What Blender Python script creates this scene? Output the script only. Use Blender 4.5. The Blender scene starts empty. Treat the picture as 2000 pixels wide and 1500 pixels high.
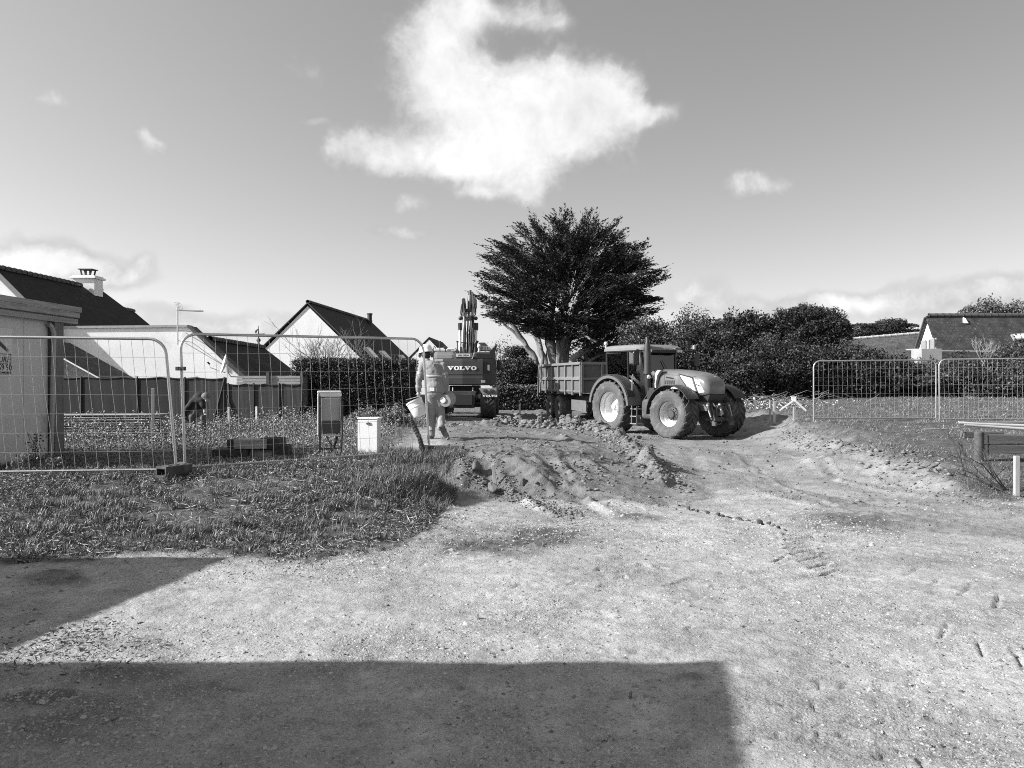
import bpy, bmesh, math, random
import numpy as np
from mathutils import Vector, Matrix
from mathutils.geometry import delaunay_2d_cdt

random.seed(7)
rng = np.random.default_rng(11)
SC = bpy.context.scene
COL = SC.collection
R = math.radians

# ------------------------------------------------------------------ camera
CAMZ, HOR, FPX = 1.6, 738.0, 1500.0          # eye height, image row of the horizon, focal length in pixels of a 2000 px wide frame
cam_d = bpy.data.cameras.new('camera')
cam = bpy.data.objects.new('camera', cam_d)
COL.objects.link(cam)
PITCH = math.atan((750 - HOR) / FPX)
cam.location = (0, 0, CAMZ)
cam.rotation_euler = (math.pi / 2 - PITCH, 0, 0)
cam_d.sensor_width = 36
cam_d.lens = 36 * FPX / 2000
cam_d.clip_end = 6000
SC.camera = cam

# ------------------------------------------------------------------ light
SX, SY = 1.7, 0.42                            # shadow run per unit of height
ELEV = math.atan(1 / math.hypot(SX, SY))
sun_d = bpy.data.lights.new('sun', 'SUN')
sun = bpy.data.objects.new('sun', sun_d)
COL.objects.link(sun)
sun_d.energy = 5.0
sun_d.angle = R(0.53)
sun_d.color = (1, 1, 1)
sun.location = (-60, -15, 60)
sun.rotation_euler = Vector((SX, SY, -1)).to_track_quat('-Z', 'Y').to_euler()

SC.view_settings.view_transform = 'Standard'
SC.view_settings.look = 'None'
SC.view_settings.exposure = 0.9
SC.view_settings.gamma = 1.0
SC.cycles.use_denoising = False
SC.cycles.filter_width = 1.0

world = bpy.data.worlds.new('World')
SC.world = world
world.use_nodes = True
wt = world.node_tree
wt.nodes.clear()


def wn(kind, **kw):
    n = wt.nodes.new(kind)
    for k, v in kw.items():
        setattr(n, k, v)
    return n


def wmath(op, a, b=None, c=None, clamp=False):
    n = wn('ShaderNodeMath', operation=op, use_clamp=clamp)
    for i, v in enumerate((a, b, c)):
        if v is None:
            continue
        if isinstance(v, (int, float)):
            n.inputs[i].default_value = v
        else:
            wt.links.new(v, n.inputs[i])
    return n.outputs[0]


sky = wn('ShaderNodeTexSky', sky_type='NISHITA')
sky.sun_disc = False
sky.sun_elevation = ELEV
sky.sun_rotation = math.atan2(-SX, -SY)
sky.air_density = 1.0
sky.dust_density = 1.2
sky.ozone_density = 1.0
sep = wn('ShaderNodeSeparateColor')
wt.links.new(sky.outputs[0], sep.inputs[0])
# black-and-white film behind an orange filter: mostly red, some green
lum = wmath('ADD', wmath('MULTIPLY', sep.outputs[0], 0.75), wmath('MULTIPLY', sep.outputs[1], 0.22))
tc = wn('ShaderNodeTexCoord')
DIR = tc.outputs['Generated']
# thin high haze: brighter towards the sun all round it, and towards the horizon all round the place
dts = wn('ShaderNodeVectorMath', operation='DOT_PRODUCT')
wt.links.new(DIR, dts.inputs[0])
dts.inputs[1].default_value = Vector((-SX, -SY, 1)).normalized()
aur = wmath('POWER', wmath('MULTIPLY', wmath('ADD', dts.outputs['Value'], 1.0), 0.5), 2.0)
sxyz = wn('ShaderNodeSeparateXYZ')
wt.links.new(DIR, sxyz.inputs[0])
elv = wmath('ABSOLUTE', sxyz.outputs[2])
hzn = wmath('POWER', 2.7183, wmath('MULTIPLY', elv, -4.5))
hz2 = wmath('MULTIPLY', hzn, wmath('ADD', 0.07, wmath('MULTIPLY', aur, 1.5)))
veil = wmath('ADD', wmath('ADD', 0.16, wmath('MULTIPLY', aur, 1.15)), wmath('MULTIPLY', hz2, 0.85))
lum = wmath('ADD', lum, veil)


def pdir(px, py):
    v = Vector(((px - 1000) / FPX, 1, (HOR - py) / FPX))
    return v.normalized(), v.length


# cloud puffs: centre column, row, half width, half height, weight
puffs = [
    (835, 110, 78, 85, 1.25), (850, 165, 85, 55, .8), (880, 10, 70, 42, .9), (930, 30, 45, 30, .6),
    (1030, 26, 66, 32, .95), (1080, 58, 24, 18, .5),
    (1000, 225, 115, 46, .85), (965, 150, 56, 42, .8), (1040, 150, 60, 40, .8), (870, 60, 60, 40, .5), (905, 130, 40, 50, .45), (900, 220, 80, 60, .55), (1092, 182, 78, 54, 1.0), (1165, 170, 52, 60, .85),
    (1210, 185, 44, 48, .6), (1130, 235, 110, 66, .9), (1200, 240, 60, 60, .5), (960, 265, 120, 58, .85), (880, 300, 110, 40, .7),
    (760, 310, 100, 32, .68), (690, 302, 60, 26, .58), (735, 268, 65, 22, .6), (920, 330, 130, 22, .6), (1040, 310, 120, 42, .75), (1120, 290, 80, 40, .5),
    (1000, 375, 70, 24, .68), (930, 382, 45, 14, .5), (1040, 350, 40, 26, .55), (1290, 218, 42, 18, .6), (1240, 225, 40, 20, .4),
    (800, 400, 34, 16, .55), (785, 457, 48, 17, .6), (745, 445, 30, 12, .35), (1455, 372, 70, 26, .62), (1490, 362, 40, 20, .3),
    (60, 510, 115, 40, 1.05), (150, 525, 100, 28, .9), (205, 530, 60, 22, .7), (265, 508, 26, 11, .5), (0, 530, 90, 50, .6),
    (300, 280, 34, 24, .5), (295, 262, 24, 12, .35), (120, 205, 40, 18, .3), (610, 240, 34, 12, .35), (590, 140, 50, 26, .3),
    (1360, 575, 60, 28, .5), (1430, 605, 110, 22, .55), (1560, 602, 90, 22, .5), (1655, 590, 60, 22, .62), (1740, 590, 90, 26, .52),
    (1850, 580, 110, 30, .5), (1990, 555, 90, 30, .5), (1900, 620, 200, 30, .4), (380, 625, 110, 26, .5), (560, 640, 90, 22, .35),
    (430, 650, 130, 26, .4), (250, 600, 80, 20, .3), (700, 660, 120, 22, .3), (1050, 640, 120, 26, .3), (1000, 690, 260, 24, .35),
    (-160, 520, 160, 60, .7), (2200, 560, 160, 40, .6), (-350, 150, 120, 60, .6), (2500, 250, 200, 80, .6), (200, -350, 220, 110, .7), (1500, -450, 260, 110, .6),
]
nz = wn('ShaderNodeTexNoise')
nz.inputs['Scale'].default_value = 7.5
nz.inputs['Detail'].default_value = 9
nz.inputs['Roughness'].default_value = 0.56
wt.links.new(DIR, nz.inputs['Vector'])
nzw = wn('ShaderNodeTexNoise')
nzw.inputs['Scale'].default_value = 14
nzw.inputs['Detail'].default_value = 5
wt.links.new(DIR, nzw.inputs['Vector'])
warp = wn('ShaderNodeVectorMath', operation='SUBTRACT')
wt.links.new(nzw.outputs['Color'], warp.inputs[0])
warp.inputs[1].default_value = (.5, .5, .5)
wsc = wn('ShaderNodeVectorMath', operation='SCALE')
wt.links.new(warp.outputs[0], wsc.inputs[0])
wsc.inputs['Scale'].default_value = 0.05
wadd = wn('ShaderNodeVectorMath', operation='ADD')
wt.links.new(DIR, wadd.inputs[0])
wt.links.new(wsc.outputs[0], wadd.inputs[1])
field = None
for (px, py, a, b, w) in puffs:
    v, L = pdir(px, py)
    s1 = wn('ShaderNodeVectorMath', operation='SUBTRACT')
    wt.links.new(wadd.outputs[0], s1.inputs[0])
    s1.inputs[1].default_value = v
    s2 = wn('ShaderNodeVectorMath', operation='MULTIPLY')
    wt.links.new(s1.outputs[0], s2.inputs[0])
    s2.inputs[1].default_value = (FPX * L / (a * .97), 2.5, FPX * L / (b * .97))
    s3 = wn('ShaderNodeVectorMath', operation='DOT_PRODUCT')
    wt.links.new(s2.outputs[0], s3.inputs[0])
    wt.links.new(s2.outputs[0], s3.inputs[1])
    e = wmath('MULTIPLY', wmath('POWER', 2.7183, wmath('MULTIPLY', s3.outputs['Value'], -0.9)), w + (.22 if w < .7 else 0))
    field = e if field is None else wmath('ADD', field, e)
nn = wmath('SUBTRACT', nz.outputs['Fac'], 0.5)
nf = wn('ShaderNodeTexNoise')
nf.inputs['Scale'].default_value = 26
nf.inputs['Detail'].default_value = 8
nf.inputs['Roughness'].default_value = 0.6
wt.links.new(wadd.outputs[0], nf.inputs['Vector'])
nfine = wmath('SUBTRACT', nf.outputs['Fac'], 0.5)
ng = wn('ShaderNodeTexNoise')
ng.inputs['Scale'].default_value = 48
ng.inputs['Detail'].default_value = 9
ng.inputs['Roughness'].default_value = 0.66
wt.links.new(DIR, ng.inputs['Vector'])
ngr = wmath('SUBTRACT', ng.outputs['Fac'], 0.5)
dens = wmath('ADD', field, wmath('ADD', wmath('MULTIPLY', nn, 1.25), wmath('ADD', wmath('MULTIPLY', nfine, 1.1), wmath('MULTIPLY', ngr, 0.55))))
mr = wn('ShaderNodeMapRange', interpolation_type='SMOOTHSTEP')
mr.inputs['From Min'].default_value = 0.16
mr.inputs['From Max'].default_value = 1.15
wt.links.new(dens, mr.inputs['Value'])
cm = wmath('MULTIPLY', mr.outputs[0], wmath('MINIMUM', wmath('MULTIPLY', field, 2.2), 1.0))
bright = wmath('ADD', wmath('ADD', 2.75, wmath('MULTIPLY', nn, 2.6)), wmath('ADD', wmath('MULTIPLY', wmath('SUBTRACT', wmath('MINIMUM', dens, 1.9), 0.3), 1.45), wmath('ADD', wmath('MULTIPLY', nfine, 2.2), wmath('MULTIPLY', ngr, 1.0))))
mixc = wn('ShaderNodeMix', data_type='FLOAT')
wt.links.new(cm, mixc.inputs[0])
wt.links.new(lum, mixc.inputs[2])
wt.links.new(bright, mixc.inputs[3])
bgd = wn('ShaderNodeBackground')
bgd.inputs['Strength'].default_value = 0.1
wt.links.new(mixc.outputs[0], bgd.inputs['Color'])
wo = wn('ShaderNodeOutputWorld')
wt.links.new(bgd.outputs[0], wo.inputs['Surface'])


# ------------------------------------------------------------------ picture-to-place helpers (positions only)
def ray(px, py):
    r, u = (px - 1000) / FPX, (750 - py) / FPX
    return Vector((r, math.cos(PITCH) + u * math.sin(PITCH), -math.sin(PITCH) + u * math.cos(PITCH)))


def W(px, py, d):
    v = ray(px, py)
    return Vector((0, 0, CAMZ)) + v * (d / v.y)


def G(px, py, z=0.0):
    v = ray(px, py)
    return Vector((0, 0, CAMZ)) + v * ((z - CAMZ) / v.z)


# ------------------------------------------------------------------ materials
MATS = {}


def mat(name, v=0.5, rough=0.7, metal=0.0, var=0.0, vscale=6.0, bump=0.0, bscale=30.0, spec=0.4, stretch=None, tint=False, detail=6, dirt=0.0, dirtv=0.2):
    if name in MATS:
        return MATS[name]
    m = bpy.data.materials.new(name)
    m.use_nodes = True
    t = m.node_tree
    p = t.nodes['Principled BSDF']
    p.inputs['Roughness'].default_value = rough
    p.inputs['Metallic'].default_value = metal
    p.inputs['Specular IOR Level'].default_value = spec
    p.inputs['Base Color'].default_value = (v, v, v, 1)
    tcn = t.nodes.new('ShaderNodeTexCoord')
    mp = t.nodes.new('ShaderNodeMapping')
    t.links.new(tcn.outputs['Object'], mp.inputs['Vector'])
    if stretch:
        mp.inputs['Scale'].default_value = stretch
    col = None
    if var > 0 or dirt > 0:
        n = t.nodes.new('ShaderNodeTexNoise')
        n.inputs['Scale'].default_value = vscale
        n.inputs['Detail'].default_value = detail
        n.inputs['Roughness'].default_value = 0.62
        t.links.new(mp.outputs[0], n.inputs['Vector'])
        r = t.nodes.new('ShaderNodeMapRange')
        r.inputs['From Min'].default_value = 0.28
        r.inputs['From Max'].default_value = 0.72
        r.inputs['To Min'].default_value = v * (1 - var)
        r.inputs['To Max'].default_value = v * (1 + var)
        t.links.new(n.outputs['Fac'], r.inputs['Value'])
        col = r.outputs[0]
        if dirt > 0:
            n2 = t.nodes.new('ShaderNodeTexNoise')
            n2.inputs['Scale'].default_value = vscale * 0.6
            n2.inputs['Detail'].default_value = 9
            n2.inputs['Roughness'].default_value = 0.7
            n2.inputs['Distortion'].default_value = 0.6
            t.links.new(tcn.outputs['Object'], n2.inputs['Vector'])
            r2 = t.nodes.new('ShaderNodeMapRange')
            r2.inputs['From Min'].default_value = 0.62 - dirt * 0.3
            r2.inputs['From Max'].default_value = 0.72
            t.links.new(n2.outputs['Fac'], r2.inputs['Value'])
            mx = t.nodes.new('ShaderNodeMix')
            t.links.new(r2.outputs[0], mx.inputs[0])
            t.links.new(col, mx.inputs[2])
            mx.inputs[3].default_value = dirtv
            col = mx.outputs[0]
    if tint:
        at = t.nodes.new('ShaderNodeAttribute')
        at.attribute_name = 'tint'
        if col is None:
            vv = t.nodes.new('ShaderNodeValue')
            vv.outputs[0].default_value = v
            col = vv.outputs[0]
        mm = t.nodes.new('ShaderNodeMath')
        mm.operation = 'MULTIPLY'
        t.links.new(col, mm.inputs[0])
        t.links.new(at.outputs['Fac'], mm.inputs[1])
        col = mm.outputs[0]
    if col is not None:
        t.links.new(col, p.inputs['Base Color'])
    if bump > 0:
        nb = t.nodes.new('ShaderNodeTexNoise')
        nb.inputs['Scale'].default_value = bscale
        nb.inputs['Detail'].default_value = 5
        t.links.new(mp.outputs[0], nb.inputs['Vector'])
        b = t.nodes.new('ShaderNodeBump')
        b.inputs['Strength'].default_value = min(1.0, bump)
        b.inputs['Distance'].default_value = 0.02 * max(1.0, bump)
        t.links.new(nb.outputs['Fac'], b.inputs['Height'])
        t.links.new(b.outputs[0], p.inputs['Normal'])
    MATS[name] = m
    return m


def glass_mat(name, dark=0.25, refl=0.35):
    if name in MATS:
        return MATS[name]
    m = bpy.data.materials.new(name)
    m.use_nodes = True
    t = m.node_tree
    t.nodes.clear()
    tr = t.nodes.new('ShaderNodeBsdfTransparent')
    tr.inputs[0].default_value = (dark, dark, dark, 1)
    gl = t.nodes.new('ShaderNodeBsdfGlossy')
    gl.inputs['Roughness'].default_value = 0.04
    gl.inputs['Color'].default_value = (.9, .9, .9, 1)
    fr = t.nodes.new('ShaderNodeFresnel')
    fr.inputs[0].default_value = 1.5
    ad = t.nodes.new('ShaderNodeMath')
    ad.operation = 'ADD'
    ad.inputs[1].default_value = refl * 0.25
    t.links.new(fr.outputs[0], ad.inputs[0])
    mx = t.nodes.new('ShaderNodeMixShader')
    t.links.new(ad.outputs[0], mx.inputs[0])
    t.links.new(tr.outputs[0], mx.inputs[1])
    t.links.new(gl.outputs[0], mx.inputs[2])
    o = t.nodes.new('ShaderNodeOutputMaterial')
    t.links.new(mx.outputs[0], o.inputs[0])
    MATS[name] = m
    return m


def slate_mat(name, v, rowh=0.22, lichen=0.0):
    """slates: rows and staggered joints from wall-plane coordinates (object x/y along, z up the slope)"""
    m = bpy.data.materials.new(name)
    m.use_nodes = True
    t = m.node_tree
    p = t.nodes['Principled BSDF']
    p.inputs['Roughness'].default_value = 0.75
    p.inputs['Specular IOR Level'].default_value = 0.15
    uv = t.nodes.new('ShaderNodeUVMap')
    uv.uv_map = 'roof'
    br = t.nodes.new('ShaderNodeTexBrick')
    br.inputs['Scale'].default_value = 1
    br.inputs['Brick Width'].default_value = 0.24
    br.inputs['Row Height'].default_value = rowh
    br.inputs['Mortar Size'].default_value = 0.012
    br.inputs['Color1'].default_value = (v * .86,) * 3 + (1,)
    br.inputs['Color2'].default_value = (v * 1.15,) * 3 + (1,)
    br.inputs['Mortar'].default_value = (v * .6,) * 3 + (1,)
    t.links.new(uv.outputs[0], br.inputs['Vector'])
    n = t.nodes.new('ShaderNodeTexNoise')
    n.inputs['Scale'].default_value = 1.6
    n.inputs['Detail'].default_value = 10
    n.inputs['Roughness'].default_value = .7
    t.links.new(uv.outputs[0], n.inputs['Vector'])
    r = t.nodes.new('ShaderNodeMapRange')
    r.inputs['From Min'].default_value = .3
    r.inputs['From Max'].default_value = .7
    r.inputs['To Min'].default_value = .55
    r.inputs['To Max'].default_value = 1.5
    t.links.new(n.outputs['Fac'], r.inputs[0])
    mu = t.nodes.new('ShaderNodeMix')
    mu.data_type = 'RGBA'
    mu.blend_type = 'MULTIPLY'
    mu.inputs[0].default_value = 1
    t.links.new(br.outputs['Color'], mu.inputs[6])
    t.links.new(r.outputs[0], mu.inputs[7])
    n2 = t.nodes.new('ShaderNodeTexNoise')
    n2.inputs['Scale'].default_value = 7
    n2.inputs['Detail'].default_value = 4
    t.links.new(uv.outputs[0], n2.inputs['Vector'])
    r2 = t.nodes.new('ShaderNodeMapRange')
    r2.inputs['From Min'].default_value = .72 - .08 * lichen
    r2.inputs['From Max'].default_value = .76
    t.links.new(n2.outputs['Fac'], r2.inputs[0])
    m2 = t.nodes.new('ShaderNodeMix')
    m2.data_type = 'RGBA'
    t.links.new(r2.outputs[0], m2.inputs[0])
    t.links.new(mu.outputs[2], m2.inputs[6])
    m2.inputs[7].default_value = (.28, .28, .28, 1)
    t.links.new(m2.outputs[2], p.inputs['Base Color'])
    b = t.nodes.new('ShaderNodeBump')
    b.inputs['Strength'].default_value = .6
    b.inputs['Distance'].default_value = .02
    t.links.new(br.outputs['Color'], b.inputs['Height'])
    t.links.new(b.outputs[0], p.inputs['Normal'])
    MATS[name] = m
    return m


# ------------------------------------------------------------------ mesh helpers
def rotm(rx=0, ry=0, rz=0):
    return Matrix.Rotation(rz, 3, 'Z') @ Matrix.Rotation(ry, 3, 'Y') @ Matrix.Rotation(rx, 3, 'X')


class MB:
    def __init__(s):
        s.v, s.f = [], []

    def add(s, vs, fs):
        o = len(s.v)
        s.v += [tuple(p) for p in vs]
        s.f += [tuple(i + o for i in f) for f in fs]
        return s

    def box(s, c, size, rot=None):
        a, b, h = size[0] / 2, size[1] / 2, size[2] / 2
        vs = [Vector((x, y, z)) for x in (-a, a) for y in (-b, b) for z in (-h, h)]
        if rot is not None:
            vs = [rot @ p for p in vs]
        c = Vector(c)
        return s.add([p + c for p in vs], [(0, 1, 3, 2), (4, 6, 7, 5), (0, 4, 5, 1), (2, 3, 7, 6), (0, 2, 6, 4), (1, 5, 7, 3)])

    def bar(s, p0, p1, w, h, up=(0, 0, 1)):
        p0, p1 = Vector(p0), Vector(p1)
        d = (p1 - p0).normalized()
        u = Vector(up)
        if abs(d.dot(u)) > .98:
            u = Vector((1, 0, 0))
        sd = d.cross(u).normalized()
        u = sd.cross(d).normalized()
        vs = [p + sd * (i * w / 2) + u * (j * h / 2) for p in (p0, p1) for i, j in ((-1, -1), (1, -1), (1, 1), (-1, 1))]
        return s.add(vs, [(3, 2, 1, 0), (4, 5, 6, 7), (0, 1, 5, 4), (1, 2, 6, 5), (2, 3, 7, 6), (3, 0, 4, 7)])

    def cyl(s, p0, p1, r0, r1=None, n=12, caps=True):
        return s.tube([p0, p1], [r0, r0 if r1 is None else r1], n, caps)

    def tube(s, pts, r, n=8, caps=True):
        pts = [Vector(p) for p in pts]
        if not hasattr(r, '__len__'):
            r = [r] * len(pts)
        vs = []
        d0 = (pts[1] - pts[0]).normalized()
        u = d0.orthogonal().normalized()
        for i, p in enumerate(pts):
            a = pts[max(0, i - 1)]
            b = pts[min(len(pts) - 1, i + 1)]
            d = (b - a).normalized()
            u = (u - d * u.dot(d))
            u = u.normalized() if u.length > 1e-6 else d.orthogonal().normalized()
            w = d.cross(u)
            for k in range(n):
                t = 2 * math.pi * k / n
                vs.append(p + (u * math.cos(t) + w * math.sin(t)) * r[i])
        fs = []
        for i in range(len(pts) - 1):
            for k in range(n):
                k2 = (k + 1) % n
                fs.append((i * n + k, i * n + k2, (i + 1) * n + k2, (i + 1) * n + k))
        if caps:
            fs.append(tuple(range(n - 1, -1, -1)))
            m = (len(pts) - 1) * n
            fs.append(tuple(range(m, m + n)))
        return s.add(vs, fs)

    def lathe(s, prof, o, axis, n=24, close=False):
        """prof: list of (radius, height along axis)"""
        o, ax = Vector(o), Vector(axis).normalized()
        u = ax.orthogonal().normalized()
        w = ax.cross(u)
        vs = []
        for (r, h) in prof:
            for k in range(n):
                t = 2 * math.pi * k / n
                vs.append(o + ax * h + (u * math.cos(t) + w * math.sin(t)) * r)
        fs = []
        m = len(prof)
        for i in range(m if close else m - 1):
            j = (i + 1) % m
            for k in range(n):
                k2 = (k + 1) % n
                fs.append((i * n + k, i * n + k2, j * n + k2, j * n + k))
        return s.add(vs, fs)

    def prism(s, poly, off):
        poly = [Vector(p) for p in poly]
        off = Vector(off)
        n = len(poly)
        vs = poly + [p + off for p in poly]
        fs = [tuple(range(n - 1, -1, -1)), tuple(range(n, 2 * n))]
        fs += [(i, (i + 1) % n, n + (i + 1) % n, n + i) for i in range(n)]
        return s.add(vs, fs)

    def sphere(s, c, r, n=10, m=7, sq=(1, 1, 1), rot=None):
        c = Vector(c)
        vs, fs = [], []
        for i in range(m + 1):
            a = math.pi * i / m
            for k in range(n):
                b = 2 * math.pi * k / n
                q = Vector((math.sin(a) * math.cos(b) * sq[0], math.sin(a) * math.sin(b) * sq[1], math.cos(a) * sq[2])) * r
                if rot is not None:
                    q = rot @ q
                vs.append(c + q)
        for i in range(m):
            for k in range(n):
                k2 = (k + 1) % n
                fs.append((i * n + k, i * n + k2, (i + 1) * n + k2, (i + 1) * n + k))
        return s.add(vs, fs)

    def capsule(s, p0, p1, r0, r1, n=12):
        s.cyl(p0, p1, r0, r1, n)
        s.sphere(p0, r0, n, 8)
        s.sphere(p1, r1, n, 8)
        return s

    def loft(s, rings, caps=True):
        n = len(rings[0])
        vs = [p for r in rings for p in r]
        fs = []
        for i in range(len(rings) - 1):
            for k in range(n):
                k2 = (k + 1) % n
                fs.append((i * n + k, i * n + k2, (i + 1) * n + k2, (i + 1) * n + k))
        if caps:
            fs.append(tuple(range(n - 1, -1, -1)))
            m = (len(rings) - 1) * n
            fs.append(tuple(range(m, m + n)))
        return s.add(vs, fs)

    def build(s, name, m, parent=None, smooth=False, bevel=0.0, world=False, kind=None):
        me = bpy.data.meshes.new(name)
        vs = s.v
        if world and parent is not None:
            l = parent.location
            vs = [(p[0] - l.x, p[1] - l.y, p[2] - l.z) for p in vs]
        me.from_pydata(vs, [], s.f)
        bm = bmesh.new()
        bm.from_mesh(me)
        bmesh.ops.recalc_face_normals(bm, faces=bm.faces)
        bm.to_mesh(me)
        bm.free()
        if smooth:
            me.polygons.foreach_set('use_smooth', [True] * len(me.polygons))
            try:
                me.set_sharp_from_angle(angle=R(40))
            except Exception:
                pass
        me.materials.append(m)
        o = bpy.data.objects.new(name, me)
        COL.objects.link(o)
        if parent is not None:
            o.parent = parent
        if bevel > 0:
            b = o.modifiers.new('bevel', 'BEVEL')
            b.width = bevel
            b.segments = 2
            b.limit_method = 'ANGLE'
            b.angle_limit = R(35)
        if kind:
            o['kind'] = kind
        return o


def npmesh(name, V, F, m, parent=None, tint=None, smooth=False, kind=None, sz=4):
    """V (n,3), F (k,sz) integer array"""
    me = bpy.data.meshes.new(name)
    V = np.ascontiguousarray(V, dtype=np.float32)
    F = np.ascontiguousarray(F, dtype=np.int32)
    k = len(F)
    me.vertices.add(len(V))
    me.vertices.foreach_set('co', V.ravel())
    me.loops.add(k * sz)
    me.loops.foreach_set('vertex_index', F.ravel())
    me.polygons.add(k)
    me.polygons.foreach_set('loop_start', np.arange(0, k * sz, sz, dtype=np.int32))
    me.polygons.foreach_set('loop_total', np.full(k, sz, dtype=np.int32))
    if smooth:
        me.polygons.foreach_set('use_smooth', np.ones(k, dtype=bool))
    if tint is not None:
        a = me.attributes.new('tint', 'FLOAT', 'POINT')
        a.data.foreach_set('value', np.ascontiguousarray(tint, dtype=np.float32))
    me.update(calc_edges=True)
    me.materials.append(m)
    o = bpy.data.objects.new(name, me)
    COL.objects.link(o)
    if parent is not None:
        o.parent = parent
    if kind:
        o['kind'] = kind
    return o


def tag(o, label, cat, group=None):
    o['label'] = label
    o['category'] = cat
    o['kind'] = 'thing'
    if group:
        o['group'] = group
    return o


def thing(name, label, cat, loc=(0, 0, 0), rz=0.0, group=None):
    o = bpy.data.objects.new(name, None)
    COL.objects.link(o)
    o.location = loc
    o.rotation_euler = (0, 0, rz)
    o.empty_display_size = .2
    return tag(o, label, cat, group)


def text(s, size, loc, rot, parent, m, name='lettering', ext=0.002, shear=0, align='LEFT', xs=1.0):
    c = bpy.data.curves.new(name, 'FONT')
    c.body = s
    c.size = size
    c.extrude = ext
    c.shear = shear
    c.align_x = align
    c.resolution_u = 2
    c.materials.append(m)
    o = bpy.data.objects.new(name, c)
    COL.objects.link(o)
    o.parent = parent
    o.location = loc
    o.rotation_euler = rot
    o.scale = (xs, 1, 1)
    return o


def hashn(ix, iy, seed):
    h = (ix.astype(np.int64) * 374761393 + iy.astype(np.int64) * 668265263 + seed * 1442695041) & 0xffffffff
    h = ((h ^ (h >> 13)) * 1274126177) & 0xffffffff
    return ((h ^ (h >> 16)) & 0xffff) / 65535.0


def vnoise(x, y, seed=0):
    ix, iy = np.floor(x), np.floor(y)
    fx, fy = x - ix, y - iy
    fx, fy = fx * fx * (3 - 2 * fx), fy * fy * (3 - 2 * fy)
    a, b = hashn(ix, iy, seed), hashn(ix + 1, iy, seed)
    c, d = hashn(ix, iy + 1, seed), hashn(ix + 1, iy + 1, seed)
    return (a + (b - a) * fx) * (1 - fy) + (c + (d - c) * fx) * fy - .5


def fbm(x, y, s, oct=4, seed=0, g=.5):
    t, a = 0, 1.0
    for i in range(oct):
        t = t + a * vnoise(x * s + 17.3 * i, y * s - 9.1 * i, seed + i)
        s *= 2.03
        a *= g
    return t


def inpoly(px, py, poly):
    c = np.zeros(px.shape, bool)
    n = len(poly)
    for i in range(n):
        x0, y0 = poly[i]
        x1, y1 = poly[(i + 1) % n]
        if y0 == y1:
            continue
        cond = ((y0 > py) != (y1 > py)) & (px < (x1 - x0) * (py - y0) / (y1 - y0) + x0)
        c ^= cond
    return c


def toimg(x, y, z):
    yc = y * math.cos(PITCH) - (z - CAMZ) * math.sin(PITCH)
    zc = y * math.sin(PITCH) + (z - CAMZ) * math.cos(PITCH)
    yc = np.where(yc < .3, .3, yc)
    return 1000 + FPX * x / yc, 750 - FPX * zc / yc
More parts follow.
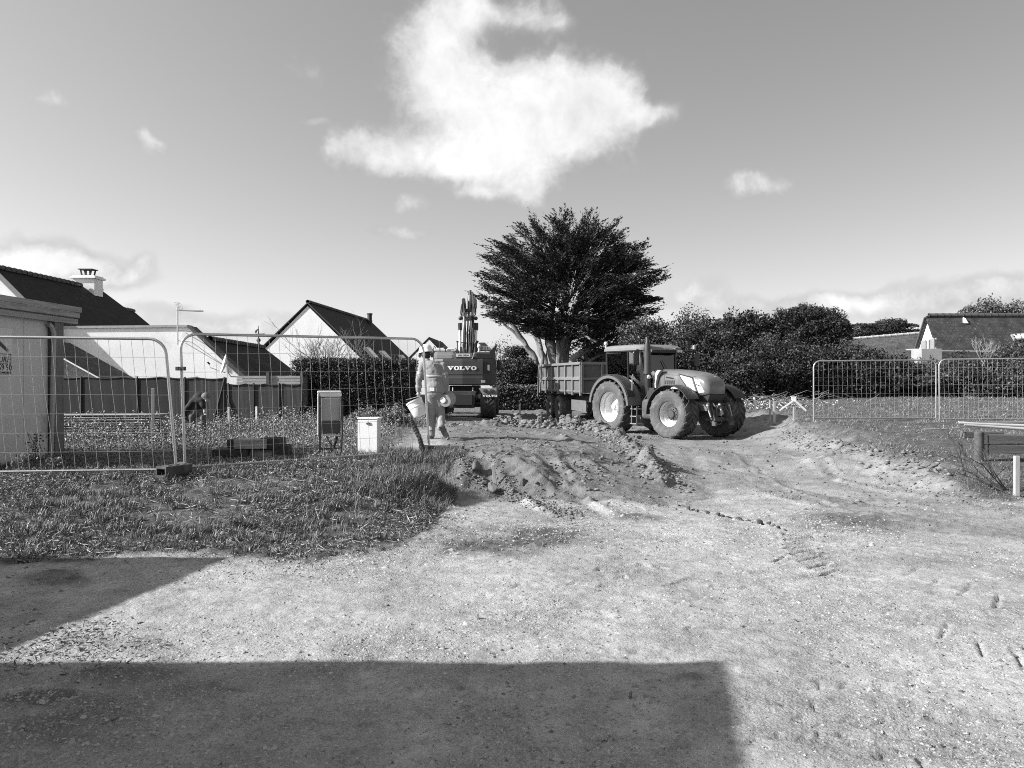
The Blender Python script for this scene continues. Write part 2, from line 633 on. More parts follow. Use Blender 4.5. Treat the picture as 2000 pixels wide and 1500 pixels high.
# ------------------------------------------------------------------ GROUND
cps = []
for px, py, z in [
    (1000, 1500, 0), (0, 1500, 0), (2000, 1500, 0), (1000, 1200, 0), (0, 1200, 0), (2000, 1200, 0), (0, 1085, 0), (300, 1085, 0), (520, 1098, 0), (700, 1090, 0),
    (860, 1030, 0), (1000, 1050, 0), (1300, 1050, 0), (1600, 1060, 0), (2000, 1060, 0), (1000, 1000, 0), (900, 990, 0), (1300, 1000, -.02), (1600, 1000, -.03), (1900, 992, 0), (2100, 1000, 0),
    (0, 1040, .07), (250, 1040, .07), (450, 1040, .07), (650, 1050, .05), (780, 1035, .04), (0, 1000, .15), (300, 1000, .16), (600, 1000, .17), (740, 1000, .15), (840, 985, .08),
    (870, 960, .12), (885, 985, .0), (0, 940, .3), (340, 930, .33), (600, 930, .34), (760, 940, .33), (850, 930, .34), (720, 905, .34), (640, 890, .36), (835, 890, .38), (500, 890, .35), (200, 900, .33), (50, 915, .32),
    (-300, 1085, 0), (-300, 1000, .15), (-300, 930, .3), (-200, 880, .3),
    (845, 857, .46), (790, 870, .42), (700, 850, .38), (500, 850, .32), (300, 850, .28), (150, 860, .28), (390, 846, .22), (250, 835, .2), (500, 828, .18), (650, 822, .2), (780, 830, .25), (880, 838, .3),
    (560, 800, .15), (300, 805, .1), (100, 810, .1), (800, 800, .1),
    (906, 820, -.01), (850, 820, .02), (960, 820, -.01), (1000, 819, -.02), (1060, 822, -.2), (1110, 824, -.22), (1000, 803, .03), (1060, 806, 0),
    (903, 963, 0), (960, 962, 0), (1020, 966, 0), (1080, 973, 0), (1140, 982, -.01),
    (905, 893, .44), (940, 900, .38), (980, 912, .32), (1030, 930, .24), (1080, 949, .13), (1128, 972, .02),
    (900, 870, .48), (1000, 878, .45), (1000, 896, .42), (1060, 918, .3), (1110, 938, .17), (1160, 962, .05), (1100, 880, .37), (1150, 900, .28), (1200, 935, .1), (1180, 862, .3), (1100, 852, .32), (1000, 850, .42),
    (950, 842, .32), (1000, 832, .1), (1100, 838, .1), (1180, 842, .1), (1130, 908, .24), (1180, 915, .13),
    (1225, 875, .22), (1260, 900, .12), (1300, 932, .02), (1210, 858, .16),
    (1240, 852, -.22), (1275, 878, -.22), (1330, 915, -.14), (1320, 858, -.27), (1425, 855, -.28), (1200, 847, -.24), (1250, 845, -.26), (1350, 840, -.27),
    (1400, 880, -.22), (1400, 920, -.15), (1400, 960, -.08), (1500, 870, -.25), (1550, 900, -.2), (1650, 940, -.12), (1750, 970, -.06), (1300, 965, -.05),
    (1520, 853, -.27), (1600, 888, -.2), (1700, 932, -.12), (1800, 962, -.05), (1870, 982, 0),
    (1530, 822, .12), (1548, 826, .22), (1620, 856, .2), (1700, 884, .2), (1790, 912, .19), (1860, 938, .14), (1900, 965, .05), (1480, 818, .12),
    (1590, 822, .33), (1830, 824, .33), (2000, 826, .33), (1915, 915, .2), (2000, 940, .12), (1980, 972, .02), (2100, 960, .05), (1750, 855, .26), (1900, 875, .28), (2200, 880, .28),
    (1505, 808, .32), (1550, 812, .3), (1475, 792, .45), (1700, 798, .5), (1900, 798, .5), (1640, 778, .75), (1800, 776, .8), (2000, 776, .8), (1450, 778, .55), (1300, 795, .1), (2200, 790, .7),
]:
    g = G(px, py, z)
    cps.append((g.x, g.y, z))
for x, y, z in [(-20, 0, 0), (20, 0, 0), (0, 0, 0), (-8, 3, 0), (-14, 8, .1), (10, 3, 0), (16, 8, 0), (-60, -40, 0), (60, -40, 0), (0, -40, 0), (-60, 20, .2), (60, 20, .4),
                (-60, 60, .2), (-20, 60, .2), (20, 60, .4), (60, 60, .6), (-20, 40, .1), (0, 45, .1), (8, 45, .2), (25, 45, .8), (-14, 18, .3), (-20, 12, .3), (-16, 28, .1),
                (22, 12, .25), (26, 25, .5), (-9, 38, .1), (3, 38, 0), (12, 38, .6), (18, 38, .8), (-1500, -1500, 0), (1500, -1500, 0), (-1500, 3000, 0), (1500, 3000, 0)]:
    cps.append((x, y, z))
tri = delaunay_2d_cdt([Vector((a, b)) for a, b, c in cps], [], [], 0, 1e-4)
tv = np.array([(v.x, v.y) for v in tri[0]])
orig = tri[3]
tz = np.array([cps[o[0]][2] if o else 0 for o in orig])
tf = np.array([f for f in tri[2] if len(f) == 3])


def wy(y):
    """the sheet's columns spread out with distance"""
    y = np.asarray(y, float)
    return 1.0 + .75 * np.clip(y, 0, 60) + .02 * np.clip(y - 60, 0, 4000)


gu = list(np.arange(-.9, .9, .0041))
step = .0041
up_ = [gu[-1]]
while up_[-1] < 1500:
    step *= 1.22
    up_.append(up_[-1] + step)
lo_ = [-(v - gu[-1]) + gu[0] for v in up_[1:]]
gu = np.array(sorted(lo_) + gu + up_[1:])
gy = [2.6]
while gy[-1] < 46:
    gy.append(gy[-1] + .02 + .0025 * min(8, max(0, gy[-1] - 4)) + .013 * max(0, gy[-1] - 12))
st_ = .25
while gy[-1] < 3000:
    gy.append(gy[-1] + st_)
    st_ *= 1.18
bk_ = [2.6]
st_ = .05
while bk_[-1] > -1500:
    bk_.append(bk_[-1] - st_)
    st_ *= 1.25
gy = np.array(sorted(bk_[1:]) + gy)
YY = np.repeat(gy[:, None], len(gu), 1)
XX = gu[None, :] * wy(gy)[:, None]
ZZ = np.zeros_like(XX)
for f in tf:
    (x0, y0), (x1, y1), (x2, y2) = tv[f]
    j0, j1 = np.searchsorted(gy, [min(y0, y1, y2) - 1e-6, max(y0, y1, y2) + 1e-6])
    if j0 == j1:
        continue
    X, Y = XX[j0:j1], YY[j0:j1]
    D = (y1 - y2) * (x0 - x2) + (x2 - x1) * (y0 - y2)
    if abs(D) < 1e-12:
        continue
    a = ((y1 - y2) * (X - x2) + (x2 - x1) * (Y - y2)) / D
    b = ((y2 - y0) * (X - x2) + (x0 - x2) * (Y - y2)) / D
    c = 1 - a - b
    m = (a >= -1e-6) & (b >= -1e-6) & (c >= -1e-6)
    ZZ[j0:j1][m] = (a * tz[f[0]] + b * tz[f[1]] + c * tz[f[2]])[m]
for _ in range(6):
    Z2 = ZZ.copy()
    Z2[1:-1, 1:-1] = (ZZ[1:-1, 1:-1] * 2 + ZZ[:-2, 1:-1] + ZZ[2:, 1:-1] + ZZ[1:-1, :-2] + ZZ[1:-1, 2:]) / 6
    ZZ = Z2
PX, PY = toimg(XX, YY, ZZ)
PX = PX + 12 * fbm(XX, YY, 1.3, 3, 5)
PYn = PY + 34 * fbm(XX, YY, 1.5, 5, 9) * np.clip((PY - 760) / 250, .1, 1)
GL = [(-9000, 1085), (430, 1087), (600, 1100), (740, 1075), (820, 1045), (868, 1000), (892, 950), (900, 893), (850, 884), (775, 874), (800, 846), (850, 828), (880, 818), (880, 780), (1045, 780), (1045, 738), (-9000, 738)]
GR = [(1440, 800), (1500, 812), (1540, 822), (1600, 850), (1690, 876), (1790, 902), (1850, 925), (1880, 955), (1890, 975), (2000, 978), (9000, 978), (9000, 738), (1440, 738)]
DIRTP = [(1120, 983), (1250, 990), (1345, 988), (1400, 960), (1440, 952), (1520, 966), (1620, 1010), (1720, 1040), (1880, 1055), (2400, 1075), (2400, 1030), (1900, 990), (2200, 900), (2200, 700), (860, 700), (860, 884), (905, 893), (905, 962), (1060, 968)]
grassL = inpoly(PX, PYn, GL)
grassR = inpoly(PX, PYn, GR)
vis = (YY > 2.6)
grassZ = (grassL | grassR | (YY >= 42)) & vis
dirtZ = inpoly(PX, PYn, DIRTP) & ~grassZ & vis
gravZ = ~grassZ & ~dirtZ
ny, nx = XX.shape
# relief ----------------------------------------------------------------
fx, fy = XX, YY
fade = np.clip(1.2 - YY / 60, 0, 1)
rel = 0.012 * fbm(fx, fy, .9, 4, 3)
rel += np.where(gravZ, .012 * fbm(fx, fy, 3.5, 5, 21, .6) + .008 * fbm(fx * .8, fy, 20, 3, 22, .6), 0)
rel += np.where(dirtZ, (.022 * fbm(fx, fy, 1.4, 3, 31, .6) + .03 * np.abs(fbm(fx * .6, fy, 5, 5, 33, .7)) + .012 * fbm(fx, fy, 24, 3, 35, .7)), 0)
rel += np.where(grassZ, .05 * fbm(fx, fy, 1.5, 4, 41) + .02 * fbm(fx, fy, 9, 4, 43, .65), 0)
ZZ = ZZ + rel * np.where(np.abs(XX) < 60, 1, 0) * fade


def blob(cx, cy, rx, ry, h, rot=0, p=2.0):
    c, s = math.cos(rot), math.sin(rot)
    dx, dy = XX - cx, YY - cy
    u, v = (c * dx + s * dy) / rx, (-s * dx + c * dy) / ry
    return h * np.exp(-(u * u + v * v) * p * .5)


def seg_dist(ax, ay, bx, by):
    dx, dy = bx - ax, by - ay
    L2 = dx * dx + dy * dy
    t = np.clip(((XX - ax) * dx + (YY - ay) * dy) / L2, 0, 1)
    return np.hypot(XX - ax - t * dx, YY - ay - t * dy), t, ((XX - ax) * dy - (YY - ay) * dx) / math.sqrt(L2)


def groove(p, q, w, depth, ragged=.6):
    """pressed bar of a tyre lug between two picture points on the gravel"""
    global ZZ
    a, b = G(*p, 0), G(*q, 0)
    d, t, s = seg_dist(a.x, a.y, b.x, b.y)
    k = np.exp(-(d / w) ** 2) * (1 + ragged * fbm(XX, YY, 18, 2, 61))
    right_ = p[0] > 1660 or p[1] > 1150
    depth = depth * (.5 if right_ else 1.5)
    w = max(w * (.6 if right_ else 1), .012)
    ZZ = ZZ - depth * k + depth * .5 * np.exp(-((d - w * 1.7) / (w * .7)) ** 2)


# row of cleat pits and the fanned lug marks of the turning tractor
pits = [(1345, 993), (1362, 997), (1382, 1001), (1402, 1005), (1422, 1009), (1443, 1013), (1462, 1017), (1482, 1021), (1502, 1028), (1520, 1031)]
for i, (x, y) in enumerate(pits):
    g = G(x, y, 0)
    ZZ = ZZ + blob(g.x - .02, g.y, .042, .08, .03, .5) - blob(g.x + .055, g.y - .03, .045, .09, .03, .3)
for p, q, w, d in [((1536, 1036), (1585, 1038), .022, .03), ((1535, 1045), (1598, 1048), .03, .035), ((1537, 1056), (1590, 1050), .024, .035), ((1535, 1066), (1572, 1063), .022, .03),
                   ((1537, 1075), (1585, 1070), .024, .035), ((1545, 1086), (1590, 1080), .03, .04), ((1560, 1098), (1608, 1089), .02, .03), ((1580, 1112), (1620, 1103), .026, .035),
                   ((1605, 1126), (1640, 1114), .018, .025), ((1668, 1075), (1712, 1063), .022, .03), ((1696, 1090), (1730, 1083), .018, .025), ((1770, 1125), (1800, 1108), .022, .03),
                   ((1820, 1144), (1842, 1127), .02, .03), ((1876, 1163), (1900, 1142), .022, .04), ((1945, 1188), (1952, 1163), .026, .045), ((1838, 1245), (1853, 1220), .026, .04),
                   ((1910, 1252), (1920, 1280), .018, .04), ((1978, 1268), (2000, 1305), .02, .045), ((1925, 1195), (1935, 1205), .012, .02), ((1788, 1222), (1802, 1198), .01, .02),
                   ((1600, 1425), (1597, 1447), .016, .025), ((1588, 1370), (1592, 1385), .018, .03), ((1600, 1325), (1602, 1345), .014, .02), ((1795, 1485), (1806, 1500), .02, .035),
                   ((1520, 1440), (1522, 1430), .012, .02), ((1317, 1182), (1333, 1174), .01, .02), ((1342, 1231), (1352, 1224), .016, .025), ((1492, 1256), (1504, 1254), .012, .02)]:
    groove(p, q, w, d)
for k in range(9):       # raked drifts low right
    y0 = 1300 + k * 26 + random.uniform(-8, 8)
    x0 = random.uniform(1640, 1760)
    groove((x0, y0), (x0 + random.uniform(120, 260), y0 + random.uniform(-14, 18)), .024, .03, 1.6)
for k in range(14):      # old lug marks of the middle track
    y0 = 1030 + k * 13
    x0 = 1160 + k * 1.5
    groove((x0, y0), (x0 + 55 + random.uniform(-14, 14), y0 - 5), .02, .014, 1.4)
for k in range(12):
    y0 = 975 + k * 5.5
    groove((1078 + k * 4, y0 + 6), (1128 + k * 4, y0 - 2), .018, .022, .8)
for k in range(170):      # faint ripples left by tyres
    x0, y0 = random.uniform(950, 1900), random.uniform(1100, 1480)
    groove((x0, y0), (x0 + random.uniform(15, 50), y0 - random.uniform(-6, 14)), random.uniform(.012, .02), random.uniform(.008, .022), 1.8)
for k in range(34):      # track bars across the trampled dirt
    t = k / 33
    x0, y0 = 930 + 240 * t, 900 + 78 * t
    g0, g1 = G(x0, y0, .42 - .4 * t), G(x0 + 42, y0 - 3, .4 - .4 * t)
    d, tt, s = seg_dist(g0.x, g0.y, g1.x, g1.y)
    ZZ = ZZ - .03 * np.exp(-(d / .035) ** 2)
# ruts of the haul track curving to the right foreground
for path, w, h in [([(1440, 870), (1490, 915), (1560, 950), (1700, 990), (1900, 1020)], .22, -.05), ([(1350, 880), (1370, 930), (1400, 985)], .2, -.04), ([(1440, 890), (1520, 950), (1640, 1000)], .05, .035),
                   ([(1300, 985), (1500, 975), (1640, 1010), (1760, 1035)], .05, .03), ([(1560, 905), (1640, 940), (1760, 975), (1860, 990)], .09, .04), ([(1540, 880), (1640, 925), (1780, 968)], .06, .03),
                   ([(900, 872), (1000, 880), (1100, 910), (1180, 945)], .1, -.04), ([(1010, 905), (1080, 918), (1150, 925), (1205, 945)], .07, .04), ([(905, 893), (940, 898), (980, 910), (1030, 928), (1080, 947), (1120, 968)], .06, .05)]:
    for a, b in zip(path[:-1], path[1:]):
        za = .35 if a[0] < 1200 and a[1] < 945 else -.1
        p, q = G(*a, za), G(*b, za)
        d, t, s = seg_dist(p.x, p.y, q.x, q.y)
        ZZ = ZZ + h * .75 * np.exp(-(d / w) ** 2) * (1 + .9 * fbm(XX, YY, 3, 3, 77))
# clod ridges: heaped crumbly earth
for path, w, h in [([(1185, 846), (1205, 862), (1235, 885), (1262, 905), (1295, 930)], .22, .13), ([(940, 838), (1000, 832), (1060, 836), (1120, 836), (1180, 842)], .35, .22), ([(1060, 800), (1030, 806), (990, 808)], .5, .1),
                   ([(1470, 800), (1500, 826), (1550, 832), (1620, 862), (1680, 880)], .18, .06), ([(920, 872), (985, 862), (1050, 868), (1100, 880), (1150, 898)], .14, .05)]:
    for a, b in zip(path[:-1], path[1:]):
        za = .12
        p, q = G(*a, za), G(*b, za)
        d, t, s = seg_dist(p.x, p.y, q.x, q.y)
        ZZ = ZZ + h * np.exp(-(d / w) ** 2) * (.7 + 1.3 * fbm(XX, YY, 5, 4, 91, .7))
def blurm(M, n):
    M = M.astype(float)
    for _ in range(n):
        N = M.copy()
        N[1:-1, 1:-1] = (M[1:-1, 1:-1] + M[:-2, 1:-1] + M[2:, 1:-1] + M[1:-1, :-2] + M[1:-1, 2:]) / 5
        M = N
    return M


bk = np.clip(1 - np.hypot((PX - 1010) / 130, (PY - 940) / 36) , 0, 1) ** .5 * np.where(vis, 1, 0)
ZZ = ZZ + bk * (.12 * fbm(XX, YY, 5, 5, 131, .7))
bk3 = np.clip(1.4 - np.hypot((PX - 1090) / 150, (PY - 905) / 50), 0, 1) * np.where(vis, 1, 0)
ZZ = ZZ + bk3 * .07 * fbm(XX * .7, YY, 4.5, 5, 137, .7)
bk2 = np.clip(1 - np.abs(PX - 1700) / 190, 0, 1) * np.clip(1 - np.abs(PY - 915 - (PX - 1700) * .2) / 45, 0, 1) * np.where(vis, 1, 0)
ZZ = ZZ + bk2 * .12 * fbm(XX * .7, YY * 1.2, 4, 5, 133, .65)
soil = np.zeros_like(XX)
for (x, y, rx, ry, k) in [(960, 1068, 95, 16, 1), (1050, 1048, 80, 20, 1), (1660, 1022, 95, 14, .95), (1240, 1012, 60, 7, .8), (105, 1132, 55, 14, .8), (290, 1262, 40, 12, .5), (930, 1035, 60, 10, .5),
                          (250, 1320, 90, 14, .7), (90, 1370, 110, 16, .8), (60, 1420, 130, 30, .5), (180, 1400, 120, 20, .5), (400, 1345, 70, 10, .4), (240, 1385, 60, 12, .4), (1340, 1325, 40, 8, .5)]:
    soil = np.maximum(soil, k * np.clip(1.5 * np.exp(-(((PX - x) / rx) ** 2 + ((PY - y) / ry) ** 2)) + 1.2 * fbm(XX, YY, 3.5, 4, 55) * np.exp(-(((PX - x) / rx / 1.6) ** 2 + ((PY - y) / ry / 1.6) ** 2)), 0, 1))
soil = np.maximum(soil, .85 * inpoly(PX, PY, [(900, 893), (940, 896), (985, 908), (1040, 930), (1135, 975), (1060, 972), (990, 966), (903, 964)]))
soil = np.maximum(soil, .4 * np.clip(2.5 * fbm(XX, YY, 1.3, 4, 57) - .1, 0, 1) * dirtZ)
rampm = inpoly(PX, PYn, [(860, 790), (1190, 790), (1215, 860), (1310, 935), (1290, 985), (1130, 980), (900, 960)]) & dirtZ
soil = np.maximum(soil, blurm(rampm * .6, 6))
soil = np.where(vis, soil, 0)
ZZ = ZZ + soil * .02 * (1 + 1.5 * fbm(XX, YY, 9, 3, 56))


idx = np.arange(nx * ny).reshape(ny, nx)
F = np.stack([idx[:-1, :-1], idx[:-1, 1:], idx[1:, 1:], idx[1:, :-1]], -1).reshape(-1, 4)


def ground_mat():
    m = bpy.data.materials.new('earth_and_gravel')
    m.use_nodes = True
    t = m.node_tree
    L = t.links.new
    p = t.nodes['Principled BSDF']
    p.inputs['Roughness'].default_value = .95
    p.inputs['Specular IOR Level'].default_value = .1
    tcn = t.nodes.new('ShaderNodeTexCoord')
    P = tcn.outputs['Object']

    def noise(sc, det=5, ro=.6, dist=0):
        n = t.nodes.new('ShaderNodeTexNoise')
        n.inputs['Scale'].default_value = sc
        n.inputs['Detail'].default_value = det
        n.inputs['Roughness'].default_value = ro
        n.inputs['Distortion'].default_value = dist
        L(P, n.inputs['Vector'])
        return n.outputs['Fac']

    def mr_(x, a, b, c, d):
        n = t.nodes.new('ShaderNodeMapRange')
        n.inputs[1].default_value, n.inputs[2].default_value, n.inputs[3].default_value, n.inputs[4].default_value = a, b, c, d
        L(x, n.inputs[0])
        return n.outputs[0]

    def mx(f, a, b):
        n = t.nodes.new('ShaderNodeMix')
        for i, v in ((0, f), (2, a), (3, b)):
            if isinstance(v, (int, float)):
                n.inputs[i].default_value = v
            else:
                L(v, n.inputs[i])
        return n.outputs[0]

    def mul(a, b, op='MULTIPLY'):
        n = t.nodes.new('ShaderNodeMath')
        n.operation = op
        for i, v in ((0, a), (1, b)):
            if isinstance(v, (int, float)):
                n.inputs[i].default_value = v
            else:
                L(v, n.inputs[i])
        return n.outputs[0]
    at = t.nodes.new('ShaderNodeAttribute')
    at.attribute_name = 'zone'
    sp = t.nodes.new('ShaderNodeSeparateColor')
    L(at.outputs['Color'], sp.inputs[0])
    vo = t.nodes.new('ShaderNodeTexVoronoi')
    vo.inputs['Scale'].default_value = 75
    L(P, vo.inputs['Vector'])
    vo2 = t.nodes.new('ShaderNodeTexVoronoi')
    vo2.inputs['Scale'].default_value = 30
    L(P, vo2.inputs['Vector'])
    big, mid, fine = noise(.55, 6, .6, .4), noise(4, 9, .72), noise(55, 5, .7)
    coarse = mr_(noise(.9, 6, .62, .5), .4, .62, 0, 1)
    grav = mul(mul(mr_(big, .3, .7, .33, .43), mr_(fine, .3, .7, .8, 1.2)), mul(1.08, mul(coarse, mr_(vo.outputs['Distance'], 0, .75, 0, .42)), 'SUBTRACT'))
    grav = mul(grav, mr_(mid, .3, .7, .66, 1.16))
    grav = mul(grav, mr_(noise(14, 6, .75), .3, .48, .6, 1.0))
    dirt = mul(mul(mr_(big, .3, .7, .2, .28), mr_(mid, .3, .7, .72, 1.25)), mr_(fine, .3, .7, .8, 1.2))
    soil_ = mul(mr_(mid, .3, .7, .06, .17), mr_(fine, .3, .7, .7, 1.3))
    grs = mul(mr_(mid, .3, .7, .04, .14), mr_(fine, .3, .7, .5, 1.5))
    c = mx(sp.outputs[0], dirt, grav)
    c = mx(sp.outputs[1], c, grs)
    c = mx(sp.outputs[2], c, soil_)
    L(c, p.inputs['Base Color'])
    b1 = t.nodes.new('ShaderNodeBump')
    b1.inputs['Strength'].default_value = .55
    b1.inputs['Distance'].default_value = .02
    h = mul(mul(fine, .9), mul(mul(mul(vo.outputs['Distance'], -.6), mul(vo2.outputs['Distance'], -.5), 'ADD'), coarse), 'ADD')
    L(h, b1.inputs['Height'])
    b2 = t.nodes.new('ShaderNodeBump')
    b2.inputs['Strength'].default_value = .5
    b2.inputs['Distance'].default_value = .06
    L(noise(9, 9, .72, .3), b2.inputs['Height'])
    L(b1.outputs[0], b2.inputs['Normal'])
    L(b2.outputs[0], p.inputs['Normal'])
    return m


ground = npmesh('ground', np.stack([XX, YY, ZZ], -1).reshape(-1, 3), F, ground_mat(), smooth=True)
ground['kind'] = 'structure'
zc = np.stack([blurm(gravZ, 5), np.clip(blurm(grassZ, 50) + .5 * fbm(XX, YY, 9, 4, 501) * (blurm(grassZ, 50) > .02), 0, 1), np.clip(soil, 0, 1), np.ones_like(soil)], -1).reshape(-1, 4).astype(np.float32)
ca = ground.data.color_attributes.new('zone', 'FLOAT_COLOR', 'POINT')
ca.data.foreach_set('color', zc.ravel())


def gz(x, y):
    x, y = np.asarray(x, float), np.asarray(y, float)
    u = x / wy(y)
    i = np.clip(np.searchsorted(gu, u) - 1, 0, nx - 2)
    j = np.clip(np.searchsorted(gy, y) - 1, 0, ny - 2)
    a = (u - gu[i]) / (gu[i + 1] - gu[i])
    b = (y - gy[j]) / (gy[j + 1] - gy[j])
    return (ZZ[j, i] * (1 - a) + ZZ[j, i + 1] * a) * (1 - b) + (ZZ[j + 1, i] * (1 - a) + ZZ[j + 1, i + 1] * a) * b


def zone(x, y, M):
    u = x / wy(y)
    i = np.clip(np.searchsorted(gu, u) - 1, 0, nx - 2)
    j = np.clip(np.searchsorted(gy, y) - 1, 0, ny - 2)
    return M[j, i]


# ------------------------------------------------------------------ stones
ICO = None


def ico(sub):
    bm = bmesh.new()
    bmesh.ops.create_icosphere(bm, subdivisions=sub, radius=1)
    V = np.array([v.co[:] for v in bm.verts])
    Fq = np.array([[v.index for v in f.verts] for f in bm.faces])
    bm.free()
    return V, Fq


def rocks(name, P, S, m, sub=1, flat=.7, rough=.35, seed=1, parent=None, kind='stuff', variants=8, tint=None):
    r = np.random.default_rng(seed)
    V0, F0 = ico(sub)
    n = len(P)
    nv = len(V0)
    var = []
    for k in range(variants):
        d = V0 * (1 + rough * .6 * r.normal(size=(nv, 1)).clip(-1.4, 1.4))
        for _c in range(9):
            nn_ = r.normal(size=3)
            nn_ /= np.linalg.norm(nn_)
            over = np.maximum(0, d @ nn_ - r.uniform(.35, .7))
            d = d - over[:, None] * nn_[None]
        d = d * (1 + .25 * r.normal(size=3))
        d[:, 2] *= flat
        var.append(d)
    var = np.array(var)
    sel = r.integers(0, variants, n)
    a = r.uniform(0, 2 * np.pi, n)
    c, s = np.cos(a), np.sin(a)
    v = var[sel] * S[:, None, None]
    x = v[:, :, 0] * c[:, None] - v[:, :, 1] * s[:, None]
    y = v[:, :, 0] * s[:, None] + v[:, :, 1] * c[:, None]
    V = np.stack([x, y, v[:, :, 2]], -1) + P[:, None, :]
    Fq = F0[None] + (np.arange(n) * nv)[:, None, None]
    tt = np.repeat(r.uniform(.65, 1.35, n) if tint is None else tint, nv)
    return npmesh(name, V.reshape(-1, 3), Fq.reshape(-1, 3), m, parent, tint=tt, kind=kind, sz=3)


M_peb = mat('pale_pebble', .36, .9, tint=True, bump=.3, bscale=80)
M_clod = mat('earth_clod', .15, .95, tint=True, var=.3, vscale=12, bump=.8, bscale=25)
# pebbles over the gravel: density falls with distance
n = 105000
d = 3.0 + 10 * rng.random(n) ** 1.25
u = rng.uniform(-.72, .72, n)
x = u * d
cm_ = fbm(x, d, .9, 4, 171)
ok = zone(x, d, gravZ) & (rng.random(n) < np.clip(.25 + 2.4 * (cm_ + .08), .04, 1))
x, d = x[ok], d[ok]
s = (.003 + .0007 * d) * (.6 + 1.5 * rng.random(len(x)) ** 3)
s = np.where(rng.random(len(x)) < .006, s * 2.6, s)
rocks('gravel', np.stack([x, d, gz(x, d) + s * .15], -1), s, M_peb, sub=1, seed=3, variants=10) if False else None
V8 = np.array([(1, 0, 0), (0, 1, 0), (-1, 0, 0), (0, -1, 0), (0, 0, 1.)])
F8 = np.array([(0, 1, 4), (1, 2, 4), (2, 3, 4), (3, 0, 4)])


def pebbles(name, x, y, s, m):
    k = len(x)
    v = V8[None] * (1 + .35 * rng.normal(size=(k, 5, 3)).clip(-1.5, 1.5)) * s[:, None, None]
    v[:, :, :2] += .35 * s[:, None, None] * rng.normal(size=(k, 5, 2))
    v[:, :, 2] *= .75
    a = rng.uniform(0, 6.28, k)
    c, sn = np.cos(a)[:, None], np.sin(a)[:, None]
    X = v[:, :, 0] * c - v[:, :, 1] * sn + x[:, None]
    Y = v[:, :, 0] * sn + v[:, :, 1] * c + y[:, None]
    Z = v[:, :, 2] + (gz(x, y) - s * .15)[:, None]
    Fq = F8[None] + (np.arange(k) * 5)[:, None, None]
    npmesh(name, np.stack([X, Y, Z], -1).reshape(-1, 3), Fq.reshape(-1, 3), m, tint=np.repeat(rng.uniform(.6, 1.2, k), 5), kind='stuff', sz=3)


pebbles('gravel', x, d, s * .95, M_peb)
xs_ = rng.uniform(-2.7, -.6, 2600)
ys_ = rng.uniform(2.9, 3.9, 2600)
ok = rng.random(2600) < np.clip((-.6 - xs_) / 1.6, .05, 1)
pebbles('gravel', xs_[ok], ys_[ok], .005 + .011 * rng.random(int(ok.sum())) ** 3, M_peb)
# clods in ridges
CX, CY, CS = [], [], []


def clods_along(path, z, w, n_, smin, smax):
    pts = [G(*p, z) for p in path]
    L = [(b - a).length for a, b in zip(pts[:-1], pts[1:])]
    for _ in range(n_):
        k = random.choices(range(len(L)), L)[0]
        p = pts[k].lerp(pts[k + 1], random.random())
        CX.append(p.x + random.gauss(0, w))
        CY.append(p.y + random.gauss(0, w))
        CS.append(smin * .7 + (smax - smin) * .62 * random.random() ** 3.6)


clods_along([(1190, 852), (1210, 868), (1240, 888), (1270, 908), (1300, 930)], .12, .26, 2200, .015, .11)
clods_along([(1290, 925), (1330, 930)], 0, .12, 60, .015, .07)
clods_along([(930, 836), (1000, 832), (1060, 836), (1130, 840), (1190, 846)], .12, .4, 2000, .03, .2)
clods_along([(905, 925), (960, 935), (1020, 947), (1080, 960), (1120, 972)], .2, .12, 1800, .012, .06)
clods_along([(905, 955), (960, 962), (1040, 968), (1110, 975)], .0, .09, 260, .01, .05)
clods_along([(940, 900), (980, 912), (1030, 930), (1090, 952), (1130, 970)], .32, .06, 200, .02, .055)
clods_along([(1505, 840), (1560, 862), (1640, 880), (1720, 905), (1800, 930)], .0, .35, 260, .015, .1)
clods_along([(1545, 838), (1600, 858), (1690, 884), (1780, 908), (1860, 934)], .12, .22, 900, .02, .13)
clods_along([(1700, 925), (1800, 950), (1870, 972)], .0, .3, 300, .012, .06)
clods_along([(980, 862), (1060, 872), (1130, 895), (1160, 905)], .38, .2, 320, .015, .07)
clods_along([(1190, 985), (1250, 985), (1340, 990)], 0, .12, 70, .012, .05)
clods_along([(880, 985), (960, 1000), (1060, 1050), (1150, 1040)], 0, .35, 130, .01, .035)
clods_along([(860, 800), (960, 805), (1060, 800)], .05, .5, 120, .03, .12)
clods_along([(1400, 960), (1500, 955), (1650, 1000)], -.05, .4, 120, .012, .035)
for _ in range(19000):      # crumbs strewn over all the bare earth
    y_ = 9.5 + 20 * random.random() ** 1.3
    x_ = random.uniform(-.25, .6) * y_
    if zone(x_, y_, dirtZ) and random.random() < .12 + .9 * max(0, float(fbm(np.array(x_), np.array(y_), 1.1, 3, 301)) + .12):
        CX.append(x_)
        CY.append(y_)
        CS.append((.006 + .03 * random.random() ** 4) * (1 + y_ / 25))
CX, CY, CS = map(np.array, (CX, CY, CS))
rocks('rubble', np.stack([CX, CY, gz(CX, CY) + CS * .2], -1), CS, M_clod, sub=1, seed=5, rough=.24, flat=.5, variants=24)
pg = [G(x_ + 4, y_, 0) for x_, y_ in pits]
pg = np.array([(g.x + dx_, g.y + random.gauss(0, .02)) for g in pg for dx_ in (-.025, .02)])
ps = rng.uniform(.026, .042, len(pg))
rocks('rubble', np.stack([pg[:, 0], pg[:, 1], gz(pg[:, 0], pg[:, 1]) + ps * .25], -1), ps, mat('shadow_clod', .05, .95, tint=True), sub=2, seed=77, rough=.14, flat=.8, variants=12)  # near-black clods added along the lug row, its shadowed sides put into their colour
